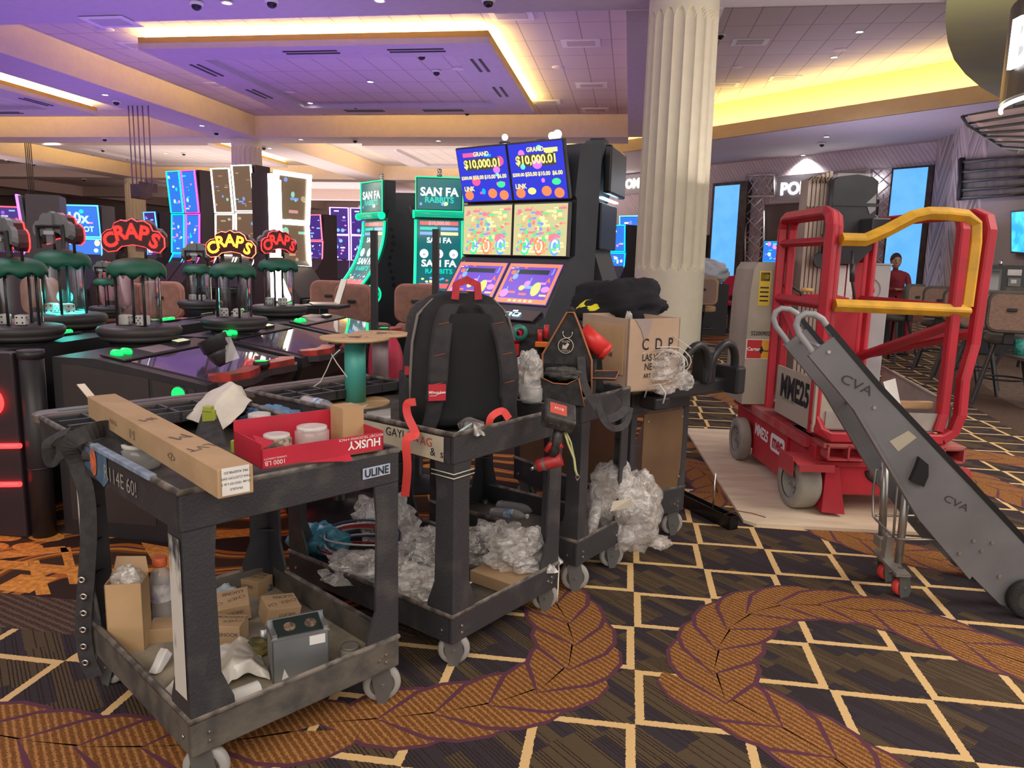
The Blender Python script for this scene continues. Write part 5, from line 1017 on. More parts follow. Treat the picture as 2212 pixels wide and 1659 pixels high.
# ---------------- stair dolly leaning on its stand ----------------
dg = mat('dolly_grey', (.20, .20, .215), .42, .2, c2=(.165, .165, .175), scale=4); rb = mat('rubber_black')
O = F(2195, 1325, 0); YN, YF = 3.30, 3.72
dol = thing('stair_dolly', 'grey two-rail stair-climbing dolly leaning back on a wheeled prop, marked CVA', 'hand truck', (O.x, YN, 0)); o_ = dol.location
def N(x, y): return D(x, y, YN)-o_
sh = D(1700, 742, YF)-D(1753, 763, YN)
base = [(1753, 763), (1800, 727), (1950, 893), (2100, 1060), (2215, 1188), (2240, 1235), (2222, 1300), (2195, 1318), (2160, 1305), (2100, 1245), (1990, 1115), (1900, 965), (1850, 880)]
for k, off in (('near', V((0, 0, 0))), ('far', sh)):
    b = B(); P = [N(x, y)+off for x, y in base]
    b.loft([P, [p+V((0, .012, 0)) for p in P]]); b.loft([[N(x, y)+off+V((0, dy, 0)) for x, y in ((1800, 727), (2215, 1188), (2221, 1182), (1806, 721))] for dy in (0, .05)])
    b.loft([[N(x, y)+off+V((0, dy, 0)) for x, y in ((1753, 763), (1747, 769), (1845, 886), (1985, 1122), (2095, 1252), (2100, 1245), (1990, 1115), (1850, 880))] for dy in (0, .05)])
    b.out('side_rail', dg, dol)
    b = B(); b.tube([N(x, y)+off+V((0, .025, 0)) for x, y in ((1788, 703), (1900, 835), (2100, 1046), (2235, 1190))], .012, flat=(.055, .022), up=(.7, 0, .7)); b.out('belt_guard', mat('guard_black', (.008, .009, .012), .4), dol)
    b = B(); b.tube([N(x, y)+off+V((0, .02, 0)) for x, y in ((1775, 790), (1762, 768), (1748, 748), (1728, 722), (1722, 702), (1728, 686), (1742, 678), (1762, 680), (1779, 690), (1792, 710), (1800, 725))], .0135, 12); b.out('loop_handle', mat('handle_grey', (.34, .35, .37), .35), dol)
    b = B()
    for x, y in ((1790, 760), (1888, 880), (2103, 1168), (2072, 1195), (2143, 1172), (2158, 1245), (2120, 1190)): b.cyl(N(x, y)+off+V((0, -.008, 0)), N(x, y)+off, .008, n=8)
    b.out('bolts', steel, dol)
b = B(); P = [N(x, y)+V((0, .06, 0)) for x, y in ((2078, 1182), (2090, 1180), (2200, 1300), (2185, 1312), (2155, 1302), (2085, 1215))]; b.loft([P, [p+V((0, .05, 0)) for p in P]]); b.out('tread_pad', dg, dol)
P = [N(x, y)+sh*.8 for x, y in ((2040, 1108), (2060, 1100), (2160, 1205), (2160, 1235), (2130, 1245), (2050, 1150))]; b = B(); b.loft([P, [p+V((0, .05, 0)) for p in P]]); b.out('tread_pad', mat('guard_black'), dol)
P = [N(x, y)+V((.0, .16, 0)) for x, y in ((2190, 1160), (2215, 1155), (2290, 1215), (2290, 1300), (2230, 1225))]; b = B(); b.loft([P, [p+V((0, .012, 0)) for p in P]]); b.out('toe_plate', mat('plate_grey', (.30, .29, .26), .4, .5), dol)
for y, t in ((.0, 'n'), (.42, 'f')):
    b = B(MX.Translation(V((.02+(sh.x*.0 if t == 'n' else -.02), y-.03, .082))) @ RX(PI/2)); R = .082
    b.lathe([(.045, -.02), (.072, -.024), (R, -.016), (R, .016), (.072, .024), (.045, .02)], 32, 0, caps=False); b.lathe([(.001, -.016), (.012, -.022), (.016, -.01), (.045, -.018)], 24, 1, caps=False); b.lathe([(.045, .018), (.001, .016)], 24, 1, caps=False); b.out('wheel', [rb, mat('hub_black', (.05, .05, .05), .4)], dol)
b = B(); b.cyl((.02, -.05, .082), (.02, .45, .082), .010)
for x, y in ((1790, 755), (1900, 905), (2060, 1120)): b.cyl(N(x, y)+V((0, .02, 0)), N(x, y)+sh+V((0, 0, 0)), .008)
b.cyl(N(1765, 745)+V((0, .02, 0)), N(1800, 768)+V((0, .03, .0)), .006); b.out('cross_bar', mat('handle_grey'), dol)
b = B(); P = [N(x, y)+V((0, -.002, 0)) for x, y in ((1921, 953), (1962, 930), (1980, 945), (1940, 975))]; b.face(P); b.out('beige_tape', mat('beige_tape', (.46, .42, .32), .6), dol)
b = B(); c_ = N(1850, 832); c2_ = N(2065, 1087); ax = N(1900, 880)-N(1850, 832)
for c3, sz in ((c_, .055), (c2_, .042)): b.text('CVA', sz, 0, T=frame(c3+V((0, -.003, 0)), (1, 0, -.45), (.45, 0, 1)), squash=1.3)
b.out('marker_writing', mat('marker_dark', (.04, .035, .045), .6), dol)
b = B(); P = [N(x, y)+V((0, -.03, 0)) for x, y in ((1982, 985), (2000, 1000), (2000, 1025), (1990, 1048), (1962, 1035), (1975, 1005))]; b.loft([P, [p+V((0, .03, 0)) for p in P]]); b.out('bracket', mat('guard_black'), dol)
# prop stand
A1, A2 = D(1905, 1170, 3.56)-o_, D(1940, 1215, 3.38)-o_
b = B(); b.tube([D(1912, 995, 3.56)-o_, A1], .017, 12); b.tube([D(1962, 1028, 3.38)-o_, A2], .017, 12)
for pp in ([(1905, 1010, 3.56), (1893, 1015, 3.56), (1886, 1060, 3.56), (1886, 1115, 3.56), (1892, 1122, 3.54), (1930, 1160, 3.4), (1945, 1165, 3.36), (2075, 1165, 3.32)], [(1950, 1045, 3.38), (1940, 1050, 3.38), (1934, 1100, 3.38), (1930, 1160, 3.38)], [(1892, 1114, 3.56), (2035, 1114, 3.66)], [(1925, 965, 3.45), (1975, 1065, 3.34), (1984, 1060, 3.34), (1993, 1050, 3.34)]):
    b.tube([D(*q)-o_ for q in pp], .0055, 8)
b.out('prop_frame', mat('brushed_tube', (.42, .41, .39), .35, .8), dol)
b = B(); c_ = D(1905, 1195, 3.54)-o_; d_ = D(1945, 1235, 3.36)-o_; T = frame(c_, d_-c_, (0, 0, 1)); L_ = (d_-c_).length; b.box((-.04, -.003, -.03), (L_+.03, .003, .03), 0, T); b.box((-.04, -.01, -.03), (L_+.03, .0, .03), 0, T); b.box((.02, .0, -.02), (.06, .11, .015), 0, T, bev=.003); b.box((-.05, .03, -.025), (.02, .08, .025), 0, T, bev=.003); b.out('caster_plate', mat('plate_steel', (.40, .38, .35), .4, .6), dol)
RW = mat('red_wheel', (.72, .07, .06), .35)
for q in ((1908, 1238, 3.60), (1940, 1272, 3.40)):
    c_ = F(q[0], q[1]+14, 0)-o_; caster(dol, c_.x, c_.y, .5, .042, RW)
# ---------------- craps machines ----------------
body_m = mat('machine_black', (.020, .018, .022), .45, c2=(.028, .025, .03), scale=2); body_b = mat('machine_brown', (.040, .030, .030), .5, c2=(.05, .038, .038), scale=2)
rimm = mat('rubber_rim', (.045, .040, .042), .5); g_on = em((0, .82, .10), 1.5); red_on = em((1, .02, .02), 4); purple_reflection_glass = mat('screen_glass', (.10, .07, .13), .06, coat=.6, c2=(.14, .11, .16), scale=2)  # screen glass carries its purple reflection in the base colour
redl = mat('red_leather', (.55, .05, .04), .4, c2=(.25, .04, .035), scale=12); green_c = mat('green_canopy', (.010, .10, .065), .55, c2=(.012, .125, .08), scale=6)
def console(Y0, Ln, label, xo=0, flip=False):
    t = thing('gaming_console', label, 'gaming machine', (-2.62+xo, Y0, 0), PI if flip else 0, None)
    if flip: t.location = (-3.3+xo, Y0+Ln, 0)
    b = B(); prof = [(-.15, 0), (.46, 0), (.48, .50), (.62, .62), (.67, .74), (.66, .80), (.08, .905), (-.15, .905)]
    b.loft([[(x, .0, z) for x, z in prof], [(x, Ln-.05, z) for x, z in prof]]); b.out('cabinet', [body_m], t)
    b = B(); b.face([(-.10, -.003, .08), (.36, -.003, .08), (.36, -.003, .82), (.0, -.003, .87), (-.10, -.003, .87)]); b.face([(.38, -.003, .52), (.60, -.003, .65), (.60, -.003, .78), (.38, -.003, .815)]); b.out('end_panel', body_b, t)
    T = frame((.08, 0, .906), (.58, 0, -.105), (0, 1, 0)); b = B(T); b.box((.14, .08, 0), (.56, Ln-.12, .006)); b.out('screen', purple_reflection_glass, t)
    b = B(T); b.box((-.02, .06, 0), (.12, Ln-.12, .012), 0, bev=.004); b.box((.0, .32, .012), (.10, .52, .014), 1); b.box((.02, .60, .012), (.06, .72, .03), 0)
    b.box((.015, .605, .03), (.055, .715, .032), 2); b.out('control_strip', [body_m, mat('strip_plate', (.30, .24, .26), .4), mat('slot_glow', (.7, .75, .45), .4, emit=.4)], t)
    for k in (.12, .19): b = B(T @ MX.Translation((.03, k, .012))); b.lathe([(.030, 0), (.030, .012), (.022, .022), (.001, .024)], 16); b.out('lit_button', g_on, t)
    b = B(MX.Translation((0, 0, -.055))); pts = [(.60, .12, .87), (.66, .16, .872), (.68, .30, .868), (.66, .42, .868), (.63, .50, .868)]; b.tube(pts, .045, flat=(.09, .035)); b.tube([(.63, .62, .868), (.66, .70, .868), (.68, .82, .868), (.64, Ln-.12, .868)], .045, flat=(.09, .035)); b.out('arm_rest', [redl], t)
    b = B(MX.Translation((0, 0, -.055))); b.tube([(x+.012, y, z-.035) for x, y, z in pts+[(.63, .62, .87), (.66, .70, .87), (.68, .82, .87), (.64, Ln-.12, .87)]], .02, flat=(.10, .035)); b.out('arm_rest_base', rimm, t)
    b = B(MX.Translation((.655, .56, .815))); b.lathe([(.045, 0), (.045, .03), (.035, .032)], 18, 0); b.disc((0, 0), .034, m=1, z=.034); b.out('cup_button', [body_m, g_on], t)
    b = B(frame((.52, -.004, .755), (1, 0, 0), (0, 0, 1))); b.lathe([(.0405, 0), (.0405, .006), (.034, .012)], 20, 1); b.disc((0, 0), .035, m=0, z=.0125); b.out('side_lamp', [g_on, rimm], t)
    b = B(MX.Translation((0, 0, -.035))); b.loft([[(.25, -.05, .715), (.36, -.09, .72), (.48, -.02, .73), (.48, .0, .73), (.25, .0, .715)], [(.25, -.05, .722), (.36, -.09, .735), (.48, -.02, .745), (.48, 0, .745), (.25, 0, .722)]]); b.out('side_fin', body_m, t)
    return t
k1 = console(3.30, 1.02, 'nearest craps console with red arm rests and a black cup on its screen')
k2 = console(4.36, 1.02, 'second craps console along the right side, screen reflecting white light')
k3 = console(5.42, 1.02, 'third craps console, behind the cable spools')
k5 = console(3.28, 1.05, 'black left-hand craps console nearest the left edge of the photo', 0, True)
k7 = console(5.42, 1.05, 'third left-hand craps console, partly hidden by the domes', 0, True); k8 = console(6.48, 1.0, 'farthest left-hand craps console', 0, True)
k6 = console(4.36, 1.05, 'left-hand craps console behind the nearest one', 0, True)
b = B(); b.box((-4.6, 3.24, 0), (-2.88, 3.27, .95)); 
o = thing('machine_front', 'black front panel with red light bars at the left edge', 'gaming machine', (-3.1, 3.26, 0)); b.T = MX.Translation((3.1, -3.26, 0)); b.bm.free(); b.bm = bmesh.new(); b.box((-4.6, 3.20, 0), (-2.90, 3.27, .93), bev=.01); b.out('panel', mat('machine_maroon', (.030, .018, .024), .5), o)
b = B(); b.lathe([(.055, 0), (.055, .93)], 16, 0); b.lathe([(.06, .9), (.06, .94)], 16, 0); b.lathe([(.057, .35), (.057, .36)], 16, 0); b.out('corner_post', body_m, o, loc=(.25, .0, 0))
for x, y in ((0, 965), (0, 1048)):
    b = B(); p = D(-70, y, 3.19)-o.location; q = D(44, y-2, 3.19)-o.location; b.tube([p, q], .013, 10); b.out('light_bar', red_on, o)
b = B(); c_ = D(-22, 868, 3.19)-o.location; b.tube([c_+V((.055*math.cos(a), 0, .055*math.sin(a))) for a in [k*PI/12 for k in range(24)]], .018, 8, closed=True); b.out('light_ring', red_on, o)
b = B(); T = frame((.0, 0, 0), (1, 0, 0), (0, 1, 0)); c_ = thing('dice_cup', 'black dice cup with a clear skirt tilted on the nearest craps console', 'cup', D(482, 775, 3.55)); b = B(RY(-.45) @ RX(.1)); b.lathe([(.035, -.03), (.05, -.01), (.062, .03), (.062, .05)], 24, 0); b.lathe([(.060, .05), (.072, .055), (.074, .12)], 24, 0, caps=False); b.lathe([(.068, .056), (.070, .118)], 24, 0, caps=False); b.out('cup', body_m, c_)
b = B(RY(-.45)); b.face([(.03, -.05, -.03), (.10, -.03, -.035), (.09, .0, .08), (.075, -.02, .09)]); b.out('clear_skirt', clear, c_)
# light on the floor under the near machine
b = B(); b.box((.49, .25, .36), (.50, .62, .40)); b.out('lower_light', red_on, k1)
dice_m = mat('dice_ivory', (.85, .82, .75), .3)
def die(p, s, rz, label):
    b = B(RZ(rz)); b.box((-s/2, -s/2, 0), (s/2, s/2, s), 0, bev=s*.16)
    def pips(T, n):
        P = {1: [(0, 0)], 2: [(-1, 1), (1, -1)], 3: [(-1, 1), (0, 0), (1, -1)], 4: [(-1, 1), (1, 1), (-1, -1), (1, -1)], 5: [(-1, 1), (1, 1), (0, 0), (-1, -1), (1, -1)], 6: [(-1, 1), (1, 1), (-1, 0), (1, 0), (-1, -1), (1, -1)]}[n]
        for x, y in P: b.disc((x*s*.25, y*s*.25), s*.085, m=1, T=T, n=10, z=.0008)
    pips(frame((0, -s/2, s/2), (1, 0, 0), (0, 0, 1)), 3+int(rz*7) % 3); pips(frame((s/2, 0, s/2), (0, 1, 0), (0, 0, 1)), 5); pips(frame((-s/2, 0, s/2), (0, -1, 0), (0, 0, 1)), 4)
    pips(MX.Translation((0, 0, s)), 2)
    o = b.out('die', [dice_m, ink], loc=p); return tag(o, label, 'die', 'large dice inside the craps domes')
def dome(px, py, wpx, z, label, sign, rz=0, lit=None):
    p = F(px, py, z); s = wpx*p.y/1640/.44*1.0; t = thing('dice_dome', label, 'gaming machine', (p.x, p.y, z), rz); t.scale = (s, s, s)
    z0 = -(z-.97)/s if z > .97 else -.02
    b = B(); b.lathe([(.165, -.16), (.165, -.10), (.17, -.085)], 32); b.out('pedestal', body_m, t)
    b = B(); b.lathe([(.17, -.095), (.215, -.075), (.222, -.062), (.216, -.056), (.23, -.045), (.238, -.02), (.225, .0), (.20, .006), (.001, .006)], 40); b.out('rim', rimm, t)
    b = B(); b.lathe([(.122, .006), (.122, .31)], 40, caps=False); b.out('clear_tube', glassy, t)
    for a in (.6, 2.3, 3.75, 5.45): b = B(); b.cyl((.118*math.cos(a), .118*math.sin(a), .0), (.118*math.cos(a), .118*math.sin(a), .34), .0085, n=10); b.out('post', body_m, t)
    b = B(); b.sm = True; n = 72; prof = [(.01, .405), (.06, .403), (.11, .39), (.145, .37), (.16, .345), (.163, .325)]
    R = [[(r_*math.cos(2*PI*i/n), r_*math.sin(2*PI*i/n), zz) for i in range(n)] for r_, zz in prof]
    R.append([(.160*math.cos(2*PI*i/n), .160*math.sin(2*PI*i/n), .298-.018*math.sin(9*PI*i/n*2)) for i in range(n)]); R.append([(.150*math.cos(2*PI*i/n), .150*math.sin(2*PI*i/n), .31-.01*math.sin(9*PI*i/n*2)) for i in range(n)])
    b.loft(R); b.out('canopy', green_c, t)
    for x in (-.115, .06): b = B(); b.cyl((x, 0, .38), (x, 0, .50), .0085, n=10); b.out('sign_post', body_m, t)
    # cloud shaped sign: front faces -y
    out = []
    for cx_, cz_, r_ in ((-.13, .0, .055), (-.07, .06, .05), (.0, .085, .052), (.075, .06, .05), (.135, .0, .055)): pass
    sh_ = [(-.185, -.01), (-.18, .035), (-.15, .06), (-.12, .065), (-.105, .10), (-.065, .118), (-.03, .112), (0, .128), (.03, .112), (.07, .115), (.105, .095), (.12, .06), (.155, .055), (.185, .02), (.185, -.03), (.155, -.062), (.115, -.055), (.07, -.03), (0, -.018), (-.07, -.03), (-.10, -.055), (-.15, -.062), (-.18, -.04)]
    T = MX.Translation((0, 0, .50)); b = B(T); b.loft([[(x, -.03, z_) for x, z_ in sh_], [(x, .03, z_) for x, z_ in sh_]]); b.out('sign_board', mat('sign_maroon', (.06, .012, .018), .5), t)
    b = B(T); b.tube([(x*1.01, -.022, z_*1.01) for x, z_ in sh_], .0045, 6, closed=True); b.out('sign_edge_light', red_on if sign != 'y' else em((1, .12, .06), 4), t)
    b = B(T)
    for i, (c, x, z_, a) in enumerate((('C', -.132, .0, .42), ('R', -.073, .042, .2), ('A', 0, .055, 0), ('P', .070, .042, -.2), ('S', .132, .0, -.42))):
        b.text(c, .116, 1, T=frame((x, -.0315, z_), (math.cos(a), 0, math.sin(a)), (-math.sin(a), 0, math.cos(a))), bold=.065)
        b.text(c, .116, 0, T=frame((x, -.0335, z_), (math.cos(a), 0, math.sin(a)), (-math.sin(a), 0, math.cos(a))), bold=.035)
    b.out('sign_letters', [em((1, .015, .01), 1.3) if sign != 'y' else em((1, .62, .04), 1.5), em((.35, .0, .0), .5)], t)
    b = B(T); b.loft([[(x*.95, .03, z_*.92+.02) for x, z_ in sh_], [(x*.9, .06, z_*.85+.03) for x, z_ in sh_]]); b.box((-.03, .06, -.06), (.03, .075, .12)); b.out('sign_back', mat('back_grey', (.20, .21, .22), .5), t)
    b = B(T); b.tube([(-.11, .065, -.09), (-.11, .07, .045), (.11, .07, .045), (.11, .065, -.09)], .012, sq=True); b.out('bracket', body_m, t)
    b = B(T); b.box((-.045, .076, -.005), (.045, .08, .018)); b.out('serial_plate', mat('plate_pale', (.5, .5, .55), .4), t)
    if lit: b = B(); b.lathe([(.105, .0065), (.112, .0065), (.112, .012), (.105, .012)], 36, caps=False); b.out('light_ring', em(lit, 5), t); point((p.x, p.y, z+.1), 3, lit, .05)
    return t, p, s
dm = [(302, 704, 173, 1.0, 'craps dome with the big red CRAPS sign, nearest of the right-hand row', 'r', .12, None), (45, 703, 178, 1.0, 'craps dome cut by the left edge of the photo, sign turned away', 'r', 2.6, None), (143, 678, 165, 1.0, 'craps dome lit cyan inside, sign turned away', 'r', 2.9, (.05, 1, .85)), (507, 686, 138, 1.0, 'craps dome with the yellow CRAPS sign', 'y', .05, None), (603, 660, 118, 1.0, 'craps dome with its red CRAPS sign seen edge-on', 'r', 1.15, None), (432, 650, 92, 1.0, 'craps dome behind the red sign, its grey sign back towards us', 'r', 3.1, None), (232, 662, 74, .98, 'distant craps dome partly hidden behind the nearest dome', 'r', 2.9, None)]
for a in dm:
    t, p, s = dome(*a)
    if a is dm[6]: continue
    for i, dx in enumerate((-.04, .05)):
        die(V((p.x+(dx-.005)*s*1.25, p.y-.05*s, 1.008)), .062*s, (.2, 1.4)[i]+a[0]*.01, 'large ivory die with black pips inside a craps dome')
# ---------------- slot machines ----------------
def art(b, w, h, style, rnd, T):
    """picture on a lit screen: m 0 back, others accents"""
    b.rect(-w/2, -h/2, w/2, h/2, 0, T)
    z = .0006
    for i in range(style.get('n', 22)):
        x, y = (rnd.random()-.5)*w*.86, (rnd.random()-.5)*h*.86; k = 1+rnd.randrange(5); r_ = (.02+.05*rnd.random())*min(w, h)*1.6*style.get('k', 1); z += .00003
        if rnd.random() < .6: b.disc((x, y), r_, r_*(.6+.6*rnd.random()), k, T, 14, z)
        else: b.rect(max(-w/2, x-r_*1.4), y-r_*.35, min(w/2, x+r_*1.4), y+r_*.35, k, T, z)
    for (tx, x, y, sz, k) in style.get('t', []): b.text(tx, sz, k, T=T @ MX.Translation((x*w, y*h, .0016)), bold=.03)
def pal(*cs, s=1.1): return [em(c, s) for c in cs]
P1 = pal((.02, .03, .45), (.0, .35, .9), (.9, .08, .25), (.1, .8, .6), (.95, .75, .2), (.55, .15, .85)); P2 = pal((.55, .50, .25), (.9, .35, .15), (.15, .65, .25), (.2, .3, .9), (.95, .85, .35), (.85, .2, .25), s=.9)
P3 = pal((.12, .05, .42), (.85, .15, .05), (.1, .6, .2), (.15, .35, .95), (.95, .6, .15), (.6, .2, .8)); P4_ = pal((.0, .09, .10), (.0, .45, .36), (.85, .95, .95), (.75, .1, .1), (.15, .3, .8), (.95, .8, .3)); P5_ = pal((.02, .12, .5), (.0, .6, .95), (.4, .9, 1), (.9, .2, .5), (.95, .9, .4), (.2, .15, .7), s=1.2)
P6 = pal((.16, .09, .05), (.35, .2, .1), (.5, .35, .2), (.2, .35, .8), (.3, .7, .5), (.7, .3, .3), s=.7); P7 = pal((.05, .02, .18), (.25, .1, .6), (.6, .5, .9), (.2, .5, .9), (.9, .3, .6), (.95, .95, 1), s=.9)
frm = mat('screen_frame', (.03, .028, .032), .3, c2=(.06, .055, .06), scale=4)
cab = mat('cabinet_dark', (.030, .034, .042), .45, c2=(.04, .045, .055), scale=2)
def screen(root, T, w, h, palette, style, seed, fr=.02, led=None, name='screen', ledr=.012):
    b = B(T); b.box((-w/2-fr, -h/2-fr, -.05), (w/2+fr, h/2+fr, -.001), 0, bev=min(.012, fr*.7)); bz = b.out(name+'_frame', frm, root)
    b = B(); art(b, w, h, style, random.Random(seed), T); b.out(name, palette, bz)
    if led: b = B(T); q = fr+ledr*.3; b.tube([(-w/2-q, -h/2-q, 0), (w/2+q, -h/2-q, 0), (w/2+q, h/2+q, 0), (-w/2-q, h/2+q, 0)], ledr, 6, closed=True); b.out('edge_light', led, bz)
fruit = dict(n=150, k=.6)
def SF(x, z, y, tilt, Tt=MX.Identity(4)): return Tt @ MX.Translation((x, y, z)) @ RX(PI/2-tilt)
# large twin machine
YR = 7.0; XR = D(1236, 480, YR).x; ang = math.atan2(-.5, .86)
bg = thing('slot_machine', 'big twin slot machine with six bright screens showing $10,000.01', 'slot machine', (XR-.86*.645, YR+.5*.645, 0), ang)
W2 = .615
t_up = dict(n=10, t=[('GRAND', 0, .38, .055, 4), ('$10,000.01', .0, .20, .105, 4), ('$200.00', -.36, -.05, .042, 4), ('$50.00', -.12, -.05, .05, 4), ('$10.00', .12, -.05, .05, 4), ('$6.00', .36, -.05, .05, 4), ('LINK', -.34, -.26, .06, 4)])
t_dn = dict(n=16, t=[('K', -.34, .08, .07, 1), ('J', .04, .08, .07, 3), ('A', .36, .08, .07, 1), ('J', -.34, -.16, .07, 3), ('J', .38, .32, .07, 3)])
for i, x in enumerate((-.322, .322)):
    screen(bg, SF(x, 2.22, -.12, -.25), W2, .50, P1, t_up, 5+i, .014, name='upper_screen')
    screen(bg, SF(x, 1.70, -.06, .02), W2, .47, P2, fruit, 11, .014, name='middle_screen')
    screen(bg, SF(x, 1.21, -.22, .62), W2, .44, P3, t_dn, 21, .018, name='lower_screen')
    b = B()    # drawn frame and ornaments on the pictures
    T = SF(x, 1.21, -.22, .62); 
    for a, c in (((-.30, -.215), (.30, -.17)), ((-.30, .18), (.30, .215)), ((-.30, -.17), (-.27, .18)), ((.27, -.17), (.30, .18))): b.rect(a[0], a[1], c[0], c[1], 0, T, .0018)
    b.rect(-.16, .10, .19, .15, 1, T, .0022); b.disc((.12, -.06), .05, .075, 2, T, 20, .0024); b.disc((.12, -.06), .03, .05, 3, T, 20, .0027)
    for q in (-.12, -.06, 0, .06, .12): b.disc((q, -.192), .022, .014, 3, T, 12, .0024)
    T = SF(x, 1.70, -.06, .02)
    for q, c in ((-.17, 4), (.0, 0), (.18, 5)): b.disc((q, -.15), .062, .085, c, T, 24, .002); b.disc((q, -.15), .042, .062, 6, T, 24, .0023); b.disc((q, -.15), .025, .04, c, T, 20, .0026)
    T = SF(x, 2.22, -.12, -.25); b.rect(-.22, .045, .22, .15, 7, T, .0008)
    for q in ((-.22, -.19), (.08, -.18), (.22, -.2)): b.disc(q, .055, .045, 0, T, 18, .0009)
    b.disc((.2, -.10), .05, .03, 4, T, 14, .001)
    b.out('screen_artwork', [em((1, .16, .06), 1.3), em((.03, .06, .08), .3), em((.45, .8, .1), 1.2), em((.9, .55, .2), 1), em((.05, .7, .25), 1), em((.1, .3, 1), 1.2), em((.75, .9, .75), 1), em((.10, .10, .05), .5)], bg)
b = B()
b.loft([[(x, y, z) for y, z in ((-.30, .05), (-.42, .70), (-.52, .83), (-.50, .88), (-.40, .93), (-.38, .97), (-.04, 1.44), (.03, 1.47), (.03, 1.97), (.0, 2.0), (.06, 2.46), (.42, 2.50), (.30, .0))] for x in (-.66, .665)]); b.out('cabinet', cab, bg)
b = B(); T = frame((0, -.44, .94), (1, 0, 0), (0, .8, .45)); b.box((-.60, -.10, 0), (.62, .06, .012), 0, T)
for x in (-.30, -.20, .30, .40): b.box((x-.035, -.05, .012), (x+.035, .0, .022), 1, T, bev=.003); b.box((x-.022, -.04, .022), (x+.022, -.01, .024), 0, T)
for x in (-.28, -.25, -.22, .33, .36): b.disc((x, .035), .013, m=2, T=T, z=.014)
b.box((-.08, .01, .012), (.06, .05, .014), 3, T); b.out('button_deck', [mat('deck_grey', (.10, .085, .08), .4, .4), em((.3, .75, 1), 3), em((.7, .95, 1), 3), em((.2, .35, .9), 1.3)], bg)
b = B(); b.box((-.36, .15, 2.50), (-.28, .22, 2.56)); b.box((.12, .12, 2.50), (.22, .2, 2.54)); b.out('top_bracket', cab, bg)
b = B(); b.ball((.30, .12, 2.56), .035); b.ball((.36, .12, 2.57), .04); b.ball((-.30, .16, 2.60), .03); b.out('top_light', em((.85, .95, 1), 7), bg)
# its back-to-back neighbour, seen from the side
nb = thing('slot_machine', 'dark slot machine seen from the side, back to back with the big twin machine', 'slot machine', (D(1290, 500, 8.0).x-.02, 8.02, 0), math.radians(80)); nb.scale = (1, .72, 1.04)
prof = [(-.22, 0), (-.42, .82), (-.34, 1.0), (-.12, 1.45), (-.12, 1.72), (-.04, 1.95), (-.22, 2.42), (-.18, 2.47), (.05, 2.48), (.25, 2.3), (.25, 0)]
b = B(); b.loft([[(x, y, z) for y, z in prof] for x in (-.38, .40)]); b.out('cabinet', cab, nb)
b = B(); b.box((-.38, -.30, 2.0), (.42, -.20, 2.44), 0, RX(-.0), bev=.02); b.box((-.38, -.19, 1.48), (.42, -.12, 1.92), bev=.015); b.out('screen_back', mat('panel_dark', (.014, .014, .016), .3), nb)
b = B(); b.box((-.375, -.20, 1.955), (.41, -.14, 1.97)); b.out('edge_light', em((.5, .8, 1), 4), nb)
b = B(); b.box((-.12, -.12, 2.48), (.08, .1, 2.54), bev=.02); b.out('top_bracket', cab, nb)
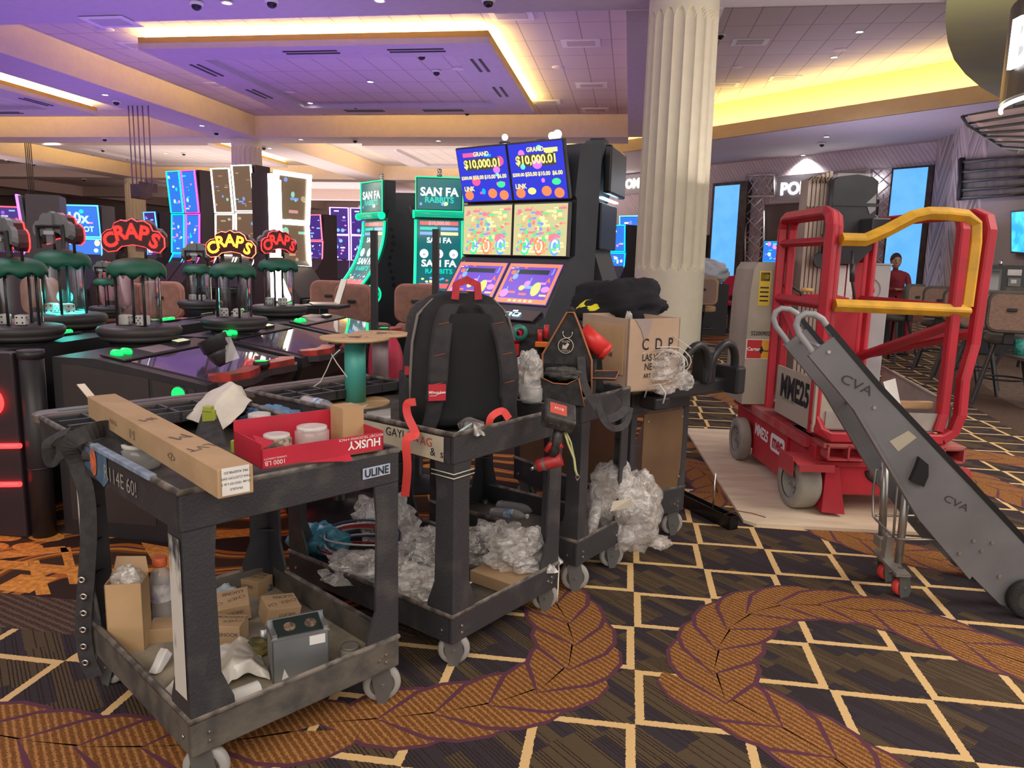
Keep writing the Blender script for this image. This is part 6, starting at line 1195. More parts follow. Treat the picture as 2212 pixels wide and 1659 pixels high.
def sanfa(px, Y, rz, label, s=1):
    x = D(px, 560, Y).x; t = thing('slot_machine', label, 'slot machine', (x, Y, 0), rz); w = .50
    Gn = em((0, .85, .26), 1.5)
    ds = [(math.sin(.5-.9*k/8)*0, 0) for k in range(9)]
    screen(t, SF(0, 2.14, -.10, .0), w, .34, P4_, dict(n=4, t=[('SAN FA', 0, .06, .13, 2), ('RABBITS', 0, -.2, .09, 1)]), 31, .016, Gn, 'topper_screen', .008)
    b = B(); b.cyl((-.29, -.12, 1.91), (.29, -.12, 1.91), .032, n=20); b.out('roller_light', em((.0, .28, .16), 1.1), t)
    for sx in (-.29, .29): b = B(); b.cyl((sx-.012, -.12, 1.91), (sx+.012, -.12, 1.91), .045, n=20); b.out('hub_light', Gn, t)
    # curved tall screen
    N_ = 12; C = []
    for k in range(N_+1): u = k/N_; a = u*u*.85; C.append((-.06-.34*(u**2.2), 1.85-.80*u))
    b = B(); b.sm = True; b.loft([[(-w/2, y, z), (w/2, y, z)] for y, z in C], closed=False, caps=False); 
    def onc(u, x, off=.004):
        u = min(max(u, 0), .999); i = int(u*N_); f_ = u*N_-i; y = C[i][0]*(1-f_)+C[i+1][0]*f_; z = C[i][1]*(1-f_)+C[i+1][1]*f_; dy, dz = C[i+1][0]-C[i][0], C[i+1][1]-C[i][1]; return frame((x, y-off, z), (1, 0, 0), (0, -dy, -dz))
    rnd_ = random.Random(4)
    for u, x0, x1, hh, m in ((.045, -.22, .22, .04, 3), (.12, -.22, -.02, .035, 1), (.12, .02, .22, .035, 4), (.19, -.22, -.02, .035, 4), (.19, .02, .22, .035, 5), (.93, -.22, .22, .07, 3)): b.rect(x0, -hh/2, x1, hh/2, m, onc(u, 0), 0)
    b.text('$10,000.00', .055, 6, T=onc(.045, 0, .006), bold=.03); b.text('SAN FA', .085, 2, T=onc(.29, 0, .006), bold=.03); b.text('SAN FA', .12, 2, T=onc(.62, 0, .008), bold=.03); b.text('RABBITS', .085, 1, T=onc(.73, 0, .008), bold=.03)
    for x in (-.17, 0, .17): b.disc((0, 0), .05, .055, 2, onc(.48, x, .008), 18); b.disc((0, -.01), .02, .02, 7, onc(.48, x, .0095), 12)
    for k in range(14): b.disc((0, 0), .018, .014, rnd_.choice((1, 3, 4, 5)), onc(.82+.1*rnd_.random(), (rnd_.random()-.5)*.42, .009+.0002*k), 10)
    b.out('curved_screen', P4_+[em((1, .2, .2), 1.6), em((.5, .55, .65), .8)], t)
    for sx in (-w/2-.02, w/2+.02): b = B(); b.tube([(sx, y-.01, z) for y, z in C], .016, 8); b.out('side_light', Gn, t)
    b = B(); b.loft([[(x, y, z) for y, z in [(y+.03, z) for y, z in C]+[(-.42, .85), (-.30, 0), (.45, 0), (.45, 1.6), (.2, 1.95), (.0, 2.0)]] for x in (-w/2-.03, w/2+.03)]); b.box((-w/2, -.05, 1.9), (w/2, .1, 2.34)); b.out('cabinet', cab, t)
    b = B(); b.box((-.28, -.62, .86), (.28, -.38, .93), bev=.02); b.out('button_deck', mat('deck_silver', (.22, .20, .19), .35, .6), t)
    b = B(); b.box((-.2, -.60, .93), (-.08, -.52, .96), bev=.005); b.box((.06, -.60, .93), (.18, -.52, .96), bev=.005); b.out('deck_button', em((.1, .35, 1), 2.5), t)
    b = B(frame((w/2+.032, -.25, .96), (0, 1, 0), (0, 0, 1))); b.lathe([(.10, 0), (.12, 0), (.12, .01), (.10, .01)], 30, 0, caps=False); b.lathe([(.04, .001), (.085, .001), (.085, .004)], 30, 0, caps=False); b.out('side_ring_light', Gn, t)
    b = B(); 
    for k in range(9): b.disc((0, 0), .022+.004*(k % 3), m=0, T=frame((w/2+.034, .02+.03*math.sin(k), 1.75-.085*k), (0, 1, 0), (0, 0, 1)), n=14)
    b.out('perforated_trim', ink, t)
    b = B(); b.lathe([(.03, 2.35), (.03, 2.37), (.018, 2.38), (.026, 2.40), (.026, 2.43), (.01, 2.44)], 12, T=MX.Translation((0, .05, 0))); b.out('candle_lamp', mat('candle_chrome', (.5, .48, .4), .2, .8), t)
    return t
sanfa(948, 8.8, math.radians(14), 'slot machine with green edge lights and a SAN FA topper, right of the pair')
sanfa(818, 9.35, math.radians(-42), 'slot machine with green edge lights turned to the left, left of the pair')
b = B(); t = thing('slot_machine', 'plain dark slot machine back showing between the two green-lit ones', 'slot machine', (D(868, 500, 10.3).x, 10.3, 0), .2); b.box((-.25, -.1, 0), (.25, .5, 2.28), bev=.02); b.out('cabinet', cab, t); b = B(); b.tube([(.12, -.12, 2.1), (.2, -.14, 1.9), (.22, -.14, 1.2)], .02, 6); b.out('cable_arm', mat('arm_grey', (.1, .1, .11), .5), t)
def slot(px, Y, rz, w, zt, edge, label, pal_, seed, er=.014, txt=(), group=None, curved=False, s2=1, at=None):
    x = D(px, 560, Y).x
    if at: x, Y = at.location[0]+(w+.085)*math.cos(math.radians(rz)), at.location[1]+(w+.085)*math.sin(math.radians(rz))
    t = thing('slot_machine', label, 'slot machine', (x, Y, 0), math.radians(rz), group)
    h1 = (zt-.95)*.36; led = em(edge, s2*2.6)
    screen(t, SF(0, zt-h1/2-.03, -.05, -.08), w, h1, pal_, dict(n=8, t=list(txt)), seed, .012, led, 'upper_screen', er)
    h2 = (zt-.95)*.34; screen(t, SF(0, zt-h1-h2/2-.09, -.03, .05), w, h2, pal_, dict(n=14), seed+1, .012, led, 'middle_screen', er)
    h3 = zt-h1-h2-.12-.9; T = SF(0, .9+h3/2, -.03-h3*.25, .5); screen(t, T, w, h3*1.1, pal_, dict(n=16), seed+2, .012, led, 'lower_screen', er)
    b = B(); b.loft([[(q, y, z) for y, z in ((-.25, 0), (-.40, .80), (-.42, .9), (-.10, 1.25), (.0, 1.4), (.02, zt), (.35, zt), (.35, 0))] for q in (-w/2-.03, w/2+.03)]); b.out('cabinet', mat('cabinet_plum', (.045, .03, .035), .5), t)
    b = B(); b.box((-w/2, -.50, .80), (w/2, -.36, .88), bev=.01); b.out('button_deck', frm, t)
    return t
s1 = slot(390, 12.6, -22, .30, 2.80, (.0, .75, 1), 'slot machine with cyan edge lights, left of the pink-edged one', P5_, 41)
slot(430, 10.3, -22, .32, 2.80, (1, .05, .6), 'slot machine with pink edge lights beside the cyan one', P5_, 44, at=s1)
s1 = slot(490, 11.6, -14, .33, 2.74, (1, .90, .72), 'slot machine with warm white edge lights, left of its pair, brown screens', P6, 51, .016, s2=1.6)
slot(541, 8.7, -14, .34, 2.78, (1, .90, .72), 'slot machine with warm white edge lights and a lit game below, right of its pair', P6, 54, .016, s2=1.6, at=s1)
tw = slot(628, 9.2, 70, .50, 2.40, (1, .86, .62), 'slot machine seen from the side with a blazing white edge', P6, 57, .045, s2=3)
b = B(); b.box((-.30, -.12, .85), (-.285, .05, 2.38)); b.box((-.30, -.14, .55), (-.27, -.10, 2.3)); b.out('edge_panel', em((1, .93, .80), 7), tw)
slot(592, 12.9, 68, .42, 2.72, (1, .9, .72), 'slot machine edge glowing white behind the dark cabinet', P6, 60, .03, s2=2.5)
slot(178, 9.6, 8, .55, 2.02, (.05, .35, 1), 'blue-lit slot machine reading 10x JACKPOT', P5_, 61, txt=(('10x', 0, .1, .2, 2), ('JACKPOT', 0, -.28, .10, 2)))
slot(70, 8.0, -60, .40, 2.02, (.45, .1, 1), 'slot machine with a slanted violet edge light near the left edge', P7, 64)
slot(25, 9.8, 20, .45, 2.0, (.9, .05, .1), 'slot machine half hidden at the far left edge behind the domes', P7, 67)
s1 = slot(735, 17, 12, .38, 2.50, (.55, .25, 1), 'violet-lit curved slot machine, left of the far pair', P7, 70, .02)
slot(770, 14, 12, .38, 2.50, (.55, .25, 1), 'violet-lit curved slot machine, right of the far pair', P7, 70, .02, at=s1)
slot(685, 14.5, -25, .34, 2.2, (.8, .1, .15), 'small slot machine with a red edge left of the violet pair', P7, 73)
slot(704, 19, 10, .40, 1.8, (.1, .7, .8), 'small teal-lit slot machine behind the laptop', P5_, 76)
slot(1325, 12.8, -30, .42, 2.02, (.0, .35, 1), 'blue curved slot machine just left of the fluted column', P5_, 80)
slot(1362, 15.0, -30, .45, 2.3, (.1, .6, .5), 'slot machine partly hidden behind the left edge of the fluted column', P5_, 83)
slot(335, 13.5, -30, .4, 2.15, (.05, .25, 1), 'blue-framed slot machine above the red craps sign', P7, 86)
slot(350, 16.0, 25, .6, 2.0, (.1, .4, 1), 'distant blue slot machine behind the green canopy', P5_, 89)
slot(700, 20, 0, .6, 1.9, (.6, .3, 1), 'very distant slot machine below the bright cove', P7, 92)
slot(120, 14, 0, .6, 2.05, (.5, .3, .9), 'distant slot machine between the two left domes', P7, 95)
for x, y0, y1, Y, lb in ((808, 498, 720, 5.9, 'left black square post standing behind the craps consoles'), (942, 495, 700, 5.9, 'right black square post rising behind the backpack')):
    p = D(x, y0, Y); b = B(); b.box((-.024, -.024, 0), (.024, .024, p.z)); o = b.out('square_post', mat('post_black', (.022, .021, .024), .5), loc=(p.x, p.y, 0)); tag(o, lb, 'post')
# ---------------- chairs ----------------
tan = mat('tan_suede', (.36, .20, .13), .8, c2=(.30, .165, .11), scale=9); brn = mat('brown_trim', (.26, .13, .085), .6); tweed = mat('brown_tweed', (.30, .19, .14), .9, c2=(.20, .13, .10), scale=25, stretch=(1, 1, 8)); taupe = mat('taupe_leather', (.10, .085, .07), .55, c2=(.075, .065, .055), scale=6); mblk = mat('metal_black', (.018, .018, .022), .4)
def chair(pos, rz, label, back, seat, cat='chair', h=1.10, shell=None, disc=True, name='gaming_chair', group=None, bh=.40, bw=.44, rr=.10):
    if shell: rz += PI
    t = thing(name, label, cat, pos, rz, group); z0 = h-bh
    b = B(); b.sm = True
    b.loft([[(x, y_+.24-.05*abs(x)/.2*0, z0+bh/2+z) for x, z in b.rrect(bw*k, bh*k, rr)] for y_, k in ((0, .93), (.02, 1), (.06, 1), (.08, .93))], 0); b.out('backrest', [back], t)
    if shell:
        b = B(); b.loft([[(x, y_, z0+bh/2+z) for x, z in b.rrect(bw*.86, bh*.84, rr*.8)] for y_ in (.32, .326)], 0); b.box((-.045, .326, z0+bh*.52), (.045, .345, z0+bh*.60), 1, bev=.006); b.out('back_panel', [shell, mblk], t)
    b = B(); b.sm = True; b.loft([[(x, y_-.02, z) for x, y_ in b.rrect(.46*k, .44*k, .16)] for z, k in ((z0-.13, .85), (z0-.115, 1), (z0-.05, 1), (z0-.03, .9))], 0); b.out('seat', seat, t)
    b = B(); b.box((-.05, .19, z0-.12), (.05, .26, z0+.08), bev=.01); b.out('back_bracket', mblk, t)
    if disc:
        b = B(); b.lathe([(.29, 0), (.29, .012), (.06, .05), (.04, .06), (.04, z0-.12)], 28); b.out('pedestal', mblk, t)
        b = B(); b.tube([(.22*math.cos(a), .22*math.sin(a)-.03, .30) for a in [PI*k/10 for k in range(20)]], .012, 6, closed=True); b.cyl((-.2, -.03, .30), (.2, -.03, .30), .008); b.out('foot_ring', mblk, t)
    else:
        for sx in (-1, 1):
            for sy in (-1, 1): b = B(); b.tube([(sx*.12, sy*.12, z0-.12), (sx*.26, sy*.26, .01)], .018, sq=True); b.out('leg', mblk, t)
        b = B(); b.tube([(.20*math.cos(a), .20*math.sin(a), .28) for a in [PI*k/8 for k in range(16)]], .010, 6, closed=True); b.out('foot_ring', mblk, t)
    return t
def cp(x, ytop, Y): p = D(x, ytop, Y); return (p.x, p.y, 0), p.z
def ch(x, yt, Y, rz, label, back=tan, seat=tan, shell=None, **k):
    p, z = cp(x, yt, Y); return chair(p, math.radians(rz), label, back, seat, h=min(max(z, .95), 1.3), shell=shell, **k)
rosy = mat('rose_suede', (.42, .20, .15), .8, c2=(.34, .16, .12), scale=9)
sh_ = mat('suede_panel', (.33, .17, .125), .9, c2=(.27, .14, .10), scale=14)
ch(722, 604, 8.75, 10, 'rose-brown gaming chair behind the laptop', rosy, rosy, sh_); ch(792, 612, 7.85, -8, 'rose-brown gaming chair between the laptop and the left green-lit machine', rosy, rosy, sh_)
ch(903, 611, 7.8, 12, 'rose-brown gaming chair in front of the right green-lit machine', rosy, rosy, sh_); ch(652, 597, 10.0, 0, 'rose-brown gaming chair near the white-lit machine', rosy, rosy, sh_)
ch(196, 584, 7.2, -15, 'mauve gaming chair behind the cyan-lit dome', mat('mauve_suede', (.34, .13, .16), .8), rosy); ch(246, 588, 8.7, 20, 'tan gaming chair behind the nearest CRAPS dome, left side', tan, tan); ch(376, 606, 7.9, 5, 'wide rose gaming chair between the two nearest CRAPS domes', rosy, rosy, sh_, bw=.5)
ch(322, 610, 8.4, -10, 'rose gaming chair partly behind the nearest CRAPS dome', rosy, rosy, sh_); ch(40, 600, 7.0, 0, 'tan gaming chair seen through the leftmost dome', tan, tan)
dkb = mat('dark_violet_cloth', (.06, .05, .09), .8)
ch(225, 622, 7.9, 0, 'dark violet round-backed chair behind the domes', dkb, dkb, rr=.19)
ch(887, 648, 4.75, -10, 'dark round-backed chair behind the backpack', mat('charcoal_cloth'), mat('charcoal_cloth'), rr=.19, h=1.15) if 0 else chair(tuple(F(900, 1040, 0)), -.2, 'dark round-backed chair behind the backpack', mat('charcoal_cloth'), mat('charcoal_cloth'), h=1.17, rr=.19, bh=.44)
chair((-1.58, 3.98, 0), 2.2, 'red and black craps chair behind the teal cable spool', mat('chair_red', (.42, .02, .06), .6), mat('chair_red'), h=1.0, rr=.19, bh=.42, shell=mat('charcoal_cloth'))
ch(1420, 632, 8.6, -35, 'tan gaming chair left of the fluted column base', mat('tan_bright', (.46, .29, .15), .7), mat('tan_bright'), sh_); ch(1335, 618, 9.6, -60, 'tan gaming chair half hidden behind the big machine', mat('tan_bright'), mat('tan_bright'))
ch(1520, 617, 12.4, -8, 'tan gaming chair just right of the fluted column', mat('tan_bright'), mat('tan_bright'), mat('panel_taupe', (.30, .20, .17), .8), h=None) if 0 else chair(tuple(F(1512, 745, 0)), -.1, 'tan gaming chair just right of the fluted column', mat('tan_bright'), mat('tan_bright'), h=1.20, shell=mat('panel_taupe', (.30, .20, .17), .8), bw=.5, bh=.48)
redv = mat('red_vinyl', (.62, .02, .07), .5)
chair(tuple(F(1572, 715, 0)), -.35, 'bright red poker chair on a black pedestal', redv, redv, h=1.18, rr=.2, bw=.52, bh=.50); chair(tuple(F(1592, 707, 0)), -.2, 'second red poker chair behind the first', redv, redv, h=1.2, rr=.2, bw=.52, bh=.48)
chair(tuple(F(1545, 700, 0)), .4, 'dark poker chair behind the red ones', mat('chair_black', (.03, .03, .035), .6), mat('chair_black'), h=1.2, rr=.1)
for (x, y), rz, lb, s in (((2160, 872), -.42, 'brown tweed bar stool nearest the right edge, seat dark taupe', 1.02), ((2098, 846), -.42, 'second bar stool from the right edge, partly behind the lift rail', 1.0), ((2062, 822), -.42, 'third bar stool from the right edge', 1.0), ((2018, 800), -.42, 'fourth bar stool, seen between the lift rails', 1.0), ((2210, 800), -2.6, 'bar stool facing us beside the cash machine', 1.0), ((1925, 780), .6, 'rounded taupe armchair stool behind the lift', 1.0)):
    chair(tuple(F(x, y, 0)), rz, lb, taupe if 'armchair' in lb else taupe, taupe, 'bar stool', 1.20*s, tweed, False, 'bar_stool', bw=.46, bh=.44)
b = B(); b.lathe([(.32, .0), (.33, .01), (.06, .05), (.05, .72), (.32, .73), (.34, .76)], 30); tag(b.out('round_table', mat('table_dark', (.03, .03, .035), .4), loc=F(1915, 742, 0)), 'small dark round table by the person in red', 'table')
# ---------------- poker room wall ----------------
def WP(x, y, off=0):
    q = ray(x, y); t = (35.55-off)/(q.x+q.y); return CP+q*t
WT = lambda p: frame(p, (1, -1, 0), (0, 0, 1))     # faces the room
def wbox(x0, y0, x1, y1, th, off=0):
    a = WP(x0, y0, off); c = WP(x1, y1, off); w_ = math.hypot(c.x-a.x, c.y-a.y); z1 = (WP((x0+x1)/2, y0, off).z); z0 = WP((x0+x1)/2, y1, off).z
    b = B(WT(((a.x+c.x)/2, (a.y+c.y)/2, 0))); return b, w_, z0, z1
def panel(name, label, x0, y0, x1, y1, th, m, cat, fm=None, inset=.12):
    b, w_, z0, z1 = wbox(x0, y0, x1, y1, th); t = thing(name, label, cat, b.T @ V((0, z0, 0))); t.rotation_euler = (0, 0, -PI/4); T0 = frame((0, 0, 0), (1, 0, 0), (0, 0, 1))
    b = B(T0); b.box((-w_/2, 0, -.05), (w_/2, z1-z0, th)); b.out('panel_frame', fm or frm, t)
    b = B(T0); b.box((-w_/2+inset, inset, th), (w_/2-inset*(3 if name == 'led_column' else 1), z1-z0-inset, th+.01)); b.out('lit_face', m, t); return t, w_, z1-z0
sky = em((.10, .40, 1), .8, (.13, .45, 1), 1.5)
panel('led_column', 'tall light-blue LED panel left of the poker room entrance', 1549, 395, 1607, 634, .25, sky, 'display')
panel('led_column', 'tall light-blue LED panel right of the poker room entrance', 1936, 362, 1993, 664, .25, sky, 'display', inset=.06)
panel('dark_entrance', 'flat dark panel for the dim doorway opening of the poker room behind the lift', 1650, 437, 1878, 640, .02, mat('dim_room', (.10, .085, .09), .6, c2=(.16, .13, .13), scale=.8), 'doorway', inset=.05)  # no opening is cut; the shade of the room beyond is painted on
t, w_, h_ = panel('poker_room_sign', 'lit white lettering sign over the poker room entrance, mostly behind the lift', 1672, 374, 1870, 434, .12, mat('sign_mirror', (.30, .30, .36), .25, .3), 'sign', fm=mat('mirror_trim', (.5, .5, .55), .15, .9), inset=.03)
b = B(frame((0, -.15, h_*.48), (1, 0, 0), (0, 0, 1))); b.text('POKER ROOM', .60, 0, bold=.03, align='LEFT', T=MX.Translation((-w_/2+.42, 0, 0))); b.out('lit_letters', em((1, .98, .95), 5), t)
chrome = mat('chrome_strip', (.74, .71, .74), .25, .45)
def lattice(label, cells):
    a = WP((cells[0]+cells[2])/2, cells[3]); t = thing('metal_screen', label, 'screen', (a.x, a.y, 0)); b = B()
    x0, y0, x1, y1, nx, ny = cells
    def L(u0, v0, u1, v1, r=.026):
        p = WP(x0+(x1-x0)*u0, y0+(y1-y0)*v0, .25)-t.location; q = WP(x0+(x1-x0)*u1, y0+(y1-y0)*v1, .25)-t.location; b.tube([p, q], r, 4)
    for c in ((0, 0, 1, 0), (1, 0, 1, 1), (1, 1, 0, 1), (0, 1, 0, 0)): L(*c, .045)
    for i in range(nx):
        for j in range(ny):
            u, v, du, dv = i/nx, j/ny, 1/nx, 1/ny; k = (i+j) % 2
            L(u, v, u+du, v+dv); L(u+du, v, u, v+dv); L(u+du/2, v, u, v+dv/2, .025); L(u+du/2, v+dv, u+du, v+dv/2, .025)
            if k: L(u+du/2, v+dv*.2, u+du/2, v+dv*.8, .025)
    b.out('lattice', chrome, t); return t
lattice('chrome geometric lattice screen left of the poker room doorway', (1610, 425, 1650, 632, 1, 5)); lattice('chrome lattice band above the poker room doorway, left part', (1612, 378, 1672, 424, 2, 1)); lattice('chrome lattice screen right of the doorway, seen through the lift', (1882, 365, 1934, 640, 1, 6))
t, w_, h_ = panel('slot_machine', 'bright game screen glowing inside the poker room doorway', 1660, 520, 1700, 568, .3, P5_[1], 'slot machine', inset=.03)
b = B(frame((0, -.32, h_/2), (1, 0, 0), (0, 0, 1))); art(b, w_*.9, h_*.9, dict(n=20), random.Random(5), MX.Identity(4)); b.out('game_art', P5_, t)
panel('wall_television', 'black wall television just right of the fluted column', 1498, 508, 1531, 574, .1, mat('tv_black', (.012, .012, .015), .2), 'television', inset=.03)
t, w_, h_ = panel('room_sign', 'grey sign with lit letters left of the fluted column', 1316, 378, 1400, 420, .1, mat('sign_grey', (.45, .42, .45), .5), 'sign', fm=mat('mauve_band'), inset=.0)
b = B(frame((0, -.13, h_*.5), (1, 0, 0), (0, 0, 1))); b.text('ROOM', .55, 0, bold=.04); b.out('lit_letters', em((1, .98, .95), 4), t)
ex = thing('exit_sign', 'small green exit sign hanging right of the fluted column', 'sign', D(1517, 348, 27.5)); b = B(); b.box((-.19, -.02, -.13), (.19, .02, .13)); b.cyl((0, 0, .11), (0, 0, SOF-ex.location.z), .01); b.out('housing', rim, ex); b = B(frame((0, -.022, 0), (1, 0, 0), (0, 0, 1))); b.rect(-.18, -.12, .18, .12, 0); b.text('EXIT', .15, 1, T=MX.Translation((0, 0, .002)), bold=.03); b.out('lit_face', [em((.0, .45, .18), 1.5), em((.3, 1, .5), 2)], ex)
pl_ = bagmesh('plastic_cover', 'white plastic cover over furniture right of the fluted column', 'cover', D(1522, 612, 16), (.42, .3, .25), 91, mat('white_cover', (.62, .66, .74), .5, bump=.4, bscale=10), .25)
b = B(); b.box((-.45, -.3, 0), (.45, .3, D(1522, 612, 16).z)); tag(b.out('covered_table', mat('chair_black'), loc=(D(1522, 612, 16).x, 16, 0)), 'dark table under the white plastic cover', 'table')
# ---------------- bar side ----------------
bx = 8.74
def RWp(x, y):
    q = ray(x, y); return CP+q*(bx/q.x)
sf = thing('bar_shelving', 'dark slatted shelving frame mounted on the grey bar wall', 'shelf', RWp(2074, 430)); o_ = sf.location
b = B()
for y in (350, 372, 393, 412, 430):
    p, q = RWp(2074, y)-o_, RWp(2240, y-14)-o_; b.tube([p, q], .05, 4)
b.tube([RWp(2078, 342)-o_, RWp(2074, 432)-o_], .10, 4); b.out('shelf_frame', mblk, sf)
b = B(); b.face([RWp(x, y)-o_+V((.03, 0, 0)) for x, y in ((2076, 345), (2240, 330), (2240, 418), (2074, 430))]); b.out('backing', mat('stone_backing', (.10, .095, .10), .5, c2=(.16, .15, .16), scale=3), sf)
tv = thing('bar_television', 'wall television with a blue-green picture at the right edge', 'television', RWp(2190, 546)); o_ = tv.location
b = B(); P = [RWp(x, y)-o_-V((.05, 0, 0)) for x, y in ((2188, 456), (2262, 450), (2262, 552), (2188, 547))]; b.loft([P, [p+V((.08, 0, 0)) for p in P]]); b.out('bezel', frm, tv)
b = B(); b.face([RWp(x, y)-o_-V((.06, 0, 0)) for x, y in ((2191, 459), (2260, 453), (2260, 549), (2191, 543))]); b.out('screen', em((.02, .35, .85), 1, (.1, .8, .75), 2.5), tv)
# cash machine
am = thing('cash_machine', 'black cash machine with a dark screen and keypad against the bar wall', 'cash machine', (D(2158, 600, 14.2).x, 14.2, 0), math.radians(-20)); ab = mat('atm_black', (.022, .024, .03), .45)
b = B(); b.box((-.42, -.3, 0), (.42, .3, 1.0), bev=.02); b.loft([[(x, y, z) for y, z in ((-.22, 1.0), (-.16, 1.52), (.25, 1.52), (.3, 1.0))] for x in (-.40, .42)]); b.out('cabinet', ab, am)
b = B(frame((0, -.20, 1.25), (1, 0, 0), (0, .12, 1))); b.box((-.33, -.18, 0), (.02, .2, .01), 0); b.rect(-.30, -.15, -.01, .17, 1, z=.011); b.box((.10, .10, 0), (.30, .2, .012), 2); b.box((.12, -.08, 0), (.30, .06, .02), 0); b.rect(.16, -.03, .24, .03, 2, z=.022); b.box((.10, -.18, 0), (.34, -.13, .03), 0); b.rect(-.2, -.225, .0, -.205, 3, z=.012); b.out('front_panel', [mat('tv_black'), mat('atm_glass', (.03, .035, .045), .08), paper, em((1, .95, .9), 2)], am)
b = B(); b.lathe([(.03, 1.52), (.03, 1.54), (.035, 1.58), (.01, 1.61)], 12); b.out('top_camera', steel, am)
# hanging glass rack
gk = thing('glass_rack', 'black wire glass rack hanging at the upper right', 'rack', D(2150, 275, 9.5)); o_ = gk.location; b = B()
ls = [((2078, 252), (2240, 222)), ((2088, 268), (2240, 243)), ((2100, 280), (2240, 262)), ((2115, 288), (2240, 280)), ((2128, 296), (2240, 296)), ((2150, 308), (2240, 308)), ((2165, 318), (2260, 324))]
for i, (p, q) in enumerate(ls): b.tube([D(*p, 9.9-.12*i)-o_, D(*q, 9.0-.12*i)-o_], .016, 6)
b.tube([D(2078, 252, 9.9)-o_, D(2092, 272, 9.7)-o_, D(2165, 318, 9.2)-o_, D(2200, 328, 9.1)-o_], .018, 6); b.tube([D(2190, 240, 9.4)-o_, D(2190, 240, 9.4)-o_+V((0, 0, 1.0))], .012, 6); b.out('wire_frame', mblk, gk)
b = B(); P = [D(*q)-o_ for q in ((2090, 256, 9.8), (2240, 232, 9.0), (2240, 312, 8.8), (2170, 312, 9.1))]; b.loft([P, [p+V((0, 0, .03)) for p in P]]); b.out('glass_shelf', mat('pink_glass', (.55, .42, .38), .2, alpha=.6), gk)
# curved BAR sign
bs = thing('bar_sign', 'curved black bar sign with white lit letters at the upper right edge', 'sign', D(2488, 105, 8.2)); o_ = bs.location; R = 1.15
def arcp(a, z, r_=R): return (-r_*math.cos(a), -r_*math.sin(a), z)
b = B(); A_ = [math.radians(k) for k in range(-30, 100, 5)]; b.loft([[arcp(a, z, r_) for z, r_ in ((-.42, R), (.48, R), (.48, R-.12), (-.42, R-.12))] for a in A_]); b.out('sign_band', mat('sign_black', (.012, .012, .012), .35), bs)
b = B(); b.tube([arcp(a, -.46, R-.02) for a in A_], .02, 6); b.cyl((-.4, 0, .4), (-.4, 0, SOF-o_.z-.1), .02); b.out('lit_rim', em((1, .95, .75), 3), bs)
b = B(); 
for c, a in (('B', 6), ('A', 24), ('R', 44)):
    a = math.radians(a); b.text(c, .62, 0, T=frame(arcp(a, .03, R+.03), (math.sin(a), -math.cos(a), 0), (0, 0, 1)), ext=.03, bold=.02)
b.out('lit_letters', em((1, 1, 1), 5), bs)
b = B(); b.lathe([(.07, 0), (.085, .18), (.08, .18)], 20); tag(b.out('tumbler_caddy', mat('teal_pattern', (.02, .22, .20), .4, c2=(.08, .4, .34), scale=40), loc=D(2206, 770, 8.6)), 'teal patterned container at the right edge by the bar stools', 'container')
b = B(); b.box((-.18, -.25, -.03), (.6, .3, 0)); b.box((.30, -.02, -D(2206, 770, 8.6).z), (.38, .06, -.03)); tag(b.out('bar_table', taupe, loc=D(2235, 772, 8.4)), 'dark bar table edge holding the teal container', 'table')
# ---------------- person in red by the lift ----------------
pp = D(1940, 600, 13.6); hz = D(1946, 575, 13.6).z
per = thing('person', 'person in a dark red top seated at the small table behind the lift, leaning left', 'person', (pp.x, pp.y, 0))
def skin(nodes, edges, name, m, root):
    me = bpy.data.meshes.new(name); me.from_pydata([n_[0] for n_ in nodes], edges, []); o = bpy.data.objects.new(name, me); COL.objects.link(o); o.parent = root
    sk = o.modifiers.new('skin', 'SKIN'); 
    for v, n_ in zip(me.skin_vertices[0].data, nodes): v.radius = (n_[1], n_[2] if len(n_) > 2 else n_[1])
    me.skin_vertices[0].data[0].use_root = True
    o.modifiers.new('sub', 'SUBSURF').levels = 2; o.modifiers['sub'].render_levels = 2; me.materials.append(m); return o
skinm = mat('skin', (.42, .24, .17), .6); redt = mat('red_shirt', (.22, .02, .03), .85)
k = hz-1.22
N_ = [((0, 0, .66), .14, .11), ((-.02, -.02, .80), .14, .11), ((-.05, -.04, .98), .16, .11), ((-.06, -.05, 1.08), .13, .09), ((-.07, -.06, 1.15), .05), ((-.08, -.07, 1.22), .045),
 ((.12, -.05, 1.07), .06), ((.14, -.14, .88), .045), ((-.02, -.30, .84), .036), ((-.10, -.36, .85), .03),
 ((-.23, -.06, 1.06), .06), ((-.28, -.16, .88), .045), ((-.20, -.32, .84), .036), ((-.14, -.38, .85), .03),
 ((.08, -.02, .62), .09), ((.10, -.36, .60), .07), ((.10, -.38, .32), .05), ((.10, -.40, .10), .04), ((.10, -.50, .07), .035),
 ((-.10, -.02, .62), .09), ((-.12, -.36, .60), .07), ((-.12, -.38, .32), .05), ((-.12, -.40, .10), .04), ((-.12, -.50, .07), .035)]
N_ = [((n_[0][0], n_[0][1], n_[0][2]+(k if n_[0][2] > .5 else 0)), *n_[1:]) for n_ in N_]
E_ = [(0,1),(1,2),(2,3),(3,4),(4,5),(3,6),(6,7),(7,8),(8,9),(3,10),(10,11),(11,12),(12,13),(0,14),(14,15),(15,16),(16,17),(17,18),(0,19),(19,20),(20,21),(21,22),(22,23)]
skin(N_, E_, 'body', redt, per)
b = B(); c_ = (-.09, -.10, 1.295+k); b.sm = True
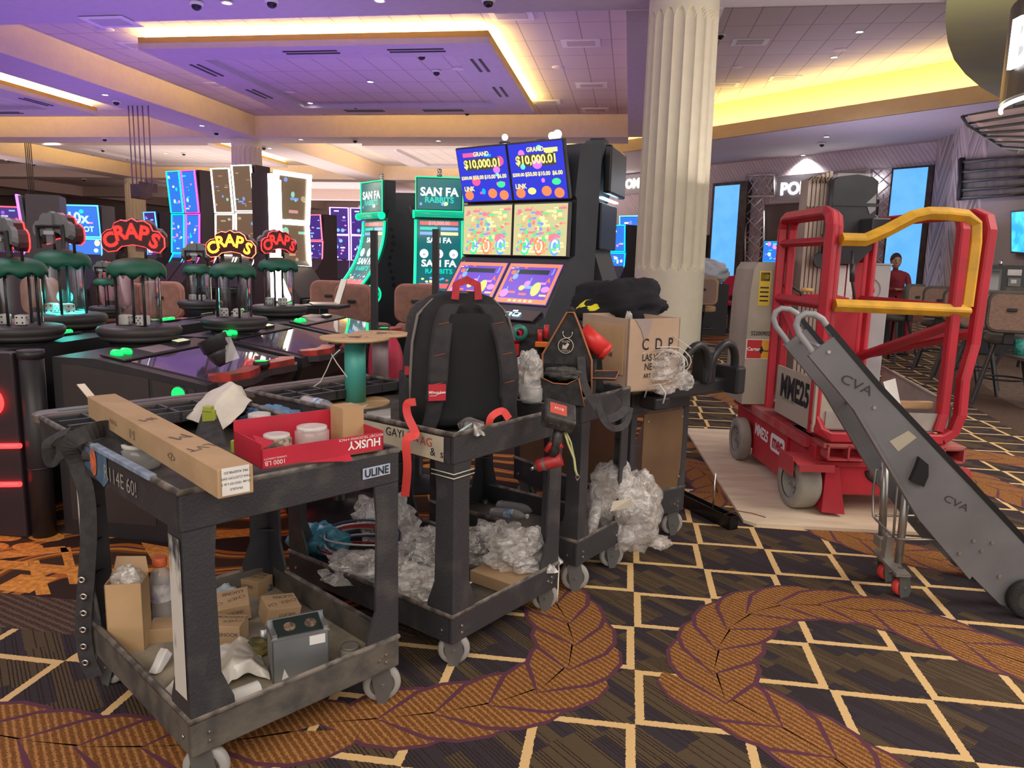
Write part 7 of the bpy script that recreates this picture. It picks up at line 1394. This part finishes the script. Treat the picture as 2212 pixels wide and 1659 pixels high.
b.ball(c_, .10, (.78, .98, 1.15)); b.ball((c_[0]-.02, c_[1]-.098, c_[2]-.01), .016, (1, 1.3, 1.4)); b.ball((c_[0]-.078, c_[1], c_[2]-.005), .018, (.5, 1, 1.3)); b.ball((c_[0]+.078, c_[1], c_[2]-.005), .018, (.5, 1, 1.3)); b.ball((c_[0]-.01, c_[1]-.085, c_[2]-.055), .018, (1.3, .5, .4)); b.out('head', skinm, per)
b = B()
for sx in (-.035, .025): b.ball((c_[0]+sx, c_[1]-.092, c_[2]+.02), .010)
b.out('eyes', ink, per)
b = B(); b.ball((c_[0], c_[1]+.02, c_[2]+.03), .106, (.82, .98, 1.08)); b.out('hair', mat('dark_hair', (.03, .018, .014), .6), per)
for sx, a in ((9, 0), (13, 1)):
    h = V(N_[sx][0]); b = B(); b.ball((h.x, h.y-.03, h.z), .035, (1, 1.1, .45))
    for q in range(4): b.tube([(h.x-.022+.015*q, h.y-.055, h.z), (h.x-.024+.016*q, h.y-.085, h.z-.004), (h.x-.024+.016*q, h.y-.10+.004*q, h.z-.012)], .0075, 6)
    b.tube([(h.x+.03, h.y-.03, h.z), (h.x+.045, h.y-.055, h.z-.004), (h.x+.04, h.y-.07, h.z-.008)], .008, 6); b.out('hand', skinm, per)
b = B(); b.box((-.24, -.2, 0), (.24, .25, .50+k), bev=.03); tag(b.out('stool', mat('chair_black'), loc=(pp.x, pp.y, 0)), 'dark seat under the person in red', 'chair')
# hanging sign with rods, laptop
hs = thing('hanging_sign', 'dark box sign hung from the ceiling on five rods above the craps signs', 'sign', D(310, 425, 20)); o_ = hs.location
b = B(); b.box(D(283, 428, 20)-o_, D(328, 402, 20.6)-o_); b.box(D(300, 412, 19.6)-o_, D(340, 398, 20.4)-o_); b.out('sign_box', mat('sign_brown', (.05, .035, .035), .5), hs)
b = B()
for x in (287, 296, 306, 317, 329): p = D(x, 405, 20)-o_; b.cyl(p, (p.x, p.y, UP-o_.z), .018, n=8)
b.out('rod', mat('rod_taupe', (.25, .18, .17), .4, .4), hs)
b = B()
h2 = thing('hanging_sign', 'small distant hung sign near the left edge of the ceiling', 'sign', D(70, 440, 30)); 
for x in (64, 68, 72, 76): p = D(x, 440, 30)-h2.location; b.cyl(p, (p.x, p.y, UP-h2.location.z), .02, n=6)
b.box((-.5, -.2, -.3), (.5, .2, 0)); b.out('sign_box', mat('sign_brown'), h2)
lp = thing('laptop', 'open silver laptop on a small stand in front of the rose-brown chairs', 'laptop', D(700, 658, 6.9), math.radians(-60)); sil = mat('laptop_silver', (.42, .36, .34), .35, .5)
b = B(); b.box((-.17, -.12, 0), (.17, .12, .015), bev=.004); b.out('keyboard_base', sil, lp); b = B(); b.face([(-.17, .12, .015), (.17, .12, .015), (.17, .19, .24), (-.17, .19, .24)]); b.face([(-.17, .125, .015), (.17, .125, .015), (.17, .195, .24), (-.17, .195, .24)]); b.out('lid', sil, lp)

b = B(); z_ = lp.location.z; b.box((-.2, -.16, -.03), (.2, .16, -.002)); b.box((-.03, -.03, -z_), (.03, .03, -.03)); b.box((-.18, -.18, -z_), (.18, .18, -z_+.02)); tag(b.out('laptop_stand', body_m, loc=lp.location), 'dark stand carrying the open laptop', 'stand')
